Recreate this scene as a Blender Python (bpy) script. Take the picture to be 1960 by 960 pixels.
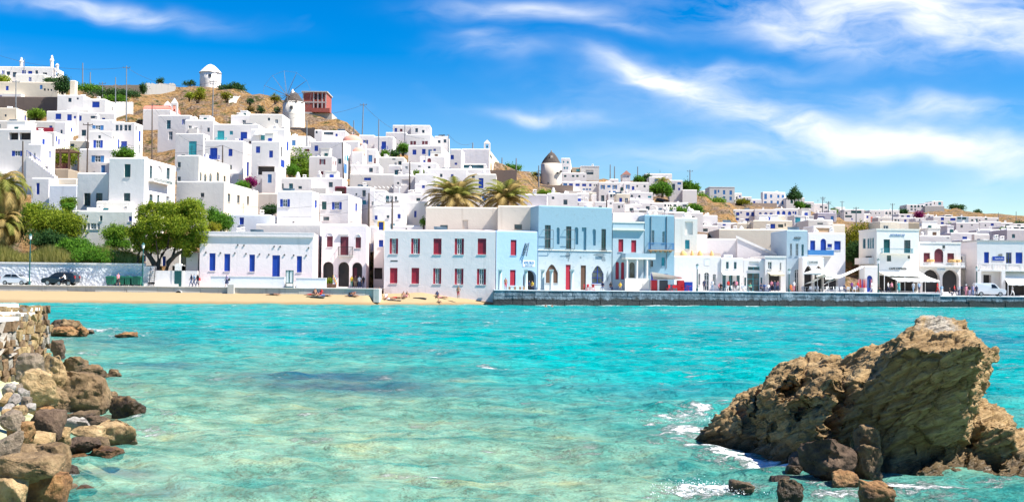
import bpy,bmesh,math,random
import numpy as np
from mathutils import Vector,Matrix,noise
for _o in list(bpy.data.objects):
 bpy.data.objects.remove(_o)
SC = bpy.context.scene
COL = SC.collection
R = math.radians
# ---------------------------------------------------------------- camera
FPX = 2100.0                       # focal length in photo pixels (1960 wide)
CAM = Vector((0.0,0.0,3.2))
PITCH,ROLL = math.atan(57 / FPX),0.0105
_r0,_u0,FWD = Vector((1,0,0)),Vector((0,-math.sin(PITCH),math.cos(PITCH))),Vector((0,math.cos(PITCH),math.sin(PITCH)))
RIGHT = _r0 * math.cos(ROLL) + _u0 * math.sin(ROLL)
UP = _u0 * math.cos(ROLL) - _r0 * math.sin(ROLL)
cd = bpy.data.cameras.new('camera')
cam = bpy.data.objects.new('camera',cd)
COL.objects.link(cam)
cd.sensor_width = 36.0
cd.lens = 36.0 * FPX / 1960.0
cd.clip_start,cd.clip_end = 0.1,6000
_m = Matrix((RIGHT,UP,-FWD)).transposed().to_4x4()
_m.translation = CAM
cam.matrix_world = _m
SC.camera = cam
# ---------------------------------------------------------------- sky, sun, exposure
SUN_DIR = Vector((0.57,-0.15,0.81)).normalized()          # towards the sun: from the right, high
SUN_EL = math.asin(SUN_DIR.z)
SUN_AZ = math.atan2(SUN_DIR.x,SUN_DIR.y)
SKY_STRENGTH = 0.066
W = bpy.data.worlds.new('World')
SC.world = W
W.use_nodes = True
nt = W.node_tree
for n in list(nt.nodes):
 nt.nodes.remove(n)
def wn(t,**k):
 n = nt.nodes.new(t)
 for a,b in k.items():
  setattr(n,a,b)
 return n
def wm(op,a,b=None,c=None,clamp=False):
 n = nt.nodes.new('ShaderNodeMath'); n.operation = op; n.use_clamp = clamp
 for i,v in enumerate((a,b,c)):
  if v is None: continue
  if isinstance(v,(int,float)): n.inputs[i].default_value = v
  else: nt.links.new(v,n.inputs[i])
 return n.outputs[0]
sky = wn('ShaderNodeTexSky',sky_type='NISHITA',sun_disc=False)
sky.sun_elevation,sky.sun_rotation = SUN_EL,SUN_AZ
sky.altitude,sky.air_density,sky.dust_density,sky.ozone_density = 0,1.0,0.35,2.2
hs = wn('ShaderNodeHueSaturation')
hs.inputs['Saturation'].default_value = 1.75
hs.inputs['Value'].default_value = 1.0
hs.inputs['Hue'].default_value = 0.512
nt.links.new(sky.outputs[0],hs.inputs['Color'])
tc = wn('ShaderNodeTexCoord')
sx = wn('ShaderNodeSeparateXYZ')
nt.links.new(tc.outputs['Generated'],sx.inputs[0])
ay = wm('MAXIMUM',wm('ABSOLUTE',sx.outputs[1]),0.12)
cu = wm('DIVIDE',sx.outputs[0],ay)                         # direction coordinates of the cirrus sheet
cv = wm('DIVIDE',sx.outputs[2],ay)
cxy = wn('ShaderNodeCombineXYZ')
nt.links.new(cu,cxy.inputs[0]); nt.links.new(cv,cxy.inputs[1])
def wnoise(scale,sxy,rot,det=6,rough=0.6,dist=0.0,src=None):
 mp = wn('ShaderNodeMapping')
 mp.inputs['Scale'].default_value = (sxy[0],sxy[1],1)
 mp.inputs['Rotation'].default_value = (0,0,rot)
 nt.links.new(src or cxy.outputs[0],mp.inputs[0])
 t = wn('ShaderNodeTexNoise')
 t.inputs['Scale'].default_value = scale; t.inputs['Detail'].default_value = det
 t.inputs['Roughness'].default_value = rough; t.inputs['Distortion'].default_value = dist
 nt.links.new(mp.outputs[0],t.inputs['Vector'])
 return t
warp = wnoise(7,(1,1.6),0.2,3)
wv = wn('ShaderNodeVectorMath',operation='MULTIPLY_ADD')
nt.links.new(warp.outputs['Color'],wv.inputs[0]); wv.inputs[1].default_value = (0.075,0.05,0);
_sh = wn('ShaderNodeVectorMath',operation='ADD'); nt.links.new(cxy.outputs[0],_sh.inputs[0]); _sh.inputs[1].default_value = (-0.0375,-0.025,0)
nt.links.new(_sh.outputs[0],wv.inputs[2])
ws = wn('ShaderNodeSeparateXYZ'); nt.links.new(wv.outputs[0],ws.inputs[0])
# the cirrus streaks in view: photo x, y, half length, half height, tilt, weight
CLOUDS = [(1720,10,330,62,-0.03,1.25),(1560,62,170,34,-0.25,.75),(1900,70,150,40,0.0,.9),
   (1250,150,115,20,-0.42,1.0),(1400,190,200,30,-0.28,.85),(1370,135,170,16,0.02,.75),(1600,245,330,40,-0.14,.72),(1440,290,260,24,0.03,.72),
   (1860,290,220,34,-0.1,.78),(1800,205,230,22,-0.12,.72),(1045,222,95,15,-0.05,.85),(940,92,90,20,-0.05,.45),(1010,12,140,20,0.0,.8),
   (225,14,160,17,-0.12,.95),(60,3,80,12,0,.6),(1890,345,70,22,0.2,.45),(910,58,50,12,0,.35),(1180,45,90,14,-.1,.35)]
acc = None
for (px,py,a,b,t,wgt) in CLOUDS:
 u0,v0 = (px - 980) / FPX,(480 + 57 + 0.0105 * (px - 980) - py) / FPX
 a,b = a / FPX,b / FPX
 du,dv = wm('SUBTRACT',ws.outputs[0],u0),wm('SUBTRACT',ws.outputs[1],v0)
 c,s = math.cos(t),math.sin(t)
 p = wm('MULTIPLY_ADD',du,c / a,wm('MULTIPLY',dv,s / a))
 q = wm('MULTIPLY_ADD',du,-s / b,wm('MULTIPLY',dv,c / b))
 e = wm('MULTIPLY_ADD',p,p,wm('MULTIPLY',q,q))
 g = wm('MULTIPLY',wm('EXPONENT',wm('MULTIPLY',e,-1.0)),wgt)
 acc = g if acc is None else wm('ADD',acc,g)
fib = wnoise(6,(1,3.4),0.22,6,0.52,0.5,wv.outputs[0])       # fibrous streaks
fib2 = wnoise(30,(1,3.0),0.12,6,0.6,0.3,wv.outputs[0])
gen = wnoise(3.1,(1,2.6),0.15,4,0.55,0.5)                    # the same kind of cirrus all round the sky
gmask = wm('MULTIPLY',wm('SUBTRACT',gen.outputs['Fac'],0.50,clamp=True),2.0)
front = wm('GREATER_THAN',sx.outputs[1],0.0)
accf = wm('ADD',wm('MULTIPLY',acc,front),wm('MULTIPLY',gmask,0.5))
tex = wm('MULTIPLY_ADD',fib.outputs['Fac'],0.78,wm('MULTIPLY',fib2.outputs['Fac'],0.22))
dens = wm('MULTIPLY',accf,wm('MULTIPLY',wm('SUBTRACT',tex,0.34,clamp=True),3.1))
dens = wm('MINIMUM',dens,1.0)
dens = wm('SMOOTH_MIN',dens,0.94,0.2)
# paler air towards the horizon on the sunny side, as the photograph shows
mixc = wn('ShaderNodeMixRGB'); mixc.blend_type = 'MIX'
nt.links.new(dens,mixc.inputs[0]); nt.links.new(hs.outputs[0],mixc.inputs[1])
mixc.inputs[2].default_value = (6.9,7.1,7.4,1)
bg = wn('ShaderNodeBackground'); bg.inputs['Strength'].default_value = SKY_STRENGTH
nt.links.new(mixc.outputs[0],bg.inputs['Color'])
out = wn('ShaderNodeOutputWorld'); nt.links.new(bg.outputs[0],out.inputs[0])
sd = bpy.data.lights.new('sun','SUN')
sd.energy,sd.angle,sd.color = 4.6,R(0.53),(1.0,0.955,0.87)
sun = bpy.data.objects.new('sun',sd)
COL.objects.link(sun)
sun.rotation_euler = (-SUN_DIR).to_track_quat('-Z','Y').to_euler()
sun.location = (60,20,120)
SC.view_settings.view_transform = 'Standard'
SC.view_settings.look = 'None'
SC.view_settings.exposure = 1.32
SC.view_settings.gamma = 1.0
SC.view_settings.use_curve_mapping = False
SC.cycles.max_bounces = 6
SC.cycles.diffuse_bounces = 3
SC.cycles.glossy_bounces = 2
SC.cycles.transparent_max_bounces = 8
SC.cycles.caustics_reflective = False
SC.cycles.caustics_refractive = False
# ---------------------------------------------------------------- photo geometry helpers
CROPS = {'c1': (0,100,3.2),'c2': (360,100,3.2),'c3': (700,220,3.2),'c4': (1040,260,3.2),'c5': (1400,320,3.4286),'c6': (1640,340,3.694),
   'c7': (0,330,3.4275),'c8': (360,340,3.555),'cA': (720,380,4.175),'cB': (1000,360,4.0),'cC': (1260,420,5.333),'cR': (1240,560,2.4),
   'cL': (0,560,2.4),'d1': (540,220,4.173),'d2': (1060,290,6.857),'d3': (1340,340,6.125),'d4': (1640,360,6.125),'d6': (0,250,3.84),
   'd7': (240,360,4.8),'d8': (1240,480,4.667),'p': (0,0,1.0)}
def pix(c,x,y):
 ox,oy,s = CROPS[c]
 return ox + x / s,oy + y / s
def ray(px,py):
 return FWD + RIGHT * ((px - 980) / FPX) + UP * ((480 - py) / FPX)
def at(px,py,D):                       # the point seen at that pixel, D metres out
 d = ray(px,py)
 return CAM + d * (D / d.y)
def on_z(px,py,z):                     # the point seen at that pixel on the level z
 d = ray(px,py)
 return CAM + d * ((z - CAM.z) / d.z)
def xat(px,D):
 return at(px,540,D).x
# ---------------------------------------------------------------- materials
MATS = {}
def new_mat(name):
 m = bpy.data.materials.new(name); m.use_nodes = True
 n = m.node_tree; b = n.nodes['Principled BSDF']
 MATS[name] = m
 return m,n,b
def nd(n,t,**k):
 x = n.nodes.new(t)
 for a,b in k.items():
  if hasattr(x,a): setattr(x,a,b)
  else: x.inputs[a].default_value = b
 return x
def mth(n,op,a,b=None,clamp=False):
 x = n.nodes.new('ShaderNodeMath'); x.operation = op; x.use_clamp = clamp
 for i,v in enumerate((a,b)):
  if v is None: continue
  if isinstance(v,(int,float)): x.inputs[i].default_value = v
  else: n.links.new(v,x.inputs[i])
 return x.outputs[0]
def mixrgb(n,f,a,b,mode='MIX'):
 x = n.nodes.new('ShaderNodeMixRGB'); x.blend_type = mode
 for i,v in ((0,f),(1,a),(2,b)):
  if isinstance(v,(int,float)): x.inputs[i].default_value = v
  elif isinstance(v,tuple): x.inputs[i].default_value = (*v,1)[:4]
  else: n.links.new(v,x.inputs[i])
 return x.outputs[0]
def ntex(n,scale,det=5,rough=.6,stretch=None,src='pos'):
 v = None
 if src == 'pos':
  g = n.nodes.new('ShaderNodeNewGeometry'); v = g.outputs['Position']
 else:
  g = n.nodes.new('ShaderNodeTexCoord'); v = g.outputs['Object']
 if stretch:
  mp = n.nodes.new('ShaderNodeMapping'); mp.inputs['Scale'].default_value = stretch
  n.links.new(v,mp.inputs[0]); v = mp.outputs[0]
 t = nd(n,'ShaderNodeTexNoise',Scale=scale,Detail=det,Roughness=rough)
 n.links.new(v,t.inputs['Vector'])
 return t.outputs['Fac']
def ramp(n,f,stops):
 r = n.nodes.new('ShaderNodeValToRGB')
 while len(r.color_ramp.elements) < len(stops): r.color_ramp.elements.new(0.5)
 for e,(p,c) in zip(r.color_ramp.elements,stops):
  e.position = p; e.color = (*c,1) if len(c) == 3 else c
 n.links.new(f,r.inputs[0])
 return r.outputs[0]
def bump(n,b,h,strength,dist=0.05):
 x = nd(n,'ShaderNodeBump',Strength=strength,Distance=dist)
 n.links.new(h,x.inputs['Height']); n.links.new(x.outputs[0],b.inputs['Normal'])
def plaster(name,col,stain=(0.5,0.47,0.42),amount=0.35,rough=.9):
 m,n,b = new_mat(name)
 big = ntex(n,.35,4,.6)
 streak = ntex(n,1.0,5,.65,(1.6,1.6,.16))
 fine = ntex(n,5,4,.6)
 c1 = mixrgb(n,mth(n,'MULTIPLY',mth(n,'SUBTRACT',big,.42,True),1.1),col,tuple(x * .9 for x in col))
 f = mth(n,'MULTIPLY',mth(n,'SUBTRACT',streak,.56,True),3.2 * amount,True)
 c2 = mixrgb(n,f,c1,stain)
 n.links.new(c2,b.inputs['Base Color'])
 b.inputs['Roughness'].default_value = rough
 b.inputs['Specular IOR Level'].default_value = .2
 bump(n,b,mth(n,'ADD',fine,mth(n,'MULTIPLY',ntex(n,1.2,3),1.5)),.35,.05)
 return m
def simple(name,col,rough=.6,var=.15,scale=3,metal=0.0,spec=.4,bmp=0.0):
 m,n,b = new_mat(name)
 t = ntex(n,scale,4)
 c = mixrgb(n,t,tuple(min(1,x * (1 + var)) for x in col),tuple(x * (1 - var) for x in col))
 n.links.new(c,b.inputs['Base Color'])
 b.inputs['Roughness'].default_value = rough
 b.inputs['Metallic'].default_value = metal
 b.inputs['Specular IOR Level'].default_value = spec
 if bmp: bump(n,b,t,bmp,.03)
 return m
plaster('white',(.80,.75,.71),(.50,.46,.41),.34)
plaster('white2',(.74,.69,.62),(.46,.41,.34),.5)
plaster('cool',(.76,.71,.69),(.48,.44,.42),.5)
plaster('front',(.82,.70,.69),(.46,.41,.41),.62)
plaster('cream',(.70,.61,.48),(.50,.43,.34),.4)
plaster('beige',(.62,.53,.45),(.36,.27,.21),.6)
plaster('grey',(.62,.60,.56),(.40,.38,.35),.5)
plaster('pinkish',(.68,.62,.61),(.45,.42,.40),.25)
plaster('paleblue',(.24,.38,.47),(.36,.47,.50),.55)
m,n,b = new_mat('blueworn')                # pale blue wash, worn to grey-white on the ground floor
g = n.nodes.new('ShaderNodeNewGeometry'); sz = n.nodes.new('ShaderNodeSeparateXYZ'); n.links.new(g.outputs['Position'],sz.inputs[0])
t1 = ntex(n,.5,6,.65,(1,1,.6)); t2 = ntex(n,2.2,6,.7)
lo = ramp(n,mth(n,'MULTIPLY',mth(n,'ADD',sz.outputs[2],mth(n,'MULTIPLY',mth(n,'SUBTRACT',t1,.5),5.0)),.1),[(.55,(1,1,1)),(.85,(0,0,0))])
c = mixrgb(n,mth(n,'MULTIPLY',t1,.5),(.22,.35,.43),(.29,.41,.48))
c = mixrgb(n,lo,c,mixrgb(n,t2,(.50,.54,.55),(.38,.46,.50)))
c = mixrgb(n,mth(n,'MULTIPLY',mth(n,'SUBTRACT',t2,.57,True),4.5,True),c,(.20,.26,.29))
n.links.new(c,b.inputs['Base Color']); b.inputs['Roughness'].default_value = .9; bump(n,b,t2,.4,.06)
plaster('paleblue2',(.40,.49,.55),(.42,.50,.53),.4)
plaster('wingblue',(.36,.50,.66),(.50,.60,.70),.25)
plaster('roof',(.74,.72,.68),(.48,.45,.40),.5)
plaster('concrete',(.45,.43,.40),(.22,.20,.18),.8)
plaster('redroof',(.62,.20,.15),(.45,.20,.15),.3)
plaster('pinkdome',(.70,.33,.25),(.55,.30,.25),.2)
plaster('darkstone',(.17,.13,.11),(.08,.06,.05),.8)
plaster('stonewash',(.70,.72,.76),(.40,.42,.46),.5)
plaster('towerstone',(.60,.53,.45),(.36,.29,.22),.6)
plaster('mudwall',(.33,.27,.20),(.18,.14,.10),.7)
plaster('mauve',(.52,.48,.53),(.40,.36,.40),.3)
simple('blue',(.012,.055,.36),.5)
simple('skyblue',(.05,.20,.46),.5)
simple('teal',(.03,.27,.34),.5)
simple('turq',(.05,.42,.45),.5)
simple('green',(.012,.085,.085),.5)
simple('red',(.40,.022,.045),.55)
simple('maroon',(.17,.03,.045),.6)
simple('brown',(.12,.065,.04),.7)
simple('tan',(.45,.30,.17),.7)
simple('orange',(.72,.42,.16),.8)
simple('whitepaint',(.80,.80,.80),.5)
simple('black',(.012,.012,.014),.5)
simple('darkgrey',(.06,.065,.07),.5)
simple('iron',(.03,.035,.04),.5,metal=.5)
simple('interior',(.05,.045,.045),.9)  # near-black standing in for the shade inside arches and empty window holes
simple('pole',(.10,.075,.06),.85)
simple('polegrey',(.18,.20,.22),.6)
simple('canvas',(.80,.79,.75),.8)
simple('canvasbeige',(.66,.55,.38),.8)
simple('thatch',(.075,.06,.052),.95,.5,12,bmp=.8)
simple('brickred',(.33,.085,.065),.9,.3,4)
simple('yellow',(.75,.50,.04),.6)
simple('binGreen',(.015,.14,.085),.5)
m,n,b = new_mat('glass')
b.inputs['Base Color'].default_value = (.03,.05,.06,1); b.inputs['Roughness'].default_value = .08; b.inputs['Specular IOR Level'].default_value = .6
t = ntex(n,.8,2); n.links.new(ramp(n,t,[(.35,(.02,.035,.045)),(.7,(.10,.14,.17))]),b.inputs['Base Color'])
# ---------------------------------------------------------------- mesh helpers
class MB:
 def __init__(s): s.v,s.f,s.m = [],[],[]
 def add(s,vs,fs,mi=0):
  o = len(s.v); s.v += [tuple(x) for x in vs]; s.f += [tuple(i + o for i in f) for f in fs]; s.m += [mi] * len(fs); return s
 def quad(s,a,b,c,d,mi=0): return s.add((a,b,c,d),((0,1,2,3),),mi)
 def box(s,x0,y0,z0,x1,y1,z1,mi=0,taper=0):
  t = taper
  return s.add(((x0,y0,z0),(x1,y0,z0),(x1,y1,z0),(x0,y1,z0),(x0 + t,y0 + t,z1),(x1 - t,y0 + t,z1),(x1 - t,y1 - t,z1),(x0 + t,y1 - t,z1)),
      ((0,3,2,1),(4,5,6,7),(0,1,5,4),(1,2,6,5),(2,3,7,6),(3,0,4,7)),mi)
 def tube(s,pts,rad,n=8,mi=0,cap=True):
  pts = [Vector(p) for p in pts]
  if not isinstance(rad,(list,tuple)): rad = [rad] * len(pts)
  o = len(s.v)
  for i,p in enumerate(pts):
   d = (pts[min(i + 1,len(pts) - 1)] - pts[max(i - 1,0)]).normalized()
   a = d.cross(Vector((0,0,1)) if abs(d.z) < .9 else Vector((1,0,0))).normalized(); b = d.cross(a)
   for k in range(n):
    t = 2 * math.pi * k / n
    s.v.append(tuple(p + (a * math.cos(t) + b * math.sin(t)) * rad[i]))
  for i in range(len(pts) - 1):
   for k in range(n):
    s.f.append((o + i * n + k,o + i * n + (k + 1) % n,o + (i + 1) * n + (k + 1) % n,o + (i + 1) * n + k)); s.m.append(mi)
  if cap:
   s.f.append(tuple(o + k for k in range(n))); s.m.append(mi)
   e = o + (len(pts) - 1) * n
   s.f.append(tuple(e + n - 1 - k for k in range(n))); s.m.append(mi)
  return s
 def lathe(s,prof,n=16,c=(0,0,0),mi=0):
  o = len(s.v)
  for (r,z) in prof:
   for k in range(n):
    t = 2 * math.pi * k / n
    s.v.append((c[0] + r * math.cos(t),c[1] + r * math.sin(t),c[2] + z))
  for i in range(len(prof) - 1):
   for k in range(n):
    s.f.append((o + i * n + k,o + i * n + (k + 1) % n,o + (i + 1) * n + (k + 1) % n,o + (i + 1) * n + k)); s.m.append(mi)
  return s
 def prism(s,poly,y0,y1,mi=0):         # polygon in x,z pulled along y
  k = len(poly)
  vs = [(x,y0,z) for x,z in poly] + [(x,y1,z) for x,z in poly]
  fs = [tuple(range(k)),tuple(range(2 * k - 1,k - 1,-1))] + [(i,i + k,(i + 1) % k + k,(i + 1) % k) for i in range(k)]
  return s.add(vs,fs,mi)
 def mesh(s,name,mats,smooth=False):
  me = bpy.data.meshes.new(name)
  me.from_pydata(s.v,[],s.f)
  for x in (mats if isinstance(mats,(list,tuple)) else [mats]): me.materials.append(MATS[x] if isinstance(x,str) else x)
  if len(me.materials) > 1: me.polygons.foreach_set('material_index',s.m)
  if smooth: me.polygons.foreach_set('use_smooth',[True] * len(me.polygons))
  me.update()
  return me
 def build(s,name,mats,parent=None,loc=(0,0,0),rz=0.0,smooth=False):
  return link(name,s.mesh(name,mats,smooth),parent,loc,rz)
def link(name,me,parent=None,loc=(0,0,0),rz=0.0):
 o = bpy.data.objects.new(name,me); COL.objects.link(o)
 o.parent = parent; o.location = loc; o.rotation_euler = (0,0,rz)
 return o
def empty(name,loc,rz=0.0):
 o = bpy.data.objects.new(name,None); COL.objects.link(o); o.location = loc; o.rotation_euler = (0,0,rz); o.empty_display_size = .3
 return o
def tag(o,label=None,cat=None,group=None,kind=None):
 if label: o['label'] = label
 if cat: o['category'] = cat
 if group: o['group'] = group
 if kind: o['kind'] = kind
 return o
def copy_tree(o,parent=None):
 c = o.copy(); COL.objects.link(c); c.parent = parent
 for ch in list(o.children): copy_tree(ch,c)
 return c
# ---------------------------------------------------------------- houses: builder
LOWER = 2.2
SIGHT = []
CTRL = []                                    # ground heights gathered from what stands on the hill
COLR = {'b': 'blue','k': 'skyblue','t': 'teal','q': 'turq','g': 'green','r': 'red','m': 'maroon','o': 'brown','y': 'tan','w': 'whitepaint'}
def arch_pts(w,h,kind,n=9):               # top outline of an opening, left to right
 if kind == 'arch':
  r = w / 2
  return [(r - r * math.cos(math.pi * i / n),h - r + r * math.sin(math.pi * i / n)) for i in range(n + 1)]
 if kind == 'point':
  hh = min(h * .45,w * .75)
  L = [(w / 2 * (1 - (1 - i / 4) ** 1.0),h - hh + hh * math.sin(math.pi / 2 * i / 4)) for i in range(5)]
  return L + [(w - x,z) for x,z in reversed(L[:-1])]
 return [(0,h),(w,h)]
def wall_face(mb,Wd,z0,z1,holes,T,mi=0):
 us = sorted({0.0,Wd} | {h['u0'] for h in holes} | {h['u1'] for h in holes})
 zs = sorted({z0,z1} | {h['z0'] for h in holes} | {h['z1'] for h in holes})
 for i in range(len(us) - 1):
  for j in range(len(zs) - 1):
   a,b,c,d = us[i],us[i + 1],zs[j],zs[j + 1]
   um,zm = (a + b) / 2,(c + d) / 2
   if any(h['u0'] < um < h['u1'] and h['z0'] < zm < h['z1'] for h in holes): continue
   mb.quad(T(a,0,c),T(b,0,c),T(b,0,d),T(a,0,d),mi)
 for h in holes:
  w,hh,r = h['u1'] - h['u0'],h['z1'] - h['z0'],h['r']
  top = [(h['u0'] + x,h['z0'] + z) for x,z in arch_pts(w,hh,h['shape'])]
  if h['shape'] != 'rect':
   for (xa,za),(xb,zb) in zip(top,top[1:]):
    if min(za,zb) < h['z1'] - 1e-4: mb.quad(T(xa,0,za),T(xb,0,zb),T(xb,0,h['z1']),T(xa,0,h['z1']),mi)
  loop = [(h['u0'],h['z0'])] + top + [(h['u1'],h['z0'])]
  for (xa,za),(xb,zb) in zip(loop,loop[1:] + loop[:1]):
   mb.quad(T(xa,0,za),T(xa,r,za),T(xb,r,zb),T(xb,0,zb),mi)
def leaf(mb,x0,x1,h,y0,y1,mi=0):       # a shutter leaf: rails and stiles round louvres
 b = min(.07,(x1 - x0) * .2)
 mb.box(x0,y0 + .015,0,x1,y1,h,mi)
 for (a,c,e,f) in ((x0,0,x0 + b,h),(x1 - b,0,x1,h),(x0 + b,0,x1 - b,b * 1.5),(x0 + b,h - b,x1 - b,h),(x0 + b,h * .5 - b / 2,x1 - b,h * .5 + b / 2)):
  mb.box(a,y0,c,e,y0 + .02,f,mi)
 n = max(2,min(9,int(h / .22)))
 for i in range(n):
  z = b * 1.5 + (h - 2.5 * b) * (i + .3) / n
  mb.box(x0 + b,y0 + .004,z,x1 - b,y0 + .018,z + (h - 2.5 * b) / n * .55,mi)
def window(parent,loc,rz,w,h,code,shape,r,small,door,wallm):
 nm = 'door' if door else 'window'
 kind,ck = code[0],code[1:2]
 top = arch_pts(w,h,shape)
 poly = [(0,0)] + top + [(w,0)] if shape != 'rect' else [(0,0),(0,h),(w,h),(w,0)]
 mb = MB()
 if kind == 'n':                          # blind niche
  mb.prism(poly,r - .01,r + .03); return mb.build('niche',wallm,parent,loc,rz)
 if kind == 'P':                          # passage or shop front, its inner shade painted as a dark sheet
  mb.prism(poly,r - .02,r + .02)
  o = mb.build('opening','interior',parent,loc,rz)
  if ck:
   q = MB(); leaf(q,w * .1,w * .45,h * .78,r - .12,r - .06); q.build('door',COLR[ck],o)
  return o
 col = COLR.get(kind.lower(),'blue')
 if kind == 'd':                          # bare dark pane
  mb.prism(poly,r - .05,r - .01,0)
  t = .05
  mb.box(0,r - .09,0,w,r - .05,t,1); mb.box(0,r - .09,t,t,r - .05,h - (w / 2 if shape != 'rect' else 0),1); mb.box(w - t,r - .09,t,w,r - .05,h - (w / 2 if shape != 'rect' else 0),1)
  return mb.build(nm,['glass','darkgrey'],parent,loc,rz)
 if kind in 'bktqgrmoy' and ck != 'g':    # closed leaves
  if small:
   if shape == 'rect':
    leaf(mb,0,w / 2 - .01,h,r - .12,r - .06); leaf(mb,w / 2 + .01,w,h,r - .12,r - .06)
   else: mb.prism(poly,r - .1,r - .05)
   return mb.build(nm,col,parent,loc,rz)
  t = .06
  hs_ = h - (w / 2 if shape == 'arch' else (h - top[0][1]) if shape == 'point' else 0)
  mb.box(0,r - .06,0,t,r,hs_); mb.box(w - t,r - .06,0,w,r,hs_); mb.prism(poly,r,r + .03)
  o = mb.build(nm,col,parent,loc,rz)
  if shape != 'rect':
   fan = [(x,z) for x,z in top]
   MB().prism([(0,hs_)] + fan[1:-1] + [(w,hs_)] if len(fan) > 2 else fan,r - .08,r - .04).build('fanlight',col,o)
  for s in (0,1):
   q = MB(); leaf(q,s * (w / 2 + .008) + (t if s == 0 else 0),w / 2 - .008 if s == 0 else w - t,hs_,r - .11,r - .05)
   q.build('leaf' if door else 'shutter',col,o)
  return o
 # glazed: white ('w'), coloured frame ('bg','gg') or with open shutters (capital letter)
 fr = 'whitepaint' if kind == 'w' or kind.isupper() else col
 x0,x1 = 0.0,w
 if kind.isupper(): x0,x1 = w * .27,w * .73
 t = min(.07,(x1 - x0) * .12)
 gpoly = poly if x0 == 0 else [(x0,0),(x0,h),(x1,h),(x1,0)]
 y = r - .08
 hs_ = h - (w / 2 if shape == 'arch' else 0)
 bars = [(x0,0,x0 + t,hs_),(x1 - t,0,x1,hs_),(x0,0,x1,t),((x0 + x1) / 2 - t / 2,0,(x0 + x1) / 2 + t / 2,h - .02)]
 if shape == 'rect': bars.append((x0,h - t,x1,h))
 nb = 2 if h < 2 else 3
 bars += [(x0,hs_ * k / (nb + 0.0) - t / 3,x1,hs_ * k / (nb + 0.0) + t / 3) for k in range(1,nb + (shape != 'rect'))]
 if small:
  mb.prism(gpoly,r - .03,r,1)
  for a,c,e,f in bars: mb.box(a,y,c,e,y + .05,f,0)
  mats = [fr,'glass']
  if kind.isupper():
   mats.append(col)
   mb.box(0,r - .12,0,x0 - .01,r - .06,h,2); mb.box(x1 + .01,r - .12,0,w,r - .06,h,2)
  return mb.build(nm,mats,parent,loc,rz)
 for a,c,e,f in bars: mb.box(a,y,c,e,y + .05,f)
 o = mb.build(nm,fr,parent,loc,rz)
 MB().prism(gpoly,r - .03,r).build('pane','glass',o)
 if kind.isupper():
  for a,e in ((0,x0 - .015),(x1 + .015,w)):
   q = MB(); leaf(q,a,e,h,r - .13,r - .07); q.build('shutter',col,o)
 return o
RNG = random.Random(4)
CHIM = {}
def chimney_mesh(k):
 if k not in CHIM:
  mb = MB()
  if k == 0:
   mb.box(-.3,-.3,-.3,.3,.3,1.0); mb.lathe([(.36,1.0),(.36,1.1),(.22,1.15),(.25,1.35),(.18,1.5),(.05,1.6),(0,1.62)],10)
  elif k == 1:
   mb.box(-.28,-.28,-.3,.28,.28,.8); mb.box(-.36,-.36,.8,.36,.36,.9)
   for a in (-.24,.12): mb.box(a,-.24,.9,a + .12,.24,1.15)
   mb.box(-.34,-.34,1.15,.34,.34,1.25,taper=.06)
  else:
   mb.lathe([(.26,-.3),(.26,.7),(.34,.72),(.34,.8),(.2,1.0),(0,1.15)],10)
  CHIM[k] = mb.mesh('chimney','white')
 return CHIM[k]
TANK = []
def roof_gear(root,Wd,dep,z,rng,k):
 if not TANK:
  q = MB(); q.tube([(-.6,0,.55),(.6,0,.55)],.3,12); q.box(-.5,-.25,-.2,-.4,.25,.4); q.box(.4,-.25,-.2,.5,.25,.4)
  TANK.append(q.mesh('water_tank','whitepaint'))
  q = MB(); q.add([(-.9,0,0),(.9,0,0),(.9,1.1,.9),(-.9,1.1,.9),(-.9,0,-.06),(.9,0,-.06),(.9,1.1,.84),(-.9,1.1,.84)],[(0,1,2,3),(7,6,5,4),(0,4,5,1),(2,6,7,3),(1,5,6,2),(3,7,4,0)])
  TANK.append(q.mesh('solar_panel','glass'))
  q = MB(); q.tube([(0,0,-.2),(0,0,2.2)],.025,5);
  for i in range(4): q.tube([(-.4 + .08 * i,0,1.5 + .2 * i),(.4 - .08 * i,0,1.5 + .2 * i)],.015,4)
  TANK.append(q.mesh('antenna','iron'))
  q = MB(); q.box(-.45,-.18,-.15,.45,.18,.55); q.lathe([(.02,.2),(.2,.2),(.2,.22)],10)
  TANK.append(q.mesh('cooling_unit','whitepaint'))
 if Wd < 3 or dep < 2.5: return
 for i in range(k):
  x,y = rng.uniform(.8,Wd - .8),rng.uniform(1.0,max(1.2,dep - .8))
  c = rng.random()
  if c < .5: link('chimney',chimney_mesh(rng.choice((0,1,2,1))),root,(x,y,z),rng.uniform(-.3,.3))
  elif c < .64: link('water_tank',TANK[0],root,(x,y,z),rng.uniform(-.5,.5))
  elif c < .74: link('solar_panel',TANK[1],root,(x,y,z + .15),rng.uniform(-.3,.3))
  elif c < .88: link('antenna',TANK[2],root,(x,y,z),rng.uniform(-1,1))
  else: link('cooling_unit',TANK[3],root,(x,y,z),rng.uniform(-.4,.4))
HOUSES = {}
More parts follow.
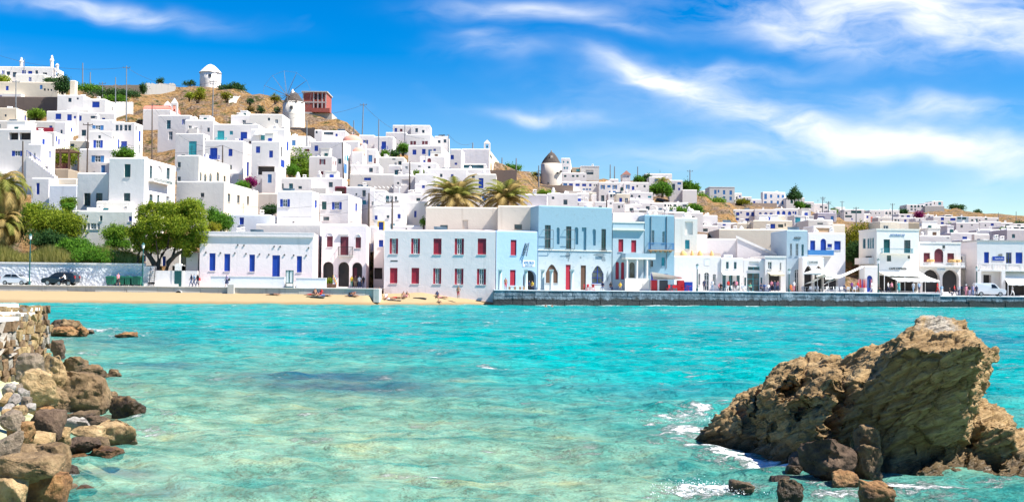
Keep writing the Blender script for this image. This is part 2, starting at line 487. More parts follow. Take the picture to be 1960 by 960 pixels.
def H(crop,x0,y0,x1,y1,D,yaw,label,w='',x2=None,xl=None,m='white',mL=None,mR=None,zb=None,dep=None,down=7.0,gear=None,key=None,name='white_house',cat='house',cop=None,ctrl=True,grp=None,roof='roof'):
 a = R(max(yaw,-4))
 u,v = Vector((math.cos(a),math.sin(a),0)),Vector((-math.sin(a),math.cos(a),0))
 P0 = at(*pix(crop,x0,y1),D)
 def hit(P,nrm,dr,x,y):
  d = ray(*pix(crop,x,y)); t = (P - CAM).dot(nrm) / d.dot(nrm); q = CAM + d * t
  return (q - P).dot(dr),q.z
 Wd = hit(P0,v,u,x1,y0)[0]
 zt = (hit(P0,v,u,x0,y0)[1] + hit(P0,v,u,x1,y0)[1]) / 2
 base = zb if zb is not None else P0.z
 P1 = P0 + u * Wd
 side = None
 if x2 is not None: side = hit(P1,u,v,x2,y0)[0]
 if xl is not None: side = hit(P0,u,v,xl,y0)[0]
 if side is not None and 1.0 < side < 40: dp = side
 else: dp = dep or max(4.0,min(8.0,Wd * .8))
 z0,z1 = -down,zt - base
 root = empty(name,(P0.x,P0.y,base),a)
 tag(root,label,cat,grp)
 if ctrl and zb is None:
  c = P0 + u * (Wd / 2)
  CTRL.append((c.x,c.y - .3,base - LOWER)); c2 = c + v * dp; CTRL.append((c2.x,c2.y,base + .12 * dp - LOWER))
 if zb is None and ctrl: SIGHT.append((P0.x / P0.y,(P0 + u * Wd).x / (P0 + u * Wd).y,P0.y,base if D > 300 else base + .35 * (zt - base)))
 HOUSES[key or label] = (root,P0,u,v,Wd,dp,z1,crop)
 holes = {'f': [],'r': [],'l': []}; wins = []
 wpx = FPX / D
 for item in [i for i in w.split(';') if i.strip()]:
  q = [s.strip() for s in item.split(',')]
  X0,Y0,X1,Y1 = map(float,q[:4]); code = q[4]
  door = code.endswith('!'); code = code.rstrip('!')
  shape = 'rect';
  if code[0] == 'A': shape,code = 'arch',code[1:]
  elif code[0] == 'V': shape,code = 'point',code[1:]
  xm = (X0 + X1) / 2
  if x2 is not None and xm > x1: fc,P,nn,dr = 'r',P1,u,v
  elif xl is not None and xm < x0: fc,P,nn,dr = 'l',P0,u,v
  else: fc,P,nn,dr = 'f',P0,v,u
  a0,zz1 = hit(P,nn,dr,X0,Y0); a1,_ = hit(P,nn,dr,X1,Y0); _,zz0 = hit(P,nn,dr,X0,Y1)
  L = Wd if fc == 'f' else dp
  if fc == 'l': a0,a1 = dp - a0,dp - a1
  a0,a1 = max(.05,min(a0,a1)),min(L - .05,max(a0,a1))
  b0,b1 = max(z0 + .1,zz0 - base),min(z1 - .3,zz1 - base)
  if door and zb is not None: b0 = 0.02
  if a1 - a0 < .15 or b1 - b0 < .15: continue
  r = .9 if code[0] == 'P' else (.22 if D < 185 else .16)
  r = min(r,min(Wd,dp) * .4)
  hd = dict(u0=a0,u1=a1,z0=b0,z1=b1,r=r,shape=shape)
  if any(a0 < g['u1'] and a1 > g['u0'] and b0 < g['z1'] and b1 > g['z0'] for g in holes[fc]): continue
  holes[fc].append(hd)
  small = (b1 - b0) * wpx < 15 or D > 186
  wins.append((fc,hd,code,shape,small,door))
 rw = random.Random(hash_(label) + 5)
 if zb is None and D > 186 and cat == 'house' and m not in ('mudwall','darkstone'):      # small openings on the parts the table leaves blank
  for fc,L in (('f',Wd),('r',dp)):
   for _ in range(3 if len(holes[fc]) < 2 else 2):
    ww,hh_ = rw.choice(((.7,.9),(.8,1.2),(.9,1.9),(.5,.6),(.7,1.1)))
    if D > 380: ww,hh_ = ww * 1.3,hh_ * 1.2
    if L < ww + 1.0: continue
    a0 = rw.uniform(.4,L - ww - .4); b1 = z1 - rw.uniform(.7,1.2) - rw.choice((0,0,2.9)); b0 = b1 - hh_
    if b0 < .2 - down * .4 or any(a0 - .3 < g_['u1'] and a0 + ww + .3 > g_['u0'] and b0 - .3 < g_['z1'] and b1 + .3 > g_['z0'] for g_ in holes[fc]): continue
    hd = dict(u0=a0,u1=a0 + ww,z0=b0,z1=b1,r=.16,shape='rect'); holes[fc].append(hd)
    wins.append((fc,hd,rw.choice(('d','b','wg','b','k','d','B','tg')),'rect',True,False))
 mb = MB(); zf,ch = z1 - .16,.13                # the plaster rounds over to the parapet
 wall_face(mb,Wd,z0,zf,holes['f'],lambda s,d,z: (s,d,z))
 mb.quad((Wd,dp,z0),(0,dp,z0),(0,dp,zf),(Wd,dp,zf))
 mR_,mL_ = mR or m,mL or m
 sm = [m] + ([mR_] if mR_ != m else []) + ([mL_] if mL_ != m and mL_ != mR_ else [])
 ir,il = sm.index(mR_),sm.index(mL_)
 wall_face(mb,dp,z0,zf,holes['r'],lambda s,d,z: (Wd - d,s,z),ir)
 wall_face(mb,dp,z0,zf,holes['l'],lambda s,d,z: (d,dp - s,z),il)
 t,hp = .34,.35                          # parapet thickness and the roof's drop behind it
 for (A,B) in (((0,0),(t,t)),((Wd,0),(Wd - t,t)),((Wd,dp),(Wd - t,dp - t)),((0,dp),(t,dp - t))): pass
 o_ = [(0,0),(Wd,0),(Wd,dp),(0,dp)]; i_ = [(t,t),(Wd - t,t),(Wd - t,dp - t),(t,dp - t)]
 e = .03
 m1_ = [(.05,.05),(Wd - .05,.05),(Wd - .05,dp - .05),(.05,dp - .05)]; m2_ = [(ch,ch),(Wd - ch,ch),(Wd - ch,dp - ch),(ch,dp - ch)]
 for k in range(4):
  p,q,r_,s_ = o_[k],o_[(k + 1) % 4],i_[(k + 1) % 4],i_[k]
  for lo_,hi_,za,zb2 in ((o_,m1_,zf,z1 - .05),(m1_,m2_,z1 - .05,z1),(m2_,i_,z1,z1 + e)): mb.quad((*lo_[k],za),(*lo_[(k + 1) % 4],za),(*hi_[(k + 1) % 4],zb2),(*hi_[k],zb2))
  mb.quad((*s_,z1 + e),(*r_,z1 + e),(*r_,z1 - hp),(*s_,z1 - hp))
 mb.build('wall',sm,root)
 MB().quad((t,t,z1 - hp),(Wd - t,t,z1 - hp),(Wd - t,dp - t,z1 - hp),(t,dp - t,z1 - hp)).build('roof',roof,root)
 if cop:
  c = MB(); k,hc = .07,.22
  c.box(-k,-k,z1 - hc,Wd + k,.0,z1 + .03); c.box(Wd,0,z1 - hc,Wd + k,dp + k,z1 + .03); c.box(-k,0,z1 - hc,0,dp + k,z1 + .03); c.build('coping',cop,root)
 for fc,hd,code,shape,small,door in wins:
  if fc == 'f': loc,rz = (hd['u0'],0,hd['z0']),0
  elif fc == 'r': loc,rz = (Wd,hd['u0'],hd['z0']),math.pi / 2
  else: loc,rz = (0,dp - hd['u0'],hd['z0']),-math.pi / 2
  o = window(root,loc,rz,hd['u1'] - hd['u0'],hd['z1'] - hd['z0'],code,shape,hd['r'],small,door,m)
  if D < 186 and code[0] not in 'nP' and not door:
   ww = hd['u1'] - hd['u0']
   MB().box(-.06,-.07,-.07,ww + .06,.0,-.005).build('sill',m,o)
 if zb is None and cat == 'house' and 183 < D < 330 and Wd > 4:
  if rw.random() < .65:                       # lean-to room or terrace step in front of the house's foot
   wa = Wd * rw.uniform(.3,.6); xa_ = rw.choice((0.0,Wd - wa)) + rw.uniform(-.6,.6); ha = rw.uniform(-.6,.9); da = rw.uniform(1.5,3)
   q_ = MB(); hl_ = []
   if wa > 2.2 and ha > .2: hl_ = [dict(u0=wa * .4,u1=wa * .4 + .75,z0=ha - 2.0,z1=ha - .45,r=.12,shape='rect')]
   wall_face(q_,wa,z0,ha,hl_,lambda s_,d_,z_: (xa_ + s_,d_ - da,z_)); q_.quad((xa_ + wa,-da,z0),(xa_ + wa,0,z0),(xa_ + wa,0,ha),(xa_ + wa,-da,ha)); q_.quad((xa_,-da,z0),(xa_,0,z0),(xa_,0,ha),(xa_,-da,ha)); q_.quad((xa_,-da,ha),(xa_ + wa,-da,ha),(xa_ + wa,0,ha),(xa_,0,ha))
   ax = q_.build('annex',rw.choice((m,'white','white2')),root)
   for h_ in hl_: q2 = MB(); leaf(q2,0,.75,h_['z1'] - h_['z0'],0,.05); q2.build('door',rw.choice(('blue','skyblue','brown','teal')),ax,(xa_ + h_['u0'],-da + .07,h_['z0']))
  if rw.random() < .35 and D < 256 and dp > 3.5:
   wa = Wd * rw.uniform(.3,.5); xa_ = rw.uniform(.3,Wd - wa - .3); ha = z1 + rw.uniform(1.2,1.9); ya_ = dp * .45
   q_ = MB().box(xa_,ya_,z1 - .5,xa_ + wa,dp - .2,ha); q_.box(xa_ - .06,ya_ - .06,ha - .14,xa_ + wa + .06,dp - .14,ha + .03)
   ax = q_.build('rooftop_room',rw.choice((m,'white','white2')),root); q2 = MB(); leaf(q2,0,.7,1.0,0,.05); q2.build('door',rw.choice(('blue','brown','green')),ax,(xa_ + wa * .4,ya_ - .05,z1 - .2))
 rg = random.Random(hash_(label))
 roof_gear(root,Wd,dp,z1 - hp,rg,(rg.choice((2,3,4)) if gear is None else gear + (rg.choice((0,1,2)) if gear and D < 300 else 0)))
 return root
def hash_(s):
 h = 7
 for ch in s: h = (h * 31 + ord(ch)) & 0xffffff
 return h
def fhit(key,x,y,crop=None,off=0.0):      # point on a house's front plane in its own frame
 root,P0,u,v,Wd,dp,z1,cr = HOUSES[key]
 d = ray(*pix(crop or cr,x,y)); Po = P0 - v * off
 t = (Po - CAM).dot(v) / d.dot(v); q = CAM + d * t
 return (q - P0).dot(u),q.z - root.location.z
def rail(parent,x0,x1,y,z,h,mat,name='railing',n=None,ends=0.0):
 mb = MB(); n = n or max(4,int((x1 - x0) / .16))
 mb.box(x0,y - .03,z + h - .05,x1,y + .03,z + h); mb.box(x0,y - .02,z + .06,x1,y + .02,z + .1)
 for i in range(n + 1):
  x = x0 + (x1 - x0) * i / n; mb.box(x - .015,y - .015,z,x + .015,y + .015,z + h - .04)
 if ends:
  for x in (x0,x1):
   mb.box(x - .03,y,z + h - .05,x + .03,y + ends,z + h); mb.box(x - .02,y,z + .06,x + .02,y + ends,z + .1)
   for i in range(1,5): mb.box(x - .015,y + ends * i / 5 - .015,z,x + .015,y + ends * i / 5 + .015,z + h - .04)
 return mb.build(name,mat,parent)
def balcony(key,x0,x1,ytop,ybot,mat,depth=1.0,slab='white2',crop=None,solid=False,brackets=0,bmat='concrete'):
 root = HOUSES[key][0]
 a,zt = fhit(key,x0,ytop,crop,depth); b,zb_ = fhit(key,x1,ybot,crop,depth)
 s = MB(); s.box(a,-depth,zb_ - .14,b,0,zb_)
 for i in range(brackets):
  x = a + (b - a) * (i + .5) / brackets; s.prism([(0,0),(0,0.01),(.0,.01)],0,.01) if False else s.box(x - .08,-depth * .7,zb_ - .34,x + .08,0,zb_ - .14)
 o = s.build('balcony',slab,root)
 if solid:
  q = MB(); h = zt - zb_
  q.box(a,-depth,zb_,b,-depth + .1,zt); q.box(a,-depth + .1,zb_,a + .1,0,zt); q.box(b - .1,-depth + .1,zb_,b,0,zt); q.build('parapet',mat,o)
 else: rail(o,a + .04,b - .04,-depth + .05,zb_,zt - zb_,mat,ends=depth - .06)
 return o
def text(key,s,x0,x1,y0,y1,mat,crop=None,side=None,bold=0.0):
 root = HOUSES[key][0]
 a,zt = fhit(key,x0,y0,crop); b,zb_ = fhit(key,x1,y1,crop)
 cu_ = bpy.data.curves.new('lettering','FONT'); cu_.body = s; cu_.extrude = .02; cu_.offset = bold
 cu_.materials.append(MATS[mat]); cu_.align_x = 'LEFT'
 tmp = bpy.data.objects.new('tmp',cu_); COL.objects.link(tmp); bpy.context.view_layer.update()
 me_ = bpy.data.meshes.new_from_object(tmp.evaluated_get(bpy.context.evaluated_depsgraph_get())); bpy.data.objects.remove(tmp)
 me_.materials.clear(); me_.materials.append(MATS[mat])
 co = np.array([v_.co for v_ in me_.vertices]); dw,dh = np.ptp(co[:,0]),np.ptp(co[:,1])
 o = link('lettering',me_,root)
 o.rotation_euler = (math.pi / 2,0,0); o.location = (a,-.05,zb_)
 o.scale = ((b - a) / dw,(zt - zb_) / dh,1)
 return o
def board(key,x0,y0,x1,y1,mat,name='sign_board',th=.05,crop=None):
 root = HOUSES[key][0]
 a,zt = fhit(key,x0,y0,crop); b,zb_ = fhit(key,x1,y1,crop)
 return MB().box(a,-th,zb_,b,0,zt).build(name,mat,root)
# ---------------------------------------------------------------- houses along the water (they stand on the quay, level 2.0)
Q = 2.0
H('c8',75,372,852,735,144,3,'long low white building with five tall blue shutters behind the promenade','145,513,187,632,b;246,517,287,635,b;417,522,455,637,b;573,527,626,662,b!;740,532,775,643,b',zb=Q,m='front',dep=11,key='long',gear=2,down=.6)
H('d7',505,590,668,735,146,3,'narrow white porch with dark doorway beside the large tamarisk','515,597,560,735,d!',zb=Q,dep=5,down=.6,gear=0,key='porch')
H('d7',60,545,500,735,151,0,'low white house hidden behind the tamarisk trunks','160,615,188,672,b;340,625,372,730,b!',zb=Q,dep=6,down=.6,gear=1)
H('c8',460,316,900,500,158,-3,'plain cream-sided block rising behind the long blue-shuttered building','',m='white2',dep=9,gear=3,down=12)
H('c8',905,316,1215,740,150,4,'white two-storey building with three arches and maroon shutters','945,398,985,470,m;1037,400,1092,526,m;1140,405,1177,478,m;918,570,990,740,AP;1022,572,1097,740,AP;1117,575,1185,740,APm',zb=Q,m='front',dep=9,key='arches',gear=1,down=.6)
H('c8',1262,375,1332,690,156,0,'narrow white house squeezed in beside the red-shuttered building','1298,423,1328,470,b;1264,612,1322,688,P',zb=Q,dep=7,gear=0,down=.6)
H('c8',1212,330,1290,690,160,0,'white house with blue balcony at the end of the alley','1217,385,1230,460,b',zb=Q,dep=7,key='alley',gear=0,down=.6)
H('cA',60,250,955,722,146,0,'large white building with ten red-shuttered windows standing on the beach','108,318,176,440,R;280,318,351,440,R;458,318,523,445,r;628,318,702,445,R;812,318,880,445,r;110,552,171,675,r;282,552,344,678,r;456,555,521,680,R;628,558,698,684,R;806,560,878,686,R',m='front',dep=10,key='red',ctrl=False,down=3.2,gear=1)
H('cA',957,258,1290,740,146.3,20,'pale blue wing with two red shutters and an arched porch','1075,328,1122,452,r;1070,568,1115,692,r;1175,570,1280,742,AP',zb=1.8,m='wingblue',dep=9,key='wing',gear=0,down=1.5)
H('cA',395,68,972,245,157,0,'stained beige upper storey behind the red-shuttered building','512,210,572,243,d;690,170,735,240,n',m='beige',dep=10,ctrl=False,down=8,gear=0,key='beigeblock')
H('cB',118,140,686,765,152,17,'weathered pale blue building with tall windows and two pointed arches','172,282,217,460,gg;262,300,285,428,An;335,292,375,465,gg;400,298,428,430,An;455,300,490,475,n;537,312,562,438,An;605,312,640,482,gg;180,582,272,725,Vo;332,585,370,765,r!;447,590,487,765,o!;532,592,622,730,Vbg',zb=Q,m='blueworn',dep=9,key='bluebig',gear=0,down=1.5)
H('cA',970,57,1292,300,155.5,0,'stained beige block joining the pale blue building','1105,205,1165,245,d',m='beige',dep=8,ctrl=False,down=8,gear=0)
H('cB',688,255,930,770,156,10,'pale grey-blue building with red shutters above a columned porch','735,390,773,487,r;833,397,872,490,r;713,562,740,697,Ar;755,565,780,697,Ar;820,565,860,685,Ad',zb=Q,m='paleblue2',dep=9,key='porchb',gear=0,down=.6,cop='white2')
H('cB',692,190,932,275,160,10,'pinkish rooftop storey on the columned porch building','',m='pinkish',dep=6,ctrl=False,gear=0,down=3)
H('cB',932,205,1162,770,157.2,8,'pale blue building with bright blue wooden balcony','990,322,1010,418,wg;1072,330,1090,418,wg;1065,530,1090,595,t;980,555,1000,600,d;985,650,1045,770,b!;1085,655,1112,700,b',zb=Q,m='paleblue',dep=10,key='bluebalc',gear=1,down=.6)
H('cB',1164,225,1340,560,168,0,'white sunlit block with open loggia beside the blue balcony building','1245,255,1305,355,n;1245,395,1280,465,t',zb=Q,m='white2',dep=8,down=.6,gear=2)
H('cC',162,372,640,722,163,3,'low white waterfront building with three arched doors under an orange terrace','410,550,430,665,Awg;468,540,520,715,Awg!;555,555,590,665,Awg;468,405,526,470,n',zb=Q,m='cool',dep=8,key='low1',gear=0,down=.6)
H('cC',641,390,868,722,163.2,3,'white shop with teal doors under a small white canopy','692,430,720,500,tg;772,432,800,503,tg;655,560,690,722,tg!;720,560,760,722,tg!;800,565,832,722,tg!',zb=Q,m='cool',dep=8,key='low2',gear=1,down=.6)
H('cC',869,405,1089,722,163.4,3,'white shop with large glazed turquoise entrance','915,480,1035,515,tg;906,545,1034,722,tg!;878,590,897,690,tg;1044,590,1062,670,tg;925,420,1025,468,n',zb=Q,m='cool',dep=8,key='low3',gear=1,down=.6)
H('cC',1090,372,1302,722,163.2,3,'white shop with cornice and beige slanted awning','1120,430,1160,505,wg;1240,440,1256,515,wg;1130,545,1250,722,P',zb=Q,m='cool',dep=8,key='low4',cop='white',gear=0,down=.6)
H('cC',392,152,500,420,172,0,'small pinkish block behind the orange rooftop terrace','',zb=Q,m='pinkish',dep=6,gear=0)
H('cC',500,195,800,420,173,0,'lilac white rooftop room with a stepped outside stair','',zb=Q,m='pinkish',dep=7,key='stairh',gear=0)
H('cC',620,98,1300,420,184,0,'large plain beige wall with black ARGO lettering','',zb=Q,m='cream',dep=10,key='argo1',gear=3)
H('c5',362,412,500,815,167,2,'tall narrow white building with black ARGO sign on its brow','385,500,398,580,wg;422,500,440,580,wg;460,505,475,580,tg;415,670,446,770,Awg!',zb=Q,m='paleblue2',dep=9,key='argo2',gear=1)
H('c5',466,590,606,815,165,2,'white building front with two pointed arches and small sign','478,645,533,815,VP;546,645,600,815,VP',zb=Q,m='white',dep=3,key='twinpoint',gear=0)
H('c5',504,430,748,815,177,6,'white house with bright blue shutters and blue balcony beside the green tree','517,480,550,545,b;585,468,622,572,Ab;630,502,660,525,b;675,483,718,542,b;606,720,700,800,P',zb=Q,m='cool',x2=790,key='bluewin',gear=1)
H('c5',540,385,662,440,182,6,'white rooftop room with pale louvred panels','553,395,645,425,y',m='white',dep=5,ctrl=False,gear=0)
H('c5',664,375,745,440,186,6,'cream rooftop room beside the louvred one','',m='cream',dep=5,ctrl=False,gear=0)
H('c6',140,362,440,800,174,4,'white corner building with green balcony above the express cafe','190,435,235,532,g;335,440,380,532,gg;212,548,243,590,gg;360,550,378,572,d;160,690,290,800,P;310,690,425,800,P;42,432,62,500,tg;75,430,88,500,tg;92,427,103,500,tg;107,425,120,500,tg;60,555,105,582,d',zb=Q,xl=15,m='white',mL='white2',key='cafe',cop='white2',gear=0)
H('c6',55,622,146,800,171,0,'small white lean-to with arched blue door by the cafe','72,690,110,800,Ab!',zb=Q,dep=2.4,gear=0)
H('c6',445,455,734,805,176,3,'white house with two wide arches and crimson first-floor shutters','472,530,518,600,m;548,500,612,605,Am;640,533,688,600,m;530,478,550,500,d;605,478,625,500,d;465,648,588,805,AP;605,650,722,805,AP',zb=Q,m='cool',dep=9,key='twoarch',gear=0,cop='white')
H('c6',737,640,842,800,181,3,'beige ground floor passage between the double arches and the hotel','770,690,785,745,d;807,690,820,745,d',zb=1.7,m='cream',dep=6,gear=0)
H('c6',735,545,802,642,180.6,3,'white oriel box over the passage beside the hotel','737,556,748,592,d',m='white',dep=6,ctrl=False,gear=0,down=0)
H('c6',770,470,850,800,183,3,'rounded white stair tower next to the hotel','',zb=1.7,m='white2',dep=6,gear=0)
H('c6',850,442,1260,830,176,-2,'white hotel with balustraded balcony and deep blue doors','900,525,935,602,b;1055,528,1095,605,bg;1123,527,1172,605,b;1200,527,1240,605,b;895,685,950,830,P;1020,690,1200,830,P',zb=1.7,m='cool',dep=10,key='hotel',gear=2,cop='concrete')
# ---------------------------------------------------------------- houses on the hill, left part
H('c1',-60,88,325,165,292,0,'white hilltop villa with domed chimneys above the dark retaining wall','40,118,62,140,d;78,122,102,152,d;135,110,158,140,b;172,115,198,143,b;262,125,288,158,d',dep=7,key='villa',gear=0)
H('c1',95,133,275,185,284,0,'small white terrace room in front of the hilltop villa','',dep=5,gear=0,m='white2')
H('c1',-60,182,355,272,278,0,'long cream terrace building below the hilltop villa','268,222,280,236,d;290,224,300,236,d;310,226,320,238,d',m='cream',dep=5,gear=0)
H('c1',-60,272,352,345,273,0,'dark stone retaining wall under the cream terrace','',m='darkstone',dep=3,gear=0,name='retaining_wall',cat='wall',roof='darkstone')
H('c1',350,262,512,365,263,0,'white house stepping down right of the dark retaining wall','418,280,438,305,d;470,278,482,290,d',dep=7)
H('c1',510,285,645,368,258,0,'white cube house with one large blue window below the hilltop pole','565,302,610,338,b',dep=7,gear=2)
H('c1',428,172,460,262,268,0,'tall cream chimney tower beside the dark green hilltop tree','',m='cream',dep=1.6,gear=0,name='chimney_tower',cat='tower')
H('c1',285,360,478,440,252,0,'white row house with two blue windows under the cube house','340,376,375,410,b;412,380,440,418,b',dep=7)
H('c1',478,370,700,560,246,0,'white house with small green window above the many-windowed house','485,388,500,420,b;555,390,605,405,d;500,475,528,512,gg',dep=8,x2=712)
H('c1',-40,340,100,420,262,0,'cream house at the picture edge below the stone wall','28,380,40,395,d',m='cream',dep=6)
H('c1',335,425,400,565,232,-25,'white house with bright sunlit gable left of the tall pole','370,475,383,540,d',x2=450,gear=1)
H('c1',-40,420,340,500,240,0,'long white house behind the red terrace railing','60,440,90,470,d',dep=6,m='white2',gear=3)
H('c1',190,485,336,575,224,0,'white house with red terrace railing on its roof','228,520,240,570,m!',dep=6,gear=0,key='redrail')
H('c1',555,412,690,495,222,0,'white upper room with pale blue shutters and rounded roof','565,447,635,476,K',dep=6,gear=1)
H('c1',686,430,826,605,218,-12,'white house with a row of four dark windows and blue door','708,445,727,480,d;733,445,750,480,d;762,445,780,480,d;785,445,803,480,d;738,545,778,600,b!;830,450,838,480,d;850,480,862,545,b',x2=876,key='fourwin',gear=1)
H('c1',545,482,688,590,213,0,'white projecting room with one blue-shuttered window below the pale shutters','572,538,630,586,B',dep=6,gear=0)
H('c1',485,592,712,690,208,0,'white terrace house with wide blue-shuttered window behind the tall pole','560,632,638,673,K',dep=6,gear=0)
H('c1',425,540,525,660,214,0,'small cream house behind the terrace restaurant','430,560,455,582,d',m='cream',dep=6)
H('c1',-60,470,195,770,190,-6,'tall white house with an open loggia above the palm','55,492,112,536,P;118,492,188,536,P;72,603,142,636,B',dep=7,key='loggia',gear=1)
H('c1',168,560,252,770,187,-10,'narrow white house with outside stair and blue handrail','178,610,190,660,wg;205,615,218,660,wg',dep=5,key='stairhouse',gear=0)
H('c1',192,768,300,905,173,-8,'small white house with blue door over the garden steps','222,800,243,870,b!',dep=5,gear=0,x2=306)
H('c1',250,712,418,790,192,0,'brown stone terrace wall below the restaurant pergola','',m='mudwall',dep=6,gear=0,name='terrace_wall',cat='wall',key='pergwall',roof='mudwall')
H('c1',300,812,470,925,169,0,'plain bluish white garden wall beside the green-windowed house','',m='stonewash',dep=3,gear=0,name='garden_wall',cat='wall')
H('c1',325,772,468,815,176,0,'low cream barrel-roofed store behind the bluish garden wall','',m='cream',dep=4,gear=0)
H('c1',470,738,666,965,160.5,-22,'lower wing with parapet of the green-windowed house','515,862,555,942,gg;588,862,628,912,gg',dep=8,m='cool',gear=0,key='green0')
H('c1',664,645,886,965,158,-22,'large white house with green windows and green iron balcony','762,685,800,765,g;758,862,798,940,gg;918,692,935,768,gg;962,690,996,772,An;1020,705,1042,775,gg;915,868,937,925,gg;963,872,978,938,gg!;1018,880,1040,935,wg',x2=1076,m='cool',key='green1',gear=1)
H('c7',470,250,870,420,152,0,'low cream house with glazed veranda under the green-windowed house','482,275,496,295,d;568,278,578,298,d;655,283,672,318,g;845,287,865,320,b;548,332,566,370,gg;572,332,590,372,wg;594,332,632,372,wg;638,332,656,372,wg',m='white2',dep=4,gear=2)
H('c7',632,188,850,262,156,0,'small cream rooftop room at the foot of the green-windowed house','660,233,712,246,t',m='white2',dep=3,gear=0)
H('p',337,297,381,400,181,-42,'grey-sided tall house with sunlit arched gallery','340,310,346,320,d;340,338,346,347,d;382.5,328,386.5,346,Ad;390.5,331,396,347,Ad;400.5,330,406,347,Ad;414.5,328,420,346,Ad;428,336,432,349,d',x2=441,m='grey',mR='cream',gear=1)  # grey front and cream side put shade and sun into the plaster colour
H('p',337,347,429,410,172,-24,'unplastered beige house with three slit windows','384,369,391,377,d;436,370,441,386,d;454,373,459,388,d;473,375,477,391,d',x2=495,m='grey',mR='cream',gear=0)  # sun on the right side painted as cream, shade on the front as grey
H('c8',475,105,605,250,178,0,'rough beige garden wall beside the slit-windowed house','',m='beige',dep=3,gear=0,name='garden_wall',cat='wall')
H('c1',875,348,1045,445,264,0,'small white church with red barrel roof and bell gable','',dep=8,gear=0,key='church',ctrl=True,name='church',cat='church')
H('c1',965,385,1165,560,241,-8,'big plain white house in front of the red-roofed church','',x2=1190,gear=2)
H('c1',1160,412,1290,500,236,0,'white house with dome chimney right of the plain house','1190,460,1212,487,b;1268,462,1286,488,b',dep=7)
H('c2',-20,415,155,505,234,0,'white house with two small dark windows under the golden slope','38,462,58,490,d;118,462,133,488,d',dep=7,gear=3)
H('c2',155,440,432,562,228,0,'white house with turquoise door and blue balcony door','180,480,222,537,q;255,482,275,505,t;322,488,362,558,b',dep=7,gear=2,key='turqdoor')
H('c1',1072,497,1246,640,213,-10,'white house with one tall turquoise shutter','1157,545,1205,628,q',x2=1284,gear=1)
H('c2',100,540,338,755,206,0,'white house with large blue balcony door and blue window','135,585,180,655,b;248,592,272,636,b;245,690,268,718,d',dep=7,gear=1,key='bluebal2')
H('c2',338,562,388,760,209,0,'narrow recessed white house with blue doors one above another','340,585,362,640,b;340,672,372,757,b',dep=6,gear=0)
H('c2',386,545,560,752,201,-14,'white house with single blue window over a dark porch','497,602,520,645,b;425,697,530,750,P;568,655,592,700,b',x2=602,gear=1)
H('c2',385,470,592,560,214,-8,'white house with two teal windows under a pale awning','445,508,470,538,t;505,508,543,538,t;604,545,616,600,b',x2=628,gear=2,key='awn')
H('c2',375,378,580,475,242,0,'large rounded white church flank below the thatched windmill','',m='white2',dep=8,gear=0)
H('c2',262,385,378,450,246,0,'small white chapel left of the rounded church flank','',dep=6,gear=2)
# ---- middle of the hill
H('d1',258,118,320,205,260,0,'small white hut with dark window under the brick shell','268,125,283,148,d',dep=5,gear=0)
H('d1',320,125,508,205,262,0,'white house with dark railed terrace under the brick shell','325,137,408,158,d',dep=6,gear=2)
H('d1',62,168,228,262,250,0,'white domed house beside the windmill foot','',dep=6,gear=3)
H('d1',478,208,612,300,252,0,'white church carrying a red dome','',dep=6,gear=0,key='domechurch',name='church',cat='church')
H('d1',558,292,642,400,238,0,'small white church tower with pink dome','',dep=4,gear=0,key='pinkchurch',name='church',cat='church')
H('d1',640,225,668,395,240,0,'slim white bell tower beside the pink dome','',dep=1.6,gear=0,name='bell_tower',cat='tower')
H('d1',668,270,752,395,243,0,'white stair house with slanted blue railing','690,320,720,375,k;735,345,748,390,m',dep=5,gear=1)
H('d1',225,212,490,475,234,-14,'big grey-fronted house with a leaning pole at its corner','498,320,509,365,t;515,320,530,365,t;494,385,518,462,k',x2=546,m='cool',gear=2)
H('d1',100,250,232,340,243,0,'low white house with maroon window behind the bright green tree','180,272,217,290,m',dep=6)
H('d1',214,330,400,500,216,-14,'white house with maroon shuttered window above a pale blue planter','298,352,346,396,M;305,450,330,476,m;403,362,412,400,m;422,365,430,400,m',x2=434,gear=1)
H('d1',612,160,738,300,264,0,'white cube house with blue shutters at the end of the ridge','648,200,686,232,B',dep=6,gear=0)
H('d1',736,172,886,310,260,-8,'white cube house with blue balcony door behind the tall pole','795,212,830,275,b',x2=892,gear=0,key='ridgeb')
H('c3',165,62,276,125,302,0,'topmost white room with small red window on the middle crest','210,85,225,102,m',dep=6,gear=0)
H('c3',276,62,395,125,300,0,'topmost white room with little dome on the middle crest','345,92,360,110,d',dep=6,gear=1)
H('c3',122,106,252,195,288,0,'plain grey-white house on the middle crest','168,140,186,184,d',dep=6,m='cool',gear=0)
H('c3',250,120,400,200,284,-6,'white house with two pairs of dark red windows','273,160,288,182,m;292,160,308,182,m;345,160,360,180,m;363,160,380,180,m',x2=421,gear=0)
H('c3',421,130,506,200,290,0,'white house with one square window at the crest end','442,155,458,172,d',dep=6,gear=1)
H('c3',260,188,462,300,264,-10,'white house with three blue windows under the crest','287,212,310,243,b;345,208,367,240,b;415,208,430,228,b;470,248,498,278,b',x2=521,gear=0,key='threeblue')
H('c3',515,208,585,345,262,-6,'narrow white house with blue balconies below the crest','520,245,540,272,b;545,292,560,305,b',dep=7,gear=0)
H('c3',585,207,756,320,278,-14,'grey-flanked church with bell gable and sunlit front','760,238,773,257,d;762,285,774,330,Ay;790,290,803,330,Ay',x2=816,key='bellchurch',gear=0,m='cool',mR='cream',name='church',cat='church')  # sunlight on the right side painted in as cream, shaded flank left greyer
H('c3',588,298,738,375,266,0,'glazed teal conservatory roof below the bell church','600,303,722,325,tg',dep=5,gear=0)
H('d1',770,335,975,500,238,0,'pale cream house with flat coping right of the blue railing','880,348,905,358,d',m='white2',dep=6,gear=3)
H('d1',850,400,950,490,226,-10,'small white house behind the dark pole','',x2=985,gear=1)
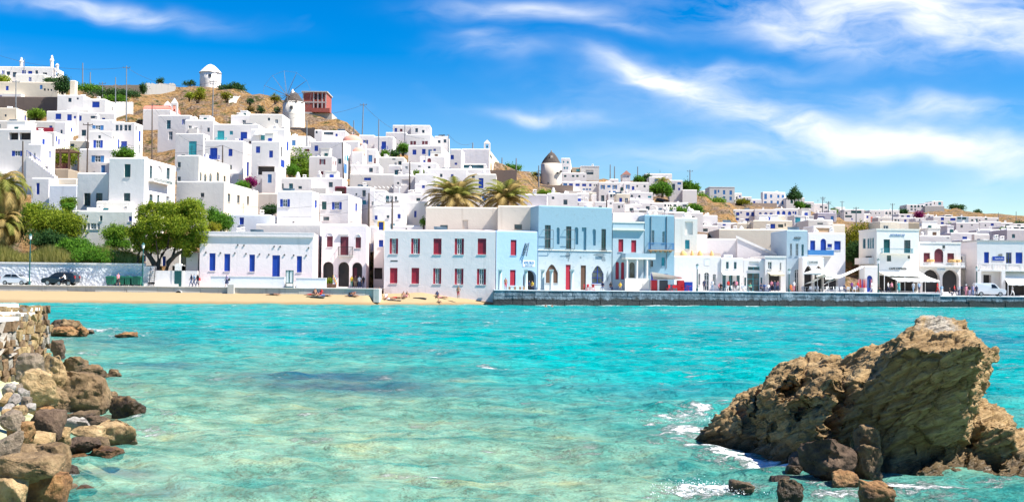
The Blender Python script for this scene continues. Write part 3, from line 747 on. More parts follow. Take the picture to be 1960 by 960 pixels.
H('d1',546,397,780,480,224,0,'long white house with one dark square window','695,422,725,456,d',dep=6,gear=2)
H('d1',955,380,1230,500,222,0,'white terrace house with potted greenery on its roof','1085,405,1108,415,d',dep=6,gear=1)
H('d1',1100,330,1300,420,250,0,'white house with arched red door below the three blue windows','1160,345,1190,378,Am;1128,360,1145,378,b',dep=6,gear=2)
H('d1',890,480,1062,610,206,0,'white cottage with square niche and round chimney','918,535,935,552,d;955,515,1020,560,n',dep=6,gear=2)
H('d1',1062,470,1225,610,204,0,'white cottage with a small blue door left of the palm','1120,552,1142,586,b;1160,560,1190,580,d',dep=6,gear=2)
H('d1',540,470,900,530,212,0,'long low white roofline under the dark square window','655,500,710,522,b',dep=6,gear=3,m='white2')
H('d1',-10,500,236,620,192,0,'white house with green window left of the roof solar heater','0,548,12,590,gg;130,568,158,590,d',dep=6,gear=2)
H('d1',236,500,482,600,193,0,'white house with low roof behind the solar heater','',dep=6,gear=1,m='cool')
H('d1',420,570,512,650,186,0,'red-brown wooden rooftop shed','432,585,500,628,o',m='maroon',dep=3,gear=0,name='rooftop_shed',cat='shed',roof='brown')
H('d1',512,572,708,720,184,-8,'white house with pergola balcony behind the white chimney','585,625,600,640,d;640,600,668,650,d;640,680,670,735,t;645,755,662,782,t',x2=745,gear=1)
H('c8',603,90,846,330,166,-12,'white house with one wide blue-shuttered window and drawn doorway outline','625,145,693,198,B;862,150,878,204,b',x2=893,m='cool',gear=1,key='wideblue')
H('c8',893,110,1092,330,170,-8,'white house with open veranda and blue shutters','910,162,942,216,g;978,165,1046,216,B;1138,172,1153,224,b;920,265,960,290,d',x2=1182,gear=1,m='cool')
H('d1',735,738,978,920,161,0,'white house with blue door in a yellow frame','738,802,762,836,b;835,800,856,822,d;922,790,946,826,b;770,852,810,918,b!;865,868,905,916,t',m='white',dep=6,gear=0,key='yellowdoor')
H('d1',740,625,960,745,172,0,'white terrace house with railing and teal glazed doors','828,645,856,697,tg;862,645,888,697,wg;900,650,918,690,d',dep=5,gear=0,key='terr')
H('d1',950,630,1160,720,177,0,'white house with blue shutter near the first palm','950,657,985,697,b;1072,662,1105,686,d',dep=6,gear=2)
H('d1',985,692,1155,890,166,0,'white house with one narrow blue window left of the beige storey','1055,765,1073,816,b',dep=6,gear=0)
H('d1',880,882,1150,930,158,0,'low white yard wall behind the red-shuttered building','985,902,998,914,d',dep=3,gear=0,name='yard_wall',cat='wall')
H('d1',700,600,830,740,180,0,'white house in shade behind the pergola pole','715,690,730,720,d',dep=6,gear=2)
H('c8',275,250,562,360,163,0,'grey-fronted cottage with two blue windows and white chimney','287,272,307,310,b;350,270,380,318,b',m='stonewash',dep=6,gear=1)
H('c3',360,330,620,440,212,0,'white houses behind the first palm crown','455,360,470,380,d',dep=6,gear=2)
H('c3',620,360,800,470,206,0,'cream white house between the two palm crowns','650,365,668,385,d',dep=6,gear=2,m='white2')
H('c3',560,330,760,420,232,0,'low white house under the conservatory roof','640,360,665,385,d',dep=6,gear=2)
H('c3',900,485,1110,580,190,-10,'pale pinkish wall behind the second palm','',x2=1160,m='pinkish',gear=2)
H('c3',1110,480,1300,570,195,0,'white flat roof with slender chimney behind the blue building','1140,500,1155,515,d',dep=6,gear=2)
H('c3',300,420,480,500,196,0,'white cottage with blue door left of the palm fronds','345,422,362,448,b',dep=6,gear=1)
# ---------------------------------------------------------------- houses on the hill, right part
H('d2',95,85,216,268,346,-12,'tall white house right behind the stone windmill','118,125,138,150,t;172,128,195,155,t;130,200,153,230,t;165,200,185,230,t',x2=242,gear=0)
H('d2',355,190,596,310,352,0,'white house with grey ground floor on the skyline right of the windmill','420,240,520,270,n;400,270,520,300,d',dep=8,gear=1,m='grey',cop='white')
H('d2',240,208,356,290,356,0,'low grey skyline house with one teal window','295,230,340,262,t',dep=7,gear=0,m='mudwall')
H('d2',110,278,430,400,336,0,'long white house with mauve base strip right of the windmill','133,308,165,334,g;238,308,270,334,g;295,308,325,334,g;385,315,405,335,d',dep=8,gear=1)
H('d2',110,394,590,510,312,0,'long white apartment row with many small blue windows','125,415,175,455,k;200,418,250,455,b;285,420,340,452,b;372,422,425,455,b;465,422,495,455,b;525,430,540,450,d;550,430,565,450,d;380,485,410,505,k;420,485,450,505,k;460,485,490,505,k',dep=8,gear=2)
H('d2',590,402,866,580,311,0,'white apartment house with two pairs of open blue shutters','615,438,672,492,K;702,440,745,472,k;770,438,830,494,K;725,515,745,538,k;775,515,815,538,k',dep=8,gear=1)
H('d2',866,400,924,560,318,0,'narrow white link with green court beside the shuttered apartments','875,470,912,535,g',dep=6,gear=0)
H('d2',924,402,1250,530,316,0,'white apartment house with blue shutters and two grey windows','945,435,997,492,K;1085,440,1105,464,d;1178,440,1205,470,d',dep=8,gear=1)
H('d2',900,296,1006,390,352,0,'tiny white chapel with pink roof on the skyline','965,318,980,335,d',dep=6,gear=0,key='pinkchapel',name='chapel',cat='church')
H('d2',730,360,850,410,340,0,'low white wall-like house under the skyline transformer','',dep=5,gear=0)
H('d2',1200,290,1552,420,346,0,'white villa with stepped roof behind the palm on the right crest','1210,320,1290,370,d',dep=8,gear=1)
H('d2',1250,332,1500,430,338,0,'white veranda of the crest villa','1325,352,1372,400,k',dep=6,gear=0)
H('d2',1520,375,1692,590,330,-8,'white crest house with two blue windows and a long side wall','1622,402,1672,432,k;1632,475,1658,506,b',x2=1730,gear=0)
H('d2',1690,500,1880,590,328,0,'low white garden wall running off the crest house','',dep=4,gear=0,name='garden_wall',cat='wall')
H('d2',985,535,1302,670,286,-10,'grey-fronted house with two arched windows and sunlit end','1010,565,1040,597,Ad;1108,570,1138,602,Ad;1235,580,1280,606,t;1390,545,1425,573,t;1400,615,1422,650,b',x2=1478,gear=2,m='cool',mR='white')  # sunlit end painted with a lighter plaster than the shaded front
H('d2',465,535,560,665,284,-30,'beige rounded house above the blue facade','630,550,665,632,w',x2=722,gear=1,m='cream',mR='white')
H('d2',715,545,830,640,290,0,'white house with grid of pale windows under the apartments','740,560,770,600,d;780,560,810,600,d',dep=6,gear=1)
H('d2',820,552,1000,690,274,0,'cream stucco block beside the grey-fronted house','',dep=7,gear=1,m='cream')
H('d2',1155,672,1440,800,264,0,'wide white block with sunlit blank front','1265,690,1290,700,d',dep=8,gear=3)
H('d2',1437,667,1768,760,292,0,'long white house with five small dark windows above the shrubs','1450,690,1475,722,d;1495,693,1515,721,d;1522,693,1543,721,d;1570,690,1610,721,d;1690,695,1745,722,d',dep=8,gear=1)
H('d2',300,545,462,670,276,0,'white cottage with single dark window under the brown bank','330,570,362,600,d;345,618,375,640,d',dep=6,gear=1)
H('d2',540,655,690,790,242,0,'blank white house left of the short dark pole','',dep=7,gear=2)
H('d2',690,640,790,790,246,0,'white house right of the short dark pole','735,670,760,690,d',dep=7,gear=2)
H('d2',785,665,930,810,239,-8,'white house with small paired windows by the red beam','895,700,905,730,d',x2=960,gear=1)
H('d2',905,692,1162,800,250,0,'white house with red-brown timber beam over its terrace','925,702,1040,716,o',dep=7,gear=2)
H('d2',1000,628,1165,700,268,0,'low white house with dark red roof edge','1005,632,1155,650,m',dep=6,gear=1)
H('d2',-10,590,232,740,241,-10,'sunlit white house below the stone windmill','150,590,168,612,d;170,655,205,690,n',x2=262,gear=1)
H('d2',228,655,500,770,232,0,'white roof with small rust-coloured shed','258,665,325,705,m',dep=6,gear=2)
H('d2',120,568,305,690,264,0,'white house at the foot of the brown bank','145,588,170,610,d',dep=6,gear=1,m='white2')
H('d2',1050,755,1240,830,205,0,'white rooftop room with grey tarpaulin','1120,770,1215,792,d',dep=5,gear=1)
H('d2',1240,770,1450,840,208,0,'low cream roof behind the blue balcony building','',dep=5,gear=3,m='white2')
H('d2',1460,790,1720,850,205,0,'white roof with twin domed chimneys','1500,800,1580,830,n',dep=5,gear=2)
H('d2',1720,800,1960,880,206,0,'white roof with grey cooling units','1790,850,1850,880,d',dep=5,gear=3)
H('d2',500,560,560,690,278,0,'small sunlit white cottage left of the beige rounded house','',dep=5,gear=1)
H('d2',1440,740,1520,820,250,0,'small white store among the shrubs','',dep=4,gear=0)
# ---- crest and slopes further right
H('d3',110,108,405,272,432,0,'three-bay white house with seven blue windows on the green crest','165,142,193,192,k;207,142,225,175,k;268,145,295,196,k;345,150,375,200,k;165,212,193,236,k;268,218,292,260,k;345,222,372,264,k',dep=10,gear=1,m='grey',cop='white')
H('d3',405,180,490,262,436,0,'small white annex right of the three-bay house','420,222,440,252,d',dep=6,gear=0)
H('d3',488,222,605,275,445,0,'low white wall stepping down the crest','',dep=5,gear=0)
H('d3',590,252,722,295,450,0,'low white house on the brown crest saddle','',dep=5,gear=0)
H('d3',-60,150,112,200,455,0,'white house peeping over the green knoll','',dep=6,gear=0)
H('d3',735,168,1000,330,462,6,'two-storey white house with six blue windows left of the tall conifer','820,197,845,236,k;905,200,930,236,k;957,200,985,236,k;825,268,850,310,k;900,270,925,310,k;955,270,980,312,k',xl=712,gear=1)
H('d3',1010,234,1226,360,458,0,'white house with arcade behind the conifer','1060,265,1090,300,g;1120,270,1140,297,g;1150,270,1167,300,g;1180,275,1200,306,g',dep=8,gear=1)
H('d3',1226,282,1336,372,482,0,'white skyline house right of the conifer','1280,315,1300,335,d',dep=7,gear=0)
H('d3',1336,303,1500,410,490,0,'white skyline house behind the first crest pole','1405,330,1430,352,d;1460,340,1490,360,d',dep=8,gear=1)
H('d3',390,372,640,520,402,0,'white apartment row with round-headed blue windows, left half','422,405,460,442,b;540,405,577,447,b;600,403,636,452,b;420,470,455,497,b;530,475,575,502,b',dep=9,gear=1)
H('d3',640,370,880,520,401,0,'white apartment row with round-headed blue windows, middle part','690,405,722,452,Ab;752,405,790,456,Ab;815,410,850,452,b',dep=9,gear=1)
H('d3',880,362,1300,500,405,0,'white apartment row with blue windows below the arcade house','900,388,935,432,Ab;962,388,1000,432,Ab;1030,392,1068,436,Ab;1085,395,1103,420,b;1110,395,1130,430,b;1180,395,1205,430,b;1235,398,1262,427,b',dep=9,gear=2)
H('d3',430,530,625,620,216,0,'low cream house above the large ARGO wall','',m='cream',dep=6,gear=2)
H('d3',622,500,1082,620,214,0,'weathered cream house with one blue door above the ARGO wall','825,540,880,594,b;915,545,975,582,d;990,530,1005,570,d',m='cream',dep=7,gear=2)
H('d3',903,440,1002,510,219,0,'small cream roof room above the blue door house','',m='cream',dep=4,gear=0)
H('d3',1105,442,1332,560,242,0,'white pavilion with teal glazing under a flat canopy','1115,465,1178,526,t;1230,465,1268,522,t',dep=6,gear=0,cop='white')
H('d3',1270,492,1560,600,226,0,'cream house with sloping parapet above the louvred roof room','1375,528,1440,545,d',m='white2',dep=7,gear=1)
H('d3',1560,545,1700,610,222,0,'pale house with grey tank beside the dark green tree','1590,480,1680,540,n',m='cream',dep=6,gear=1)
H('d3',1586,345,1700,450,505,0,'rounded white house on the skyline above the green tree','',dep=8,gear=0,m='white2')
H('d3',1690,372,1925,500,498,0,'white house with long dark balcony above the green tree','1770,385,1892,416,g;1700,440,1780,465,d',dep=8,gear=1)
H('d3',-40,440,205,545,242,0,'sunlit white house under the green knoll','10,530,46,560,d',dep=7,gear=2)
H('d3',-40,560,212,640,214,0,'white roof with rusty machinery right of the loggia block','30,595,90,630,d',dep=6,gear=2)
H('d3',200,525,432,620,234,0,'white house with blue side and orange rubble behind','265,535,300,560,b',dep=6,gear=2)
H('d3',1380,410,1590,490,330,0,'brownish unfinished house under the crest poles','1385,455,1460,475,b',m='mauve',dep=6,gear=1)
H('d3',1500,380,1600,450,420,0,'white house between the two tall crest poles','1560,400,1580,420,g',dep=6,gear=1)
# ---- far right
H('d4',585,192,790,275,765,0,'far white hotel with six arched windows on the last hill','630,200,655,228,Ag;672,200,695,228,Ag;712,192,735,226,Ag;755,195,778,224,Ag;630,240,655,258,g;675,242,695,260,g',dep=14,gear=0)
H('d4',788,174,884,245,772,0,'far white hotel wing stepping up the last hill','805,185,830,205,g;855,180,875,200,d',dep=14,gear=0,m='cool')
H('d4',882,152,1012,225,778,0,'far topmost white house with glass corner on the last hill','955,162,988,197,t;905,165,915,190,o',dep=14,gear=1)
H('d4',800,208,1025,250,762,0,'long grey terrace wall under the topmost far house','',dep=6,gear=0,m='concrete',name='terrace_wall',cat='wall')
H('d4',150,258,322,350,605,0,'white house row with tiny windows left of the far pole','155,285,170,305,d;215,285,228,302,d;258,285,270,300,d',dep=10,gear=1)
H('d4',318,256,500,345,612,0,'white house row with arched windows behind the far pole','335,275,360,307,Ad;380,275,400,307,Ad;440,285,455,305,d',dep=10,gear=1)
H('d4',-60,300,80,380,520,0,'white houses above the tree by the tall dark poles','0,345,40,370,b',dep=9,gear=1)
H('d4',75,334,187,385,508,0,'little house with bright red roof terrace above the tree','',m='redroof',dep=8,gear=0,roof='redroof')
H('d4',490,302,682,380,565,0,'white house with dark windows under the far hotel','520,320,550,337,g;585,318,622,340,b',dep=9,gear=1)
H('d4',520,345,700,400,520,0,'low white house under the dark-windowed one','',dep=9,gear=1)
H('d4',780,312,905,420,522,0,'white house at the foot of the brown hill','845,355,865,375,d;840,325,860,340,d',dep=9,gear=1)
H('d4',898,332,1042,450,432,0,'tall white house with two stacked blue windows','985,340,1022,376,b;985,395,1020,421,b;925,395,940,420,d',dep=8,gear=1)
H('d4',1040,335,1170,430,470,0,'white house with wide blue window band','1095,350,1157,379,b',dep=8,gear=1)
H('d4',1030,312,1125,350,560,0,'small white house with dark band under the brown hill','1040,320,1110,333,g',dep=8,gear=0)
H('d4',1165,332,1310,400,522,0,'bluish white house with long glazed front','1180,340,1222,362,g;1235,340,1282,366,g',dep=9,gear=1,m='paleblue2')
H('d4',1308,335,1472,400,562,0,'white flat house on the falling slope of the far hill','1340,365,1365,385,g;1430,370,1450,385,d',dep=9,gear=1)
H('d4',1468,342,1662,400,585,0,'last white house on the falling slope of the far hill','1500,350,1530,370,g;1640,370,1660,385,g',dep=9,gear=1)
H('d4',1165,402,1432,510,332,0,'wide white house with hooked dark window right of the bushes','1215,430,1242,462,d;1340,425,1360,440,d',dep=9,gear=1,m='cool')
H('d4',1430,392,1692,500,362,0,'white house with blue central window on the right slope','1570,412,1606,440,b;1500,425,1515,445,d',dep=9,gear=1,m='cool')
H('d4',1688,402,1830,480,385,0,'white house with flat canopy on the right slope','1740,425,1790,440,g',dep=8,gear=1)
H('d4',1720,445,2010,540,342,0,'long white house with dark gallery near the picture edge','1740,452,1800,470,g;1830,455,1900,470,g;1920,455,1960,475,g',dep=8,gear=1)
H('d4',1830,415,2030,460,420,0,'white houses with dark shrubs at the picture edge','1880,425,1920,445,g',dep=8,gear=1)
H('d4',1440,482,1682,600,272,-4,'white house with one dark slit above the hotel roof','1635,510,1655,541,d',dep=8,gear=1)
H('d4',1680,490,1764,600,266,0,'tan sided white house between the two blocks above the hotel','1700,515,1740,560,y',dep=6,gear=0)
H('d4',1760,482,2020,600,256,0,'plain pinkish white block above the hotel roof','',dep=8,gear=2,m='pinkish')
H('d4',1378,535,1556,640,236,0,'low white rooftop with stacked boxes left of the hotel','1545,515,1560,540,d',dep=7,gear=2)
H('d4',732,474,1122,590,226,0,'long cream house behind the double-arch house','1030,482,1072,496,d;870,540,890,555,d',m='cream',dep=7,gear=1)
H('d4',1100,522,1345,640,216,0,'mauve grey flat roof behind the double-arch house','',m='pinkish',dep=7,gear=1)
H('d4',736,555,1100,640,206,0,'white roof terrace behind the double-arch house','1050,560,1080,590,n',dep=7,gear=2)
H('d4',1240,600,1330,700,198,0,'white stair head between the double arches and the hotel','',dep=5,gear=0)
H('d4',272,388,490,480,187,4,'cream rooftop block on the cafe corner building','',m='cream',dep=5,gear=0,ctrl=False)
H('d4',488,398,606,480,188,4,'small orange-cream rooftop hut on the cafe corner building','',m='towerstone',dep=4,gear=0,ctrl=False)
H('d4',600,400,735,480,192,4,'brown-walled roof yard behind the cafe corner building','',m='mudwall',dep=4,gear=0,ctrl=False)
H('d4',700,392,862,480,232,0,'yellowish cream house right of the cafe roof huts','760,420,802,441,d',m='cream',dep=6,gear=1)
H('d4',860,430,1110,500,300,0,'white roofs left of the bushes on the right slope','920,440,940,460,d',dep=8,gear=2)
H('d4',380,340,520,400,470,0,'low white house below the far pole','',dep=8,gear=2)
H('d4',250,340,390,400,440,0,'white house with tan wall below the far house rows','',m='white2',dep=8,gear=1)
H('d4',690,350,790,420,480,0,'white house right of the purple flowering tree','730,360,745,380,d',dep=8,gear=1)
H('d3',1900,420,2000,480,500,0,'small white house with red base above the tree crown','',dep=8,gear=0)
# ---------------------------------------------------------------- hill
def ctrl_px(px,py,D):
 p = at(px,py,D); CTRL.append((p.x,p.y,p.z)); return p
for a in [(-60,175,330),(130,165,330),(240,185,318),(300,168,330),(350,165,335),(398,163,338),(440,175,325),(500,180,318),(540,190,318),(600,215,300),(650,225,296),(690,255,285),
   (300,200,285),(380,200,280),(460,195,285),(520,205,282),(340,215,268),(430,215,266),(500,222,266),(250,215,270),(230,225,262),(640,240,280),(590,244,278),(557,244,280),
   (720,275,300),(790,262,318),(850,285,300),(930,305,300),(1000,325,318),(1055,355,316),(1100,338,350),(1150,330,362),(1200,335,360),(1240,345,360),(1300,355,350),
   (1330,365,345),(1345,372,400),(1365,376,425),(1330,385,330),(1350,395,320),(1375,390,330),(1390,405,330),(1400,385,440),(1440,388,445),(1480,392,430),(1540,395,440),(1600,398,520),(1700,402,560),
   (1740,402,770),(1800,397,790),(1830,398,785),(1860,406,780),(1890,413,770),(1930,425,760),(1960,430,760),(1780,408,700),(1840,410,700),(1900,418,690),(2060,440,760),(2300,455,760)]:
 ctrl_px(*a)
for px in range(-300,2300,60):                   # the level of the quay behind its edge
 D = np.interp(px,[-300,700,950,1300,1960],[147,150,151,162,176])
 p = at(px,540,D); CTRL.append((p.x,p.y,1.4))
for a,b,c in [(-330,300,30),(-330,180,10),(-400,500,20),(500,300,12),(560,500,20),(600,800,15),(0,700,22),(-300,900,5),(0,1200,5),(400,1300,5),(700,1100,5),(-100,480,38),(60,480,25),(150,620,30)]:
 CTRL.append((a,b,c))
C_ = np.array(CTRL)
def ground_z(X,Y):
 d2 = (X[:,None] - C_[:,0]) ** 2 + (Y[:,None] - C_[:,1]) ** 2
 w_ = 1.0 / (d2 + 14.0) ** 2
 return (w_ * C_[:,2]).sum(1) / w_.sum(1)
def gz(x,y): return float(ground_z(np.array([x]),np.array([y]))[0])
def front_y(X):
 return np.interp(X,[-300,-20,-15,0,25,75,200],[143.5,144.5,148,148,156,172,180])
xs = np.concatenate([np.arange(-420,-190,12.),np.arange(-190,420,2.5),np.arange(420,900,20.)])
ys = np.concatenate([np.arange(138,345,2.0),np.arange(345,560,4.0),np.arange(560,840,6.0),np.arange(840,1500,40.)])
GX,GY = np.meshgrid(xs,ys)
gx,gy = GX.ravel(),GY.ravel()
zz = np.concatenate([ground_z(gx[i:i + 8000],gy[i:i + 8000]) for i in range(0,len(gx),8000)])
fr = front_y(gx)
hn = np.array([noise.fractal((x * .09,y * .09,0),1.0,2.0,5) + .5 * abs(noise.noise((x * .31,y * .31,3))) for x,y in zip(gx,gy)])
zz = zz - .7 + hn * np.clip((gy - 240) / 40,0.0,1.0) * 1.5
tt_ = gx / gy
for (ta,tb,Dh,zh) in SIGHT:                    # the slope must not hide the houses that stand further up it
 lim = CAM.z + (zh - CAM.z) * gy / Dh - .5
 k = (tt_ > ta - .003) & (tt_ < tb + .003) & (gy < Dh - .5) & (gy > 150)
 zz = np.where(k,np.minimum(zz,lim),zz)
zz = np.where(gy < fr,-3.0,np.where(gy < fr + np.interp(gx,[-24,-19],[6,17]),np.minimum(zz,1.6),zz))
edge = np.clip((gx - 380) / 300,0,1) + np.clip((-gx - 190) / 230,0,1) + np.clip((gy - 860) / 500,0,1)
zz = zz * (1 - np.clip(edge,0,1) * .9)
nx,ny = len(xs),len(ys)
me = bpy.data.meshes.new('hill')
fi = [(j * nx + i,j * nx + i + 1,(j + 1) * nx + i + 1,(j + 1) * nx + i) for j in range(ny - 1) for i in range(nx - 1)]
me.from_pydata(np.stack([gx,gy,zz],1).tolist(),[],fi)
me.polygons.foreach_set('use_smooth',[True] * len(me.polygons))
m,n,b = new_mat('hillside')
big,mid,fine = ntex(n,.035,5,.65),ntex(n,.25,6,.65),ntex(n,1.6,6,.7)
dry = ramp(n,fine,[(.3,(.11,.06,.024)),(.5,(.25,.145,.06)),(.7,(.36,.24,.11))])
rock = ramp(n,fine,[(.35,(.06,.04,.03)),(.5,(.16,.11,.075)),(.65,(.32,.24,.17))])
c1 = mixrgb(n,ramp(n,mid,[(.45,(0,0,0)),(.58,(1,1,1))]),dry,rock)
scrub = ramp(n,fine,[(.3,(.022,.030,.010)),(.7,(.075,.075,.022))])
c2 = mixrgb(n,ramp(n,ntex(n,.42,5,.7,(1,1,1)),[(.54,(0,0,0)),(.62,(1,1,1))]),c1,scrub)
n.links.new(c2,b.inputs['Base Color']); b.inputs['Roughness'].default_value = .95; b.inputs['Specular IOR Level'].default_value = .1
bump(n,b,mth(n,'ADD',mth(n,'MULTIPLY',mid,2.0),fine),.9,.6)
me.materials.append(m)
tag(link('hill',me),kind='structure')
# plain land far beyond the hill, out to the horizon
simple('farland',(.24,.17,.10),.95,.3,.01)
q = MB(); q.quad((-5000,900,-1.5),(5000,900,-1.5),(5000,5500,-1.5),(-5000,5500,-1.5)); tag(q.build('ground','farland'),kind='structure')
# ---------------------------------------------------------------- sea
SHAL = [(-30,52),(0,27),(8,23)]
rows = [-60.0,-20.0,-4.0,4.0,7.0]
y = 9.0
while y < 172: rows.append(y); y *= 1.0046
rows += [172.0]
rows = np.array(rows)
tcol = np.concatenate([[-4.0,-2.0,-1.2,-.9],np.linspace(-.66,.66,470),[.9,1.2,2.0,4.0]])
WY,WT = np.meshgrid(rows,tcol,indexing='ij')
WX = WT * (np.maximum(WY,6.0) + 6.0)
rs = np.random.RandomState(3)
dz = np.zeros_like(WX)
sp = np.gradient(rows)[:,None] + 0.0028 * np.maximum(WY,6)
for k in range(46):
 lam = .35 * (16 ** (k / 45.0)); th = rs.normal(-1.9,.62)
 amp = .0075 * lam ** .62 * rs.uniform(.6,1.3)
 kx,ky = math.cos(th) * 2 * math.pi / lam,math.sin(th) * 2 * math.pi / lam
 ph = rs.uniform(0,6.28)
 arg = kx * WX + ky * WY + ph + .8 * np.sin(.31 * WX + .27 * WY + k)
 dz += np.where(sp < lam / 3.0,1,0) * amp * (np.sin(arg) + .35 * np.cos(2 * arg))
dz *= np.clip((WY - 7) / 4,0,1) * np.clip((165 - WY) / 10,0,1)
FOAM = []                                         # x, y, rx, ry, weight : white water round the rocks and the quay
def fo(crop,x,y,rx,ry,w_):
 p = on_z(*pix(crop,x,y),0.0); s = FPX / p.y
 FOAM.append((p.x,p.y,rx / CROPS[crop][2] / s,ry,w_))
fo('cR',190,560,150,1.6,.62); fo('cR',260,545,75,.7,.6); fo('cR',120,620,140,1.0,.6); fo('cR',240,900,190,.8,1.15); fo('cR',420,880,120,.55,.8); fo('cR',760,860,130,.45,1.0); fo('cR',480,770,300,.8,.45)
fo('cR',1300,930,350,.4,.35); fo('cR',60,940,160,.5,.45); fo('cR',380,700,140,.5,.5); fo('cR',960,880,120,.3,.7); fo('cR',620,800,160,.4,.6); fo('cR',1150,900,200,.25,.5)
fo('cR',330,720,170,1.0,.9); fo('cR',560,790,180,.8,.9); fo('cR',100,680,180,1.4,.7); fo('cR',230,640,90,1.0,.8); fo('cR',20,560,120,2.0,.5); fo('cR',860,920,220,.5,.8); fo('cR',1250,905,300,.35,.7); fo('cR',1600,885,250,.4,.6)
fo('cL',700,640,150,1.3,.8); fo('cL',640,560,160,1.4,.75); fo('cL',460,170,120,5,.9); fo('cL',560,195,180,4,.7); fo('cL',560,395,120,1.8,.5); fo('cL',430,540,80,1.1,.9); fo('cL',330,830,120,.6,.5); fo('cL',440,790,160,.6,.4); fo('cL',620,700,90,.6,.5); fo('cL',330,940,160,.35,.45)
fo('cL',680,470,200,2.2,.35); fo('cL',280,235,120,3,.5)
for px in range(950,2100,26):
 FOAM.append((xat(px,100) / 100 * (np.interp(px,[945,1300,1600,1960,2100],[143,151,158,163,165]) - .8),np.interp(px,[945,1300,1600,1960,2100],[143,151,158,163,165]) - .8,2.6,1.2,.55 + .35 * math.sin(px * .37) + .2 * math.sin(px * .11)))
foam = np.zeros_like(WX)
for (fx,fy,rx,ry,w_) in FOAM:
 foam = np.maximum(foam,0) + w_ * np.exp(-((WX - fx) / rx) ** 2 - ((WY - fy) / ry) ** 2)
beach_y = lambda X: np.interp(X,[-90,-58,-20,-6,0],[130,131,139,145.5,147])
foam += 1.3 * np.exp(-((WY - (beach_y(WX) - .6)) / .8) ** 2) * (WX < -3)
wave_crest = np.exp(-((WX - FOAM[1][0] + .1) / 1.3) ** 2 - ((WY - FOAM[1][1]) / .55) ** 2)
dz += .20 * wave_crest * (1 + .25 * np.sin(WX * 9 + WY * 5))
shal = np.clip((47 - (WY + 1.05 * WX + 3.5 * np.sin(WX * .33) + 2 * np.sin(WY * .21))) / 26,0,1)
shal = np.where(WX < -8,np.maximum(shal,np.clip((58 - WY - .2 * (WX + 8)) / 34,0,.95)),shal)
shal = np.maximum(shal,np.clip(1 - np.abs(WY - beach_y(WX)) / 5,0,1) * .6 * (WX < -3))
patch = np.zeros_like(WX)
def pa(px,py,rx,ry,w_):
 global patch
 p = on_z(px,py,0); patch = np.maximum(patch,w_ * np.exp(-((WX - p.x) / rx) ** 2 - ((WY - p.y) / ry) ** 2))
pa(620,722,2.6,2.2,1.0); pa(700,742,2.2,1.5,1.0); pa(590,738,2.0,.9,.8); pa(780,752,3.0,1.2,.5); pa(1500,610,30,10,.45); pa(1250,745,3,2,.35); pa(300,700,2,1.6,.5); pa(250,655,4,5,.4); pa(230,905,.7,.45,.8); pa(310,945,.5,.3,.7)
pa(560,635,8,6,.3); pa(1850,650,12,14,.45); pa(830,675,4,3,.22)
me = bpy.data.meshes.new('sea')
nr,nc = WX.shape
me.from_pydata(np.stack([WX.ravel(),WY.ravel(),dz.ravel()],1).tolist(),[],[(j * nc + i,j * nc + i + 1,(j + 1) * nc + i + 1,(j + 1) * nc + i) for j in range(nr - 1) for i in range(nc - 1)])
me.polygons.foreach_set('use_smooth',[True] * len(me.polygons))
for nm,arr in (('foam',foam),('shallow',shal),('weed',patch)):
 at_ = me.attributes.new(nm,'FLOAT','POINT'); at_.data.foreach_set('value',arr.ravel().astype(np.float32))
m,n,b = new_mat('seawater')
def attr(nm):
 x = n.nodes.new('ShaderNodeAttribute'); x.attribute_name = nm; return x.outputs['Fac']
sh,fm,wd = attr('shallow'),attr('foam'),attr('weed')
n1 = ntex(n,.22,6,.65,(.55,1.0,1)); n2 = ntex(n,.9,6,.7,(.5,1.0,1)); n3 = ntex(n,2.6,5,.7,(.6,1,1))
deep = ramp(n,n1,[(.30,(.0,.16,.175)),(.5,(.0,.27,.265)),(.70,(.002,.37,.345))])
deep = mixrgb(n,mth(n,'MULTIPLY',mth(n,'SUBTRACT',n2,.5,True),1.6,True),deep,(.0,.12,.15))
sand = ramp(n,n2,[(.32,(.012,.19,.175)),(.44,(.085,.33,.275)),(.56,(.19,.42,.32)),(.68,(.34,.41,.22))])
sand = mixrgb(n,mth(n,'MULTIPLY',mth(n,'SUBTRACT',n3,.53,True),3.0,True),sand,(.06,.17,.11))
rip = ntex(n,2.4,8,.78,(.40,1.15,1))  # dark and light wave reflections painted into the water colour
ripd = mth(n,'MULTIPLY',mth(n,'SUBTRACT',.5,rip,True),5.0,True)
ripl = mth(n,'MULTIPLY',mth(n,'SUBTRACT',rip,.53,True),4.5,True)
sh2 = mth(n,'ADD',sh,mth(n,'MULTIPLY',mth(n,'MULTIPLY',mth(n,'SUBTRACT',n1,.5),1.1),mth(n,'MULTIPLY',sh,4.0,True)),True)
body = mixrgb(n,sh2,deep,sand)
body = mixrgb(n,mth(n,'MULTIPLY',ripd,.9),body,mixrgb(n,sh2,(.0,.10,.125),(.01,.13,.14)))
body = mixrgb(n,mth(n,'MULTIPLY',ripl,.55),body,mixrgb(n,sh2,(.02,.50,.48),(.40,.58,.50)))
wf = mth(n,'MULTIPLY',wd,mth(n,'MULTIPLY',n2,1.9),True)
body = mixrgb(n,wf,body,(.0,.065,.15))
f1 = ntex(n,2.6,9,.78,(.8,1,1)); f2 = ntex(n,.38,4,.6)
fmask = mth(n,'MULTIPLY',mth(n,'SUBTRACT',mth(n,'ADD',mth(n,'MULTIPLY',fm,.8),mth(n,'MULTIPLY',mth(n,'SUBTRACT',f1,.5),4.2)),.60,True),2.6,True)
flick = mth(n,'MULTIPLY',mth(n,'SUBTRACT',mth(n,'MULTIPLY',ntex(n,3.4,7,.8,(.45,1,1)),f2),.335,True),14.0,True)  # thin glints painted as white flecks, merged with the foam
fmask = mth(n,'MAXIMUM',fmask,mth(n,'MULTIPLY',flick,.75))
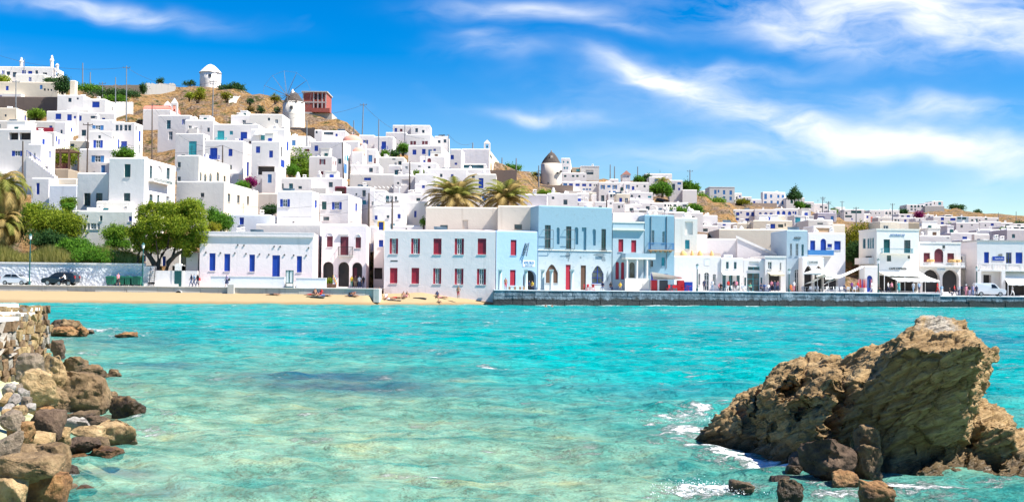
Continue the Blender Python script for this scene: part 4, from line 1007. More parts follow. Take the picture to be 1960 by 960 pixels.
colr = mixrgb(n,fmask,body,(.82,.84,.84))
n.links.new(colr,b.inputs['Base Color'])
n.links.new(mth(n,'ADD',.10,mth(n,'MULTIPLY',fmask,.6)),b.inputs['Roughness'])
b.inputs['IOR'].default_value = 1.14
b.inputs['Specular IOR Level'].default_value = .07
al = mth(n,'SUBTRACT',1.0,mth(n,'MULTIPLY',mth(n,'MULTIPLY',mth(n,'POWER',sh,1.3),.44),mth(n,'SUBTRACT',1.0,fmask)))
n.links.new(al,b.inputs['Alpha'])
hgt = mth(n,'ADD',mth(n,'MULTIPLY',ntex(n,1.1,5,.65,(.6,1.2,1)),1.0),mth(n,'ADD',mth(n,'MULTIPLY',ntex(n,4.0,5,.65,(.7,1.2,1)),.42),mth(n,'MULTIPLY',fmask,.25)))
bump(n,b,hgt,1.0,.42)
me.materials.append(m)
tag(link('sea',me),kind='structure')
# seabed under the clear shallows, with sunken stones
sxs,sys_ = np.arange(-34,16.1,.3),np.arange(9,62,.3)
SX,SY = np.meshgrid(sxs,sys_)
sb = np.array([-.62 + .20 * noise.fractal((x * .5,y * .5,1),1,2,3) + .30 * max(0,noise.noise((x * 1.1,y * .9,7)) - .12) for x,y in zip(SX.ravel(),SY.ravel())])
me = bpy.data.meshes.new('seabed')
k = len(sxs)
me.from_pydata(np.stack([SX.ravel(),SY.ravel(),sb],1).tolist(),[],[(j * k + i,j * k + i + 1,(j + 1) * k + i + 1,(j + 1) * k + i) for j in range(len(sys_) - 1) for i in range(k - 1)])
m,n,b = new_mat('seabedsand')
t1,t2 = ntex(n,.8,6,.7),ntex(n,2.5,5,.7)
n.links.new(mixrgb(n,ramp(n,t1,[(.45,(0,0,0)),(.6,(1,1,1))]),ramp(n,t2,[(.3,(.36,.42,.27)),(.7,(.54,.50,.29))]),ramp(n,t2,[(.3,(.08,.12,.06)),(.7,(.27,.23,.08))])),b.inputs['Base Color'])
b.inputs['Roughness'].default_value = .9
me.materials.append(m); me.polygons.foreach_set('use_smooth',[True] * len(me.polygons))
tag(link('seabed',me),kind='structure')
q = MB(); q.quad((-900,-200,-2.2),(900,-200,-2.2),(900,900,-2.2),(-900,900,-2.2)); tag(q.build('sea_floor','seabedsand'),kind='structure')
# ---------------------------------------------------------------- sand beach
bx,bt = np.arange(-130,0.5,1.0),np.linspace(0,1,22)
V,F_ = [],[]
def sand_top(X): return np.interp(X,[-130,-66,-17,-12,-8,-4,0],[1.30,1.30,1.30,1.55,1.0,.55,.05])
for X in bx:
 yb_ = float(beach_y(np.array(X))); ye = 146.4 if X > -17.2 else 140.2
 for t in bt:
  yy = yb_ - 2.5 + (ye - yb_ + 2.5) * t
  zt_ = float(sand_top(X)); z = -.35 + (zt_ + .35) * (1 - (1 - t) ** 1.5) + .05 * noise.fractal((X * .6,yy * .6,0),1,2,4)
  V.append((X,yy,z))
nb_ = len(bt)
F_ = [(i * nb_ + j,(i + 1) * nb_ + j,(i + 1) * nb_ + j + 1,i * nb_ + j + 1) for i in range(len(bx) - 1) for j in range(nb_ - 1)]
m,n,b = new_mat('beachsand')
geo = n.nodes.new('ShaderNodeNewGeometry'); sp_ = n.nodes.new('ShaderNodeSeparateXYZ'); n.links.new(geo.outputs['Position'],sp_.inputs[0])
t1 = ntex(n,1.5,6,.7)
wet = ramp(n,mth(n,'ADD',sp_.outputs[2],mth(n,'MULTIPLY',mth(n,'SUBTRACT',ntex(n,.3,3),.5),.3)),[(.08,(.22,.15,.08)),(.40,(.35,.265,.15))])
n.links.new(mixrgb(n,mth(n,'MULTIPLY',t1,.35),wet,(.26,.19,.11)),b.inputs['Base Color']); b.inputs['Roughness'].default_value = .95; b.inputs['Specular IOR Level'].default_value = .1
bump(n,b,ntex(n,3,5,.7),.5,.08)
me = bpy.data.meshes.new('beach'); me.from_pydata(V,[],F_); me.materials.append(m); me.polygons.foreach_set('use_smooth',[True] * len(me.polygons))
tag(link('beach',me),kind='structure')
# ---------------------------------------------------------------- promenade, quay
simple('paving',(.50,.47,.43),.9,.2,.8,bmp=.3)
m,n,b = new_mat('quaystone')
t1,t2 = ntex(n,.9,6,.7),ntex(n,4,5,.7)
geo = n.nodes.new('ShaderNodeNewGeometry'); sp_ = n.nodes.new('ShaderNodeSeparateXYZ'); n.links.new(geo.outputs['Position'],sp_.inputs[0])
dry_ = ramp(n,mth(n,'ADD',mth(n,'MULTIPLY',t1,.7),mth(n,'MULTIPLY',t2,.3)),[(.36,(.03,.05,.065)),(.50,(.10,.145,.18)),(.60,(.20,.26,.31)),(.72,(.58,.60,.61))])
alg = ramp(n,t2,[(.3,(.010,.016,.018)),(.7,(.035,.045,.045))])
n.links.new(mixrgb(n,ramp(n,mth(n,'ADD',sp_.outputs[2],mth(n,'MULTIPLY',mth(n,'SUBTRACT',t1,.5),1.1)),[(.80,(1,1,1)),(1.0,(0,0,0))]),dry_,alg),b.inputs['Base Color'])
b.inputs['Roughness'].default_value = .8; bump(n,b,mth(n,'ADD',t1,t2),.8,.12)
plaster('promstone',(.52,.50,.46),(.20,.18,.16),1.0)
def strip(name,pts,z,back,mat):               # level paving from a front edge line back
 mb = MB()
 for (a,b_) in zip(pts,pts[1:]):
  mb.quad((a[0],a[1],z),(b_[0],b_[1],z),(b_[0],b_[1] + back,z),(a[0],a[1] + back,z))
 return tag(mb.build(name,mat),kind='structure')
PROM = [(-140,139.4),(-16.9,139.6)]
strip('promenade',PROM,2.0,12,'paving')
QB = [(945,143.6),(1000,144.2),(1150,147.6),(1300,151.5),(1600,158.3),(1800,161.6)]
QP = [(xat(px,D),D) for px,D in QB]
strip('quay_pavement',QP,1.995,26,'paving')
QR = [(xat(1800,163.2),163.2),(xat(1960,165),165.0),(xat(2300,170),170.0)]
strip('lower_quay_pavement',QR,1.62,30,'paving')
def masonry(name,pts,z0,z1,mat,label,courses,blk,seed,cap=None,core='darkgrey',th=.5):
 rg = random.Random(seed)
 root = empty(name,(pts[0][0],pts[0][1],0)); tag(root,label,'wall')
 mb = MB()
 for (a,b_) in zip(pts,pts[1:]):
  mb.add([(a[0],a[1] + .06,z0 - 1.5),(b_[0],b_[1] + .06,z0 - 1.5),(b_[0],b_[1] + .06,z1 - .02),(a[0],a[1] + .06,z1 - .02),(a[0],a[1] + 1.5,z1 - .02),(b_[0],b_[1] + 1.5,z1 - .02)],[(0,1,2,3),(3,2,5,4)])
 c = mb.build('core',mat); c.parent = root; c.matrix_parent_inverse = Matrix.Translation(root.location).inverted()
 protos = []
 for i in range(6):
  me_ = MB(); j = lambda: rg.uniform(-.03,.03)
  me_.add([(0 + j(),j(),0),(1 + j() * .3,j(),0),(1,1,0),(0,1,0),(0 + j() * .3,j(),1 + j()),(1 + j() * .3,j(),1 + j()),(1,1,1),(0,1,1)],[(0,1,5,4),(4,5,6,7),(1,2,6,5),(3,0,4,7)])
  protos.append(me_.mesh('stone_block',mat))
 cnt = 0
 for (a,b_) in zip(pts,pts[1:]):
  L = math.hypot(b_[0] - a[0],b_[1] - a[1]); ang = math.atan2(b_[1] - a[1],b_[0] - a[0])
  zc = z0
  for ci,fr_ in enumerate(courses):
   h_ = (z1 - z0) * fr_; s = -rg.uniform(0,.6) if False else 0.0
   while s < L - .05:
    l_ = min(rg.uniform(.7,1.3) * blk[ci],L - s)
    o = link('stone_block',protos[cnt % 6],root); cnt += 1
    o.location = (a[0] + math.cos(ang) * s - root.location.x,a[1] + math.sin(ang) * s - root.location.y - .02 - rg.uniform(0,.07),zc)
    o.rotation_euler = (0,0,ang); o.scale = (l_ - .04,.5,h_ - .035)
    s += l_
   zc += h_
 if cap:
  s_ = MB()
  for (a,b_) in zip(pts,pts[1:]):
   ang = math.atan2(b_[1] - a[1],b_[0] - a[0]); L = math.hypot(b_[0] - a[0],b_[1] - a[1])
   k = max(1,int(L / 2.2))
   for i in range(k):
    o = link('capping_stone',MB().box(.02,-.16,0,L / k - .02,.5,.10).mesh('capping_stone',cap),root)
    o.location = (a[0] + math.cos(ang) * L * i / k - root.location.x,a[1] + math.sin(ang) * L * i / k - root.location.y,z1 - .02 + rg.uniform(0,.02)); o.rotation_euler = (0,0,ang)
 return root
masonry('quay_wall',QP,0.0,1.93,'quaystone','long dark stone quay wall below the waterfront cafes',(.36,.30,.34),(2.2,1.6,1.9),5,'stonewash')
masonry('quay_wall',QR,0.0,1.55,'quaystone','lower quay wall in front of the parked white van',(.5,.5),(2.0,1.7),6,'stonewash')
pw_ = masonry('promenade_wall',PROM,0.9,1.94,'promstone','low grey promenade wall behind the sand beach',(1.0,),(3.2,),7,'white2')
MB().box(-17.5 + 140,-.25,.3,-16.8 + 140,2.6,1.99).build('end_stone','promstone',pw_)
q = MB(); q.quad((QP[0][0],QP[0][1],-1.5),(QP[0][0],QP[0][1],1.93),(QP[0][0],160,1.93),(QP[0][0],160,-1.5))
q.quad((QP[-1][0],QP[-1][1],-1.5),(QP[-1][0],QP[-1][1],1.99),(QP[-1][0],164,1.99),(QP[-1][0],164,-1.5))
tag(q.build('quay_return','quaystone'),'stone end faces of the quay by the beach and the step','wall')
# ---------------------------------------------------------------- details of the waterfront buildings
# long building: cornice, wall lamps, terrace wall in front
r_,P0,u,v,Wd,dp,z1,cr = HOUSES['long']
q = MB(); q.box(-.25,-.22,z1 - .55,Wd + .15,0,z1 - .12); q.box(-.27,-.24,z1 - .12,Wd + .17,0,z1 + .06); q.build('cornice','front',r_)
lm = MB().box(-.04,-.05,-.03,.04,0,.03).box(-.09,-.09,-.18,.09,-.02,-.03,taper=0).mesh('wall_lamp','darkgrey')
for x,y in ((122,503),(221,507),(319,508),(395,512),(486,516),(550,518),(656,520),(719,523),(804,524),(339,453),(381,455),(586,463),(627,464),(820,473)):
 a,z = fhit('long',x,y); link('wall_lamp',lm,r_,(a,0,z))
def low_wall(label,px0,px1,D0,D1,z0,z1,th,mat,name='low_wall',cat='wall',cap=None):
 a,b = at(px0,540,D0),at(px1,540,D1)
 ang = math.atan2(b.y - a.y,b.x - a.x); L = math.hypot(b.x - a.x,b.y - a.y)
 root = empty(name,(a.x,a.y,z0),ang); tag(root,label,cat)
 MB().box(0,0,-.3,L,th,z1 - z0).build('wall',mat,root)
 if cap: MB().box(-.04,-.05,z1 - z0,L + .04,th + .05,z1 - z0 + .08).build('coping',cap,root)
 return root,L
low_wall('low bluish white terrace wall in front of the blue shutters',403,545,141.9,142.1,2,3.35,.4,'stonewash',cap='white')
low_wall('low bluish white terrace wall right of the garden steps',566,624,142.1,142.2,2,3.25,.4,'stonewash',cap='white')
rt,L = low_wall('white garden wall with arched gate under the tamarisk',283,378,142.4,142.4,2,4.05,.35,'cool',name='garden_wall')
gx = (at(341,540,142.4).x - at(283,540,142.4).x)
g = MB(); g.box(gx - .75,-.08,-.2,gx - .45,.45,2.75); g.box(gx + .45,-.08,-.2,gx + .75,.45,2.75); g.box(gx - .75,-.08,2.05,gx + .75,.45,2.7)
g.prism([(gx - .5,2.7)] + [(gx - .5 * math.cos(math.pi * i / 8),2.7 + .32 * math.sin(math.pi * i / 8)) for i in range(1,8)] + [(gx + .5,2.7)],-.05,.4); g.build('gate_arch','white',rt)
q = MB(); leaf(q,gx - .45,gx + .45,2.05,-.12,-.09); q.build('gate','green',rt)
q = MB(); q.box(-.6,-.35,-.1,L * .62,0,.32); q.build('plinth','white',rt)
st = MB()
for i in range(4): st.box(at(548,540,142).x - 0 + i * .0,141.3 + i * .28,1.95,at(566,540,142).x,142.6,2.0 + .22 * (i + 1))
tag(st.build('garden_steps','white'),'white steps leading up to the tall blue door','steps')
fr = empty('menu_stand',(at(553.5,540,141).x,141.2,2.0)); tag(fr,'black framed menu stand at the top of the white steps','stand')
q = MB(); w_,h_ = .5,1.35
q.box(-w_,-.04,.1,-w_ + .09,.04,h_ + .9); q.box(w_ - .09,-.04,.1,w_,.04,h_ + .9); q.box(-w_ + .09,-.04,.55,w_ - .09,.04,.65); q.box(-w_ + .09,-.04,h_ + .8,w_ - .09,.04,h_ + .9); q.box(-.05,-.04,.65,.05,.04,h_ + .8); q.box(-w_,-.2,0,w_,.2,.1); q.build('frame','green',fr)
MB().box(-w_ + .09,0,.65,w_ - .09,.02,h_ + .8).build('board','canvas',fr)
# arch building
balcony('arches',1020,1120,468,528,'iron',.9,'concrete')
r_ = HOUSES['arches'][0]
for x0,x1,yt in ((945,985,365),(1140,1177,375)):
 a,z = fhit('arches',x0,yt + 28); b,_ = fhit('arches',x1,yt)
 pts = [(a + (b - a) / 2 * (1 - math.cos(math.pi * i / 10)),z + (b - a) / 2 * math.sin(math.pi * i / 10)) for i in range(11)]
 MB().tube([(x,-.03,zz_) for x,zz_ in pts],.05,5).build('window_arch','white',r_)
board('arches',1030,378,1092,388,'white','hood_mould',.25)
balcony('alley',1217,1255,450,495,'blue',.8,'white')
# red building: sign strokes and dark plinth stain
q = MB()
for i in range(6):
 a,z = fhit('red',115 + i * 9,496); q.box(a,-.02,z - .08,a + .2,0,z + .06)
q.build('lettering','darkgrey',HOUSES['red'][0])
# wing: hotel sign, roof ladder
board('wing',1172,492,1266,545,'whitepaint','sign_board',.04)
text('wing','HOTEL DELOS',1180,1258,500,522,'skyblue'); text('wing','ROOMS TO LET',1190,1250,528,538,'skyblue')
def ladder(label,pB,pT,wd,mat='iron',n=9):
 pB,pT = Vector(pB),Vector(pT)
 o = empty('ladder',pB); tag(o,label,'ladder')
 d = pT - pB; s = Vector((wd / 2,0,0))
 for k in (-1,1): MB().tube([s * k,d + s * k],.045,6).build('rail',mat,o)
 for i in range(1,n): MB().tube([-s + d * i / n,s + d * i / n],.03,5).build('rung',mat,o)
 return o
a = at(1005.5,490,147.2); b = at(1010,465,147.9)
ladder('dark ladder leaning on the wall above the hotel sign',at(1004,490,147.35),at(1009,464,147.75),.5)
pb = at(290,541,142.0); pt = at(293,511,142.3)
ladder('dark ladder leaning on the garden wall beside the bins',(pb.x,141.9,2.0),(pt.x,142.3,pt.z),.62)
# big blue building: string course, stone columns on the terrace
r_ = HOUSES['bluebig'][0]
a,z = fhit('bluebig',120,468); b,_ = fhit('bluebig',686,490)
MB().box(-.08,-.1,z - .12,HOUSES['bluebig'][4],0,z).build('string_course','white2',r_)
for x0,x1,y0,y1 in ((166,235,318,460),(330,400,318,465),(600,645,470,484)):
 a,zt = fhit('bluebig',x0,y0,None,.4); b,zb_ = fhit('bluebig',x1,y1,None,.4)
 q = MB(); q.tube([(a,-.4,zt),(b,-.4,zt)],.03,5); q.tube([(a,-.4,(zt + zb_) / 2),(b,-.4,(zt + zb_) / 2)],.03,5); q.tube([(a,-.4,zb_),(b,-.4,zb_)],.03,5); q.tube([(b,-.4,zt),(b,-.4,zb_)],.03,5); q.tube([(a,0,zt),(a,-.4,zt)],.03,5); q.tube([(b,0,zb_),(b,-.4,zb_)],.03,5)
 q.build('window_rail','iron',r_)
def patch(key,x0,y0,x1,y1,seed,mat='grey'):
 rg = random.Random(seed); a,zt = fhit(key,x0,y0); b,zb_ = fhit(key,x1,y1)
 cx,cz,rx,rz_ = (a + b) / 2,(zt + zb_) / 2,(b - a) / 2,(zt - zb_) / 2
 pts = [(cx + rx * rg.uniform(.5,1.1) * math.cos(t),cz + rz_ * rg.uniform(.5,1.1) * math.sin(t)) for t in [i * 2 * math.pi / 16 for i in range(16)]]
 MB().prism(pts,-.012,.01).build('bare_patch',mat,HOUSES[key][0])
plaster('bareplaster',(.20,.25,.28),(.12,.14,.16),.5)
for i,p in enumerate(((330,480,366,545),(345,530,360,565),(545,492,640,530),(600,515,640,565),(640,620,662,725),(436,522,452,540))): patch('bluebig',*p,i,'bareplaster')
simple('columnstone',(.42,.50,.50),.8,.2,2,bmp=.3)
for i,(px,yb,D,lab) in enumerate(((990,743,145.0,'first pale column on the quay beside the white stair wall'),(1196,747,145.6,'second pale column on the quay in front of the arched porch'),(1330,742,148.5,'third pale column on the quay, set back'),
          (1400,745,148.0,'fourth pale column on the quay before the brown arch'),(1565,745,149.0,'fifth pale column on the quay before the red door'))):
 X,Yt = pix('cA',px,565); p = at(X,540,D); zt = at(X,Yt,D).z
 o = empty('column',(p.x,p.y,2.0)); tag(o,lab,'column','pale columns on the quay')
 MB().lathe([(.30,0),(.30,.12),(.24,.16),(.23,zt - 2.2)],12).build('shaft','columnstone',o,smooth=True)
 MB().box(-.3,-.3,zt - 2.2,.3,.3,zt - 2.0).build('capital','columnstone',o)
# columned porch building
key = 'porchb'; r_ = HOUSES[key][0]
a,zt = fhit(key,790,497,None,2.2); b,zb_ = fhit(key,1020,545,None,2.2)
o = MB().box(a,-2.2,zb_,b,0,zb_ + .25).build('balcony','white2',r_)
MB().box(a,-2.2,zb_ + .25,b,-2.1,zt).box(a,-2.1,zb_ + .25,a + .1,0,zt).box(b - .1,-2.1,zb_ + .25,b,0,zt).build('parapet','paleblue2',o)
for x in (792,868,945):
 c,_ = fhit(key,x + 8,600,None,2.0); MB().lathe([(.17,0),(.16,zb_)],10,(c,-2.0,0)).build('column','white',r_)
c,zt = fhit(key,785,688,None,2.1); d,_ = fhit(key,968,690,None,2.1)
MB().box(c,-2.2,0,d,-2.0,zt).build('porch_parapet','white2',r_)
a,zt = fhit(key,690,258); b,zb_ = fhit(key,930,325)
MB().box(-.1,-.35,zb_,HOUSES[key][4] + .05,0,zb_ + .18).build('cornice','white2',r_)
balcony('bluebalc',975,1162,418,472,'skyblue',1.0,'tan',brackets=5)
for x in (985,1105):
 a,z = fhit('bluebalc',x,215); MB().tube([(a,-.06,z),(a,-.06,3.2)],.05,6).build('drain_pipe','polegrey',HOUSES['bluebalc'][0])
# orange parasols folded on the low terrace
rg = random.Random(8)
for i,(x,w_,lab) in enumerate(((255,60,'wide'),(345,30,'small'),(425,46,'tall'),(545,34,'squat'))):
 X,Y = pix('cC',x,345); p = at(X,Y,166.5)
 q = MB(); rr = w_ / 5.333 / (FPX / 166.5) / 2 * 1.25
 z0 = HOUSES['low1'][0].location.z + HOUSES['low1'][6] - .35
 q.lathe([(rr,0),(rr,.45),(rr * .85,.8),(rr * .45,1.15),(.03,1.3)],12)
 tag(q.build('sun_canopy','orange',loc=(p.x,p.y,z0),smooth=True),f'{lab} orange canopy on the low white roof terrace','canopy','orange canopies on the terrace')
rail(HOUSES['low1'][0],.1,HOUSES['low1'][4] - .1,.12,HOUSES['low1'][6],.42,'orange','terrace_rail')
def awning(key,x0,x1,y0,y1,out,mat,name='awning',posts=False,crop=None):
 r0 = HOUSES[key][0]
 a,z = fhit(key,x0,y0,crop); b,_ = fhit(key,x1,y0,crop); _,zf = fhit(key,x0,y1,crop,out)
 q = MB(); n_ = max(4,int((b - a) / .5))
 for i in range(n_):
  xa,xb = a + (b - a) * i / n_,a + (b - a) * (i + 1) / n_
  sg = lambda k: -.05 * math.sin(math.pi * k / 4)
  for k in range(4):
   y1_,y2_ = -out * k / 4,-out * (k + 1) / 4; za,zb2 = z + (zf - z) * k / 4 + sg(k),z + (zf - z) * (k + 1) / 4 + sg(k + 1)
   q.quad((xa,y1_,za),(xb,y1_,za),(xb,y2_,zb2),(xa,y2_,zb2))
  q.quad((xa,-out,zf),(xb,-out,zf),(xb,-out - .01,zf - .22 - .05 * (i % 2)),(xa,-out - .01,zf - .22 - .05 * (i % 2)))
 o = q.build(name,mat,r0)
 if posts:
  for x in (a + .05,(a + b) / 2,b - .05): MB().box(x - .04,-out + .02,0,x + .04,-out + .1,zf).build('post','whitepaint',o)
 return o
awning('low2',645,855,527,552,.9,'canvas'); awning('low4',1118,1262,535,556,1.3,'canvasbeige')
awning('cafe',150,440,658,682,2.4,'canvas',posts=True); awning('cafe',200,492,690,722,4.6,'canvas',posts=True)
awning('hotel',1020,1262,662,748,2.6,'canvas',posts=True)
# lettering
text('argo1','ARGO',1140,1242,252,270,'black',bold=.01)
text('argo2','ARGO',410,456,456,470,'black',bold=.01)
board('twinpoint',505,612,570,632,'grey','sign_board'); text('twinpoint','CAFE BAR',510,565,617,628,'darkgrey')
text('cafe','CAFE EXPRESS',226,350,634,650,'black',bold=.01)
text('cafe','RESTAURANT BAR',236,338,398,412,'skyblue')
board('hotel',958,556,1042,586,'blue'); text('hotel','HOTEL',1000,1030,538,553,'black'); text('hotel','MADOUPA',975,1035,566,577,'whitepaint')
board('twoarch',565,630,626,660,'stonewash'); text('twoarch','LA TERRASSE',570,622,640,650,'skyblue')
board('low1',470,408,524,468,'whitepaint','plaque',.02);
# blue-window house, cafe and hotel balconies
balcony('bluewin',505,672,542,577,'skyblue',.9,'white',solid=True)
balcony('cafe',183,400,498,533,'teal',.9,'white2')
r_ = HOUSES['cafe'][0]; dpc = HOUSES['cafe'][5]
o = MB().box(-.9,1.0,4.45,0,dpc - .5,4.6).build('balcony','white2',r_)
q = MB(); q.box(-.9,1.0,4.6,-.8,dpc - .5,5.5); q.box(-.8,1.0,4.6,0,1.1,5.5); q.build('parapet','white',o)
key = 'hotel'; r_ = HOUSES[key][0]
a,zt = fhit(key,868,603,None,1.6); b,zb_ = fhit(key,1262,652,None,1.6)
o = MB().box(a,-1.6,zb_ - .25,b,0,zb_).build('balcony','white',r_)
bal = MB(); bal.box(a,-1.6,zt - .14,b,-1.4,zt)
bm_ = MB().lathe([(.07,0),(.05,.1),(.09,.3),(.05,.6),(.07,.78)],6).mesh('baluster','white')
bal.build('handrail','white',o)
k = int((b - a) / .24)
for i in range(k):
 if i % 9 == 0: MB().box(a + i * .24 - .1,-1.6,zb_,a + i * .24 + .1,-1.4,zt - .14).build('pier','white',o)
 else:
  c = link('baluster',bm_,o,(a + i * .24,-1.5,zb_)); c.scale = (1,1,(zt - zb_ - .14) / .78)
for x in (845,1015):
 c,_ = fhit(key,x + 18,700,None,1.4); MB().box(c - .3,-1.6,0,c + .3,-1.1,zb_ - .25).build('pillar','white',r_)
# terrace tables of the two-arch house
a,zt = fhit('twoarch',440,600,None,1.4); b,zb_ = fhit('twoarch',735,622,None,1.4)
o = MB().box(-.05,-1.4,zb_ - .2,HOUSES['twoarch'][4] + .05,0,zb_).build('balcony','white',HOUSES['twoarch'][0])
rail(o,.0,HOUSES['twoarch'][4],-1.35,zb_,.5,'whitepaint',ends=1.3)
for x,w_ in ((492,60),(655,38),(695,32)):
 c,_ = fhit('twoarch',x + w_ / 2,600,None,.7)
 MB().lathe([(.05,0),(.05,.55),(.6,.6),(.6,.95),(.3,1.0)],10,(c,-.7,zb_)).build('terrace_table','orange',o)
balcony('green1',0,1,0,1,'green') if False else None
r_,P0,u,v,Wd,dp,z1,cr = HOUSES['green1']                       # the green balcony hangs on the right-hand side
def shit(key,x,y,off=0.0):
 root,P0,u,v,Wd,dp,z1,cr = HOUSES[key]; P1 = P0 + u * (Wd + off)
 d = ray(*pix(cr,x,y)); t = (P1 - CAM).dot(u) / d.dot(u); q_ = CAM + d * t
 return (q_ - P1).dot(v),q_.z - root.location.z
a,zt = shit('green1',945,768,.9); b,zb_ = shit('green1',1058,812,.9)
q = MB().box(Wd,a,zb_ - .15,Wd + .9,b,zb_).build('balcony','white2',r_)
rl = rail(q,0,b - a,0,0,zt - zb_,'green',ends=.85); rl.location = (Wd + .86,a,zb_); rl.rotation_euler = (0,0,math.pi / 2)
# red railing terrace, pergola, stairs on the left hill
a,z = fhit('redrail',165,460); b,z2 = fhit('redrail',326,490)
MB().box(a,.05,z2,b,.15,z).build('railing','red',HOUSES['redrail'][0])
for key,x0,x1,yt,yb,mt in (('turqdoor',168,232,520,537,'turq'),('turqdoor',312,372,530,558,'blue'),('bluebal2',128,188,630,656,'blue'),('ridgeb',788,842,248,276,'blue')):
 balcony(key,x0,x1,yt,yb,mt,.7,'white')
awning('awn',415,545,486,500,1.0,'canvas')
pw = HOUSES['pergwall']; r_ = pw[0]
root = empty('pergola',tuple(r_.location + Vector((0,0,pw[6])))); tag(root,'dark wooden pergola with red railing on the restaurant terrace','pergola')
Lx = pw[4]
for x in (.1,Lx * .33,Lx * .66,Lx - .1):
 for y in (.3,4.6): MB().box(x - .08,y - .08,-.3,x + .08,y + .08,3.2).build('post','brown',root)
for y in (.3,4.6): MB().box(-.2,y - .07,3.2,Lx + .2,y + .07,3.4).build('beam','brown',root)
for i in range(12): MB().box(Lx * i / 11 - .04,-.1,3.4,Lx * i / 11 + .04,5,3.5).build('rafter','brown',root)
rail(root,.1,Lx - .1,.3,0,.95,'maroon')
r_ = HOUSES['stairhouse'][0]
q = MB()
for i in range(12): q.box(.3 + i * .42,-1.1,-1.5,.3 + (i + 1) * .42,0,3.6 - i * .3)
o = q.build('stair','white',r_)
rl = MB()
for i in range(12): rl.box(.3 + i * .42 - .02,-1.08,3.6 - i * .3,.3 + i * .42 + .02,-1.04,4.55 - i * .3)
rl.tube([(.3,-1.06,4.6),(.3 + 12 * .42,-1.06,4.6 - 3.6)],.04,6); rl.build('railing','blue',o)
q = MB()
for i in range(9): q.box(-1.2 - i * 0.02,-.3 - i * .35,-3,.9,-i * .35,-.1 - i * .2)
p = at(62,372,173); tag(q.build('garden_steps','white2',loc=(p.x + 4.2,p.y,p.z)),'stone garden steps below the small house with blue door','steps')
r_ = HOUSES['terr'][0]; rail(r_,.0,HOUSES['terr'][4],-2.6,.35,.9,'whitepaint')
MB().box(0,-2.7,-2,HOUSES['terr'][4],0,.33).build('terrace','white',r_)
q = MB()
for x in (.2,HOUSES['terr'][4] - .2): q.box(x - .06,-2.4,.35,x + .06,-2.28,3.2)
for i in range(7): q.box(.2 + (HOUSES['terr'][4] - .4) * i / 6 - .03,-2.5,3.2,.2 + (HOUSES['terr'][4] - .4) * i / 6 + .03,0,3.28)
q.build('pergola','canvas',r_)
a,z = fhit('yellowdoor',765,848); b,z2 = fhit('yellowdoor',815,918)
q = MB(); q.box(a - .03,-.04,z2,a + .12,0,z); q.box(b - .12,-.04,z2,b + .03,0,z); q.box(a + .12,-.04,z - .12,b - .12,0,z); q.build('door_surround','yellow',HOUSES['yellowdoor'][0])
# churches: domes, gables
def dome(key,mat,rr,frac=1.0):
 root,P0,u,v,Wd,dp,z1,cr = HOUSES[key]
 rr = min(rr,Wd * .6)
 prof = [(rr * 1.02,0),(rr * 1.02,.5)] + [(rr * math.cos(t),.5 + rr * .75 * math.sin(t)) for t in [i * math.pi / 16 for i in range(8)]] + [(0,.5 + rr * .75)]
 MB().lathe(prof,20,(Wd / 2,dp / 2,z1 - .4)).build('dome',mat,root,smooth=True)
 q = MB(); zc = z1 + .1 + rr * .75; q.box(Wd / 2 - .04,dp / 2 - .04,zc,Wd / 2 + .04,dp / 2 + .04,zc + .7); q.box(Wd / 2 - .22,dp / 2 - .03,zc + .4,Wd / 2 + .22,dp / 2 + .03,zc + .48); q.build('cross','whitepaint',root)
dome('domechurch','pinkdome',3.3); dome('pinkchurch','pinkdome',1.7)
root,P0,u,v,Wd,dp,z1,cr = HOUSES['church']
bar = [(0,z1)] + [(0,z1)]
q = MB(); q.prism([(dp / 2 * (1 - math.cos(math.pi * i / 12)),z1 - .2 + 1.5 * math.sin(math.pi * i / 12)) for i in range(13)],0,Wd)
o = q.build('barrel_roof','redroof',root); o.rotation_euler = (0,0,-math.pi / 2); o.location = (0,dp,0);
def bell_gable(root,x,y,z,h,w=1.6,mat='white'):
 q = MB()
 q.box(x - w / 2,y - .3,z - .5,x - w / 2 + .4,y + .3,z + h * .6); q.box(x + w / 2 - .4,y - .3,z - .5,x + w / 2,y + .3,z + h * .6); q.box(x - w / 2,y - .3,z + h * .6,x + w / 2,y + .3,z + h * .72)
 q.add([(x - w / 2,y - .3,z + h * .72),(x + w / 2,y - .3,z + h * .72),(x + w / 2,y + .3,z + h * .72),(x - w / 2,y + .3,z + h * .72),(x,y,z + h * 1.1)],[(0,1,4),(1,2,4),(2,3,4),(3,0,4)])
 o = q.build('bell_gable',mat,root)
 MB().lathe([(.02,.5),(.12,.45),(.18,.1),(.26,0)],8,(x,y,z + h * .2)).build('bell','iron',o)
bell_gable(root,Wd + .6,1.0,z1 - 1,3.6); bell_gable(root,Wd - 1.4,2.0,z1 - .5,2.6)
root,P0,u,v,Wd,dp,z1,cr = HOUSES['bellchurch']; bell_gable(root,Wd - .6,.8,z1,2.2)
root,P0,u,v,Wd,dp,z1,cr = HOUSES['pinkchapel']
MB().prism([(-.2,z1 - .1),(Wd / 2,z1 + 1.2),(Wd + .2,z1 - .1)],-.2,dp + .2).build('gable_roof','pinkdome',root)
root,P0,u,v,Wd,dp,z1,cr = HOUSES['villa']
for x,h in ((125,2.6),(312,3.2),(345,1.2)):
 a,_ = fhit('villa',x,100);
 MB().lathe([(.45,-1),(.42,h * .6),(.55,h * .62),(.55,h * .7),(.3,h * .85),(.34,h * .95),(.1,h * 1.1)],10,(a,.5,z1 - .3)).build('chimney','white',root)
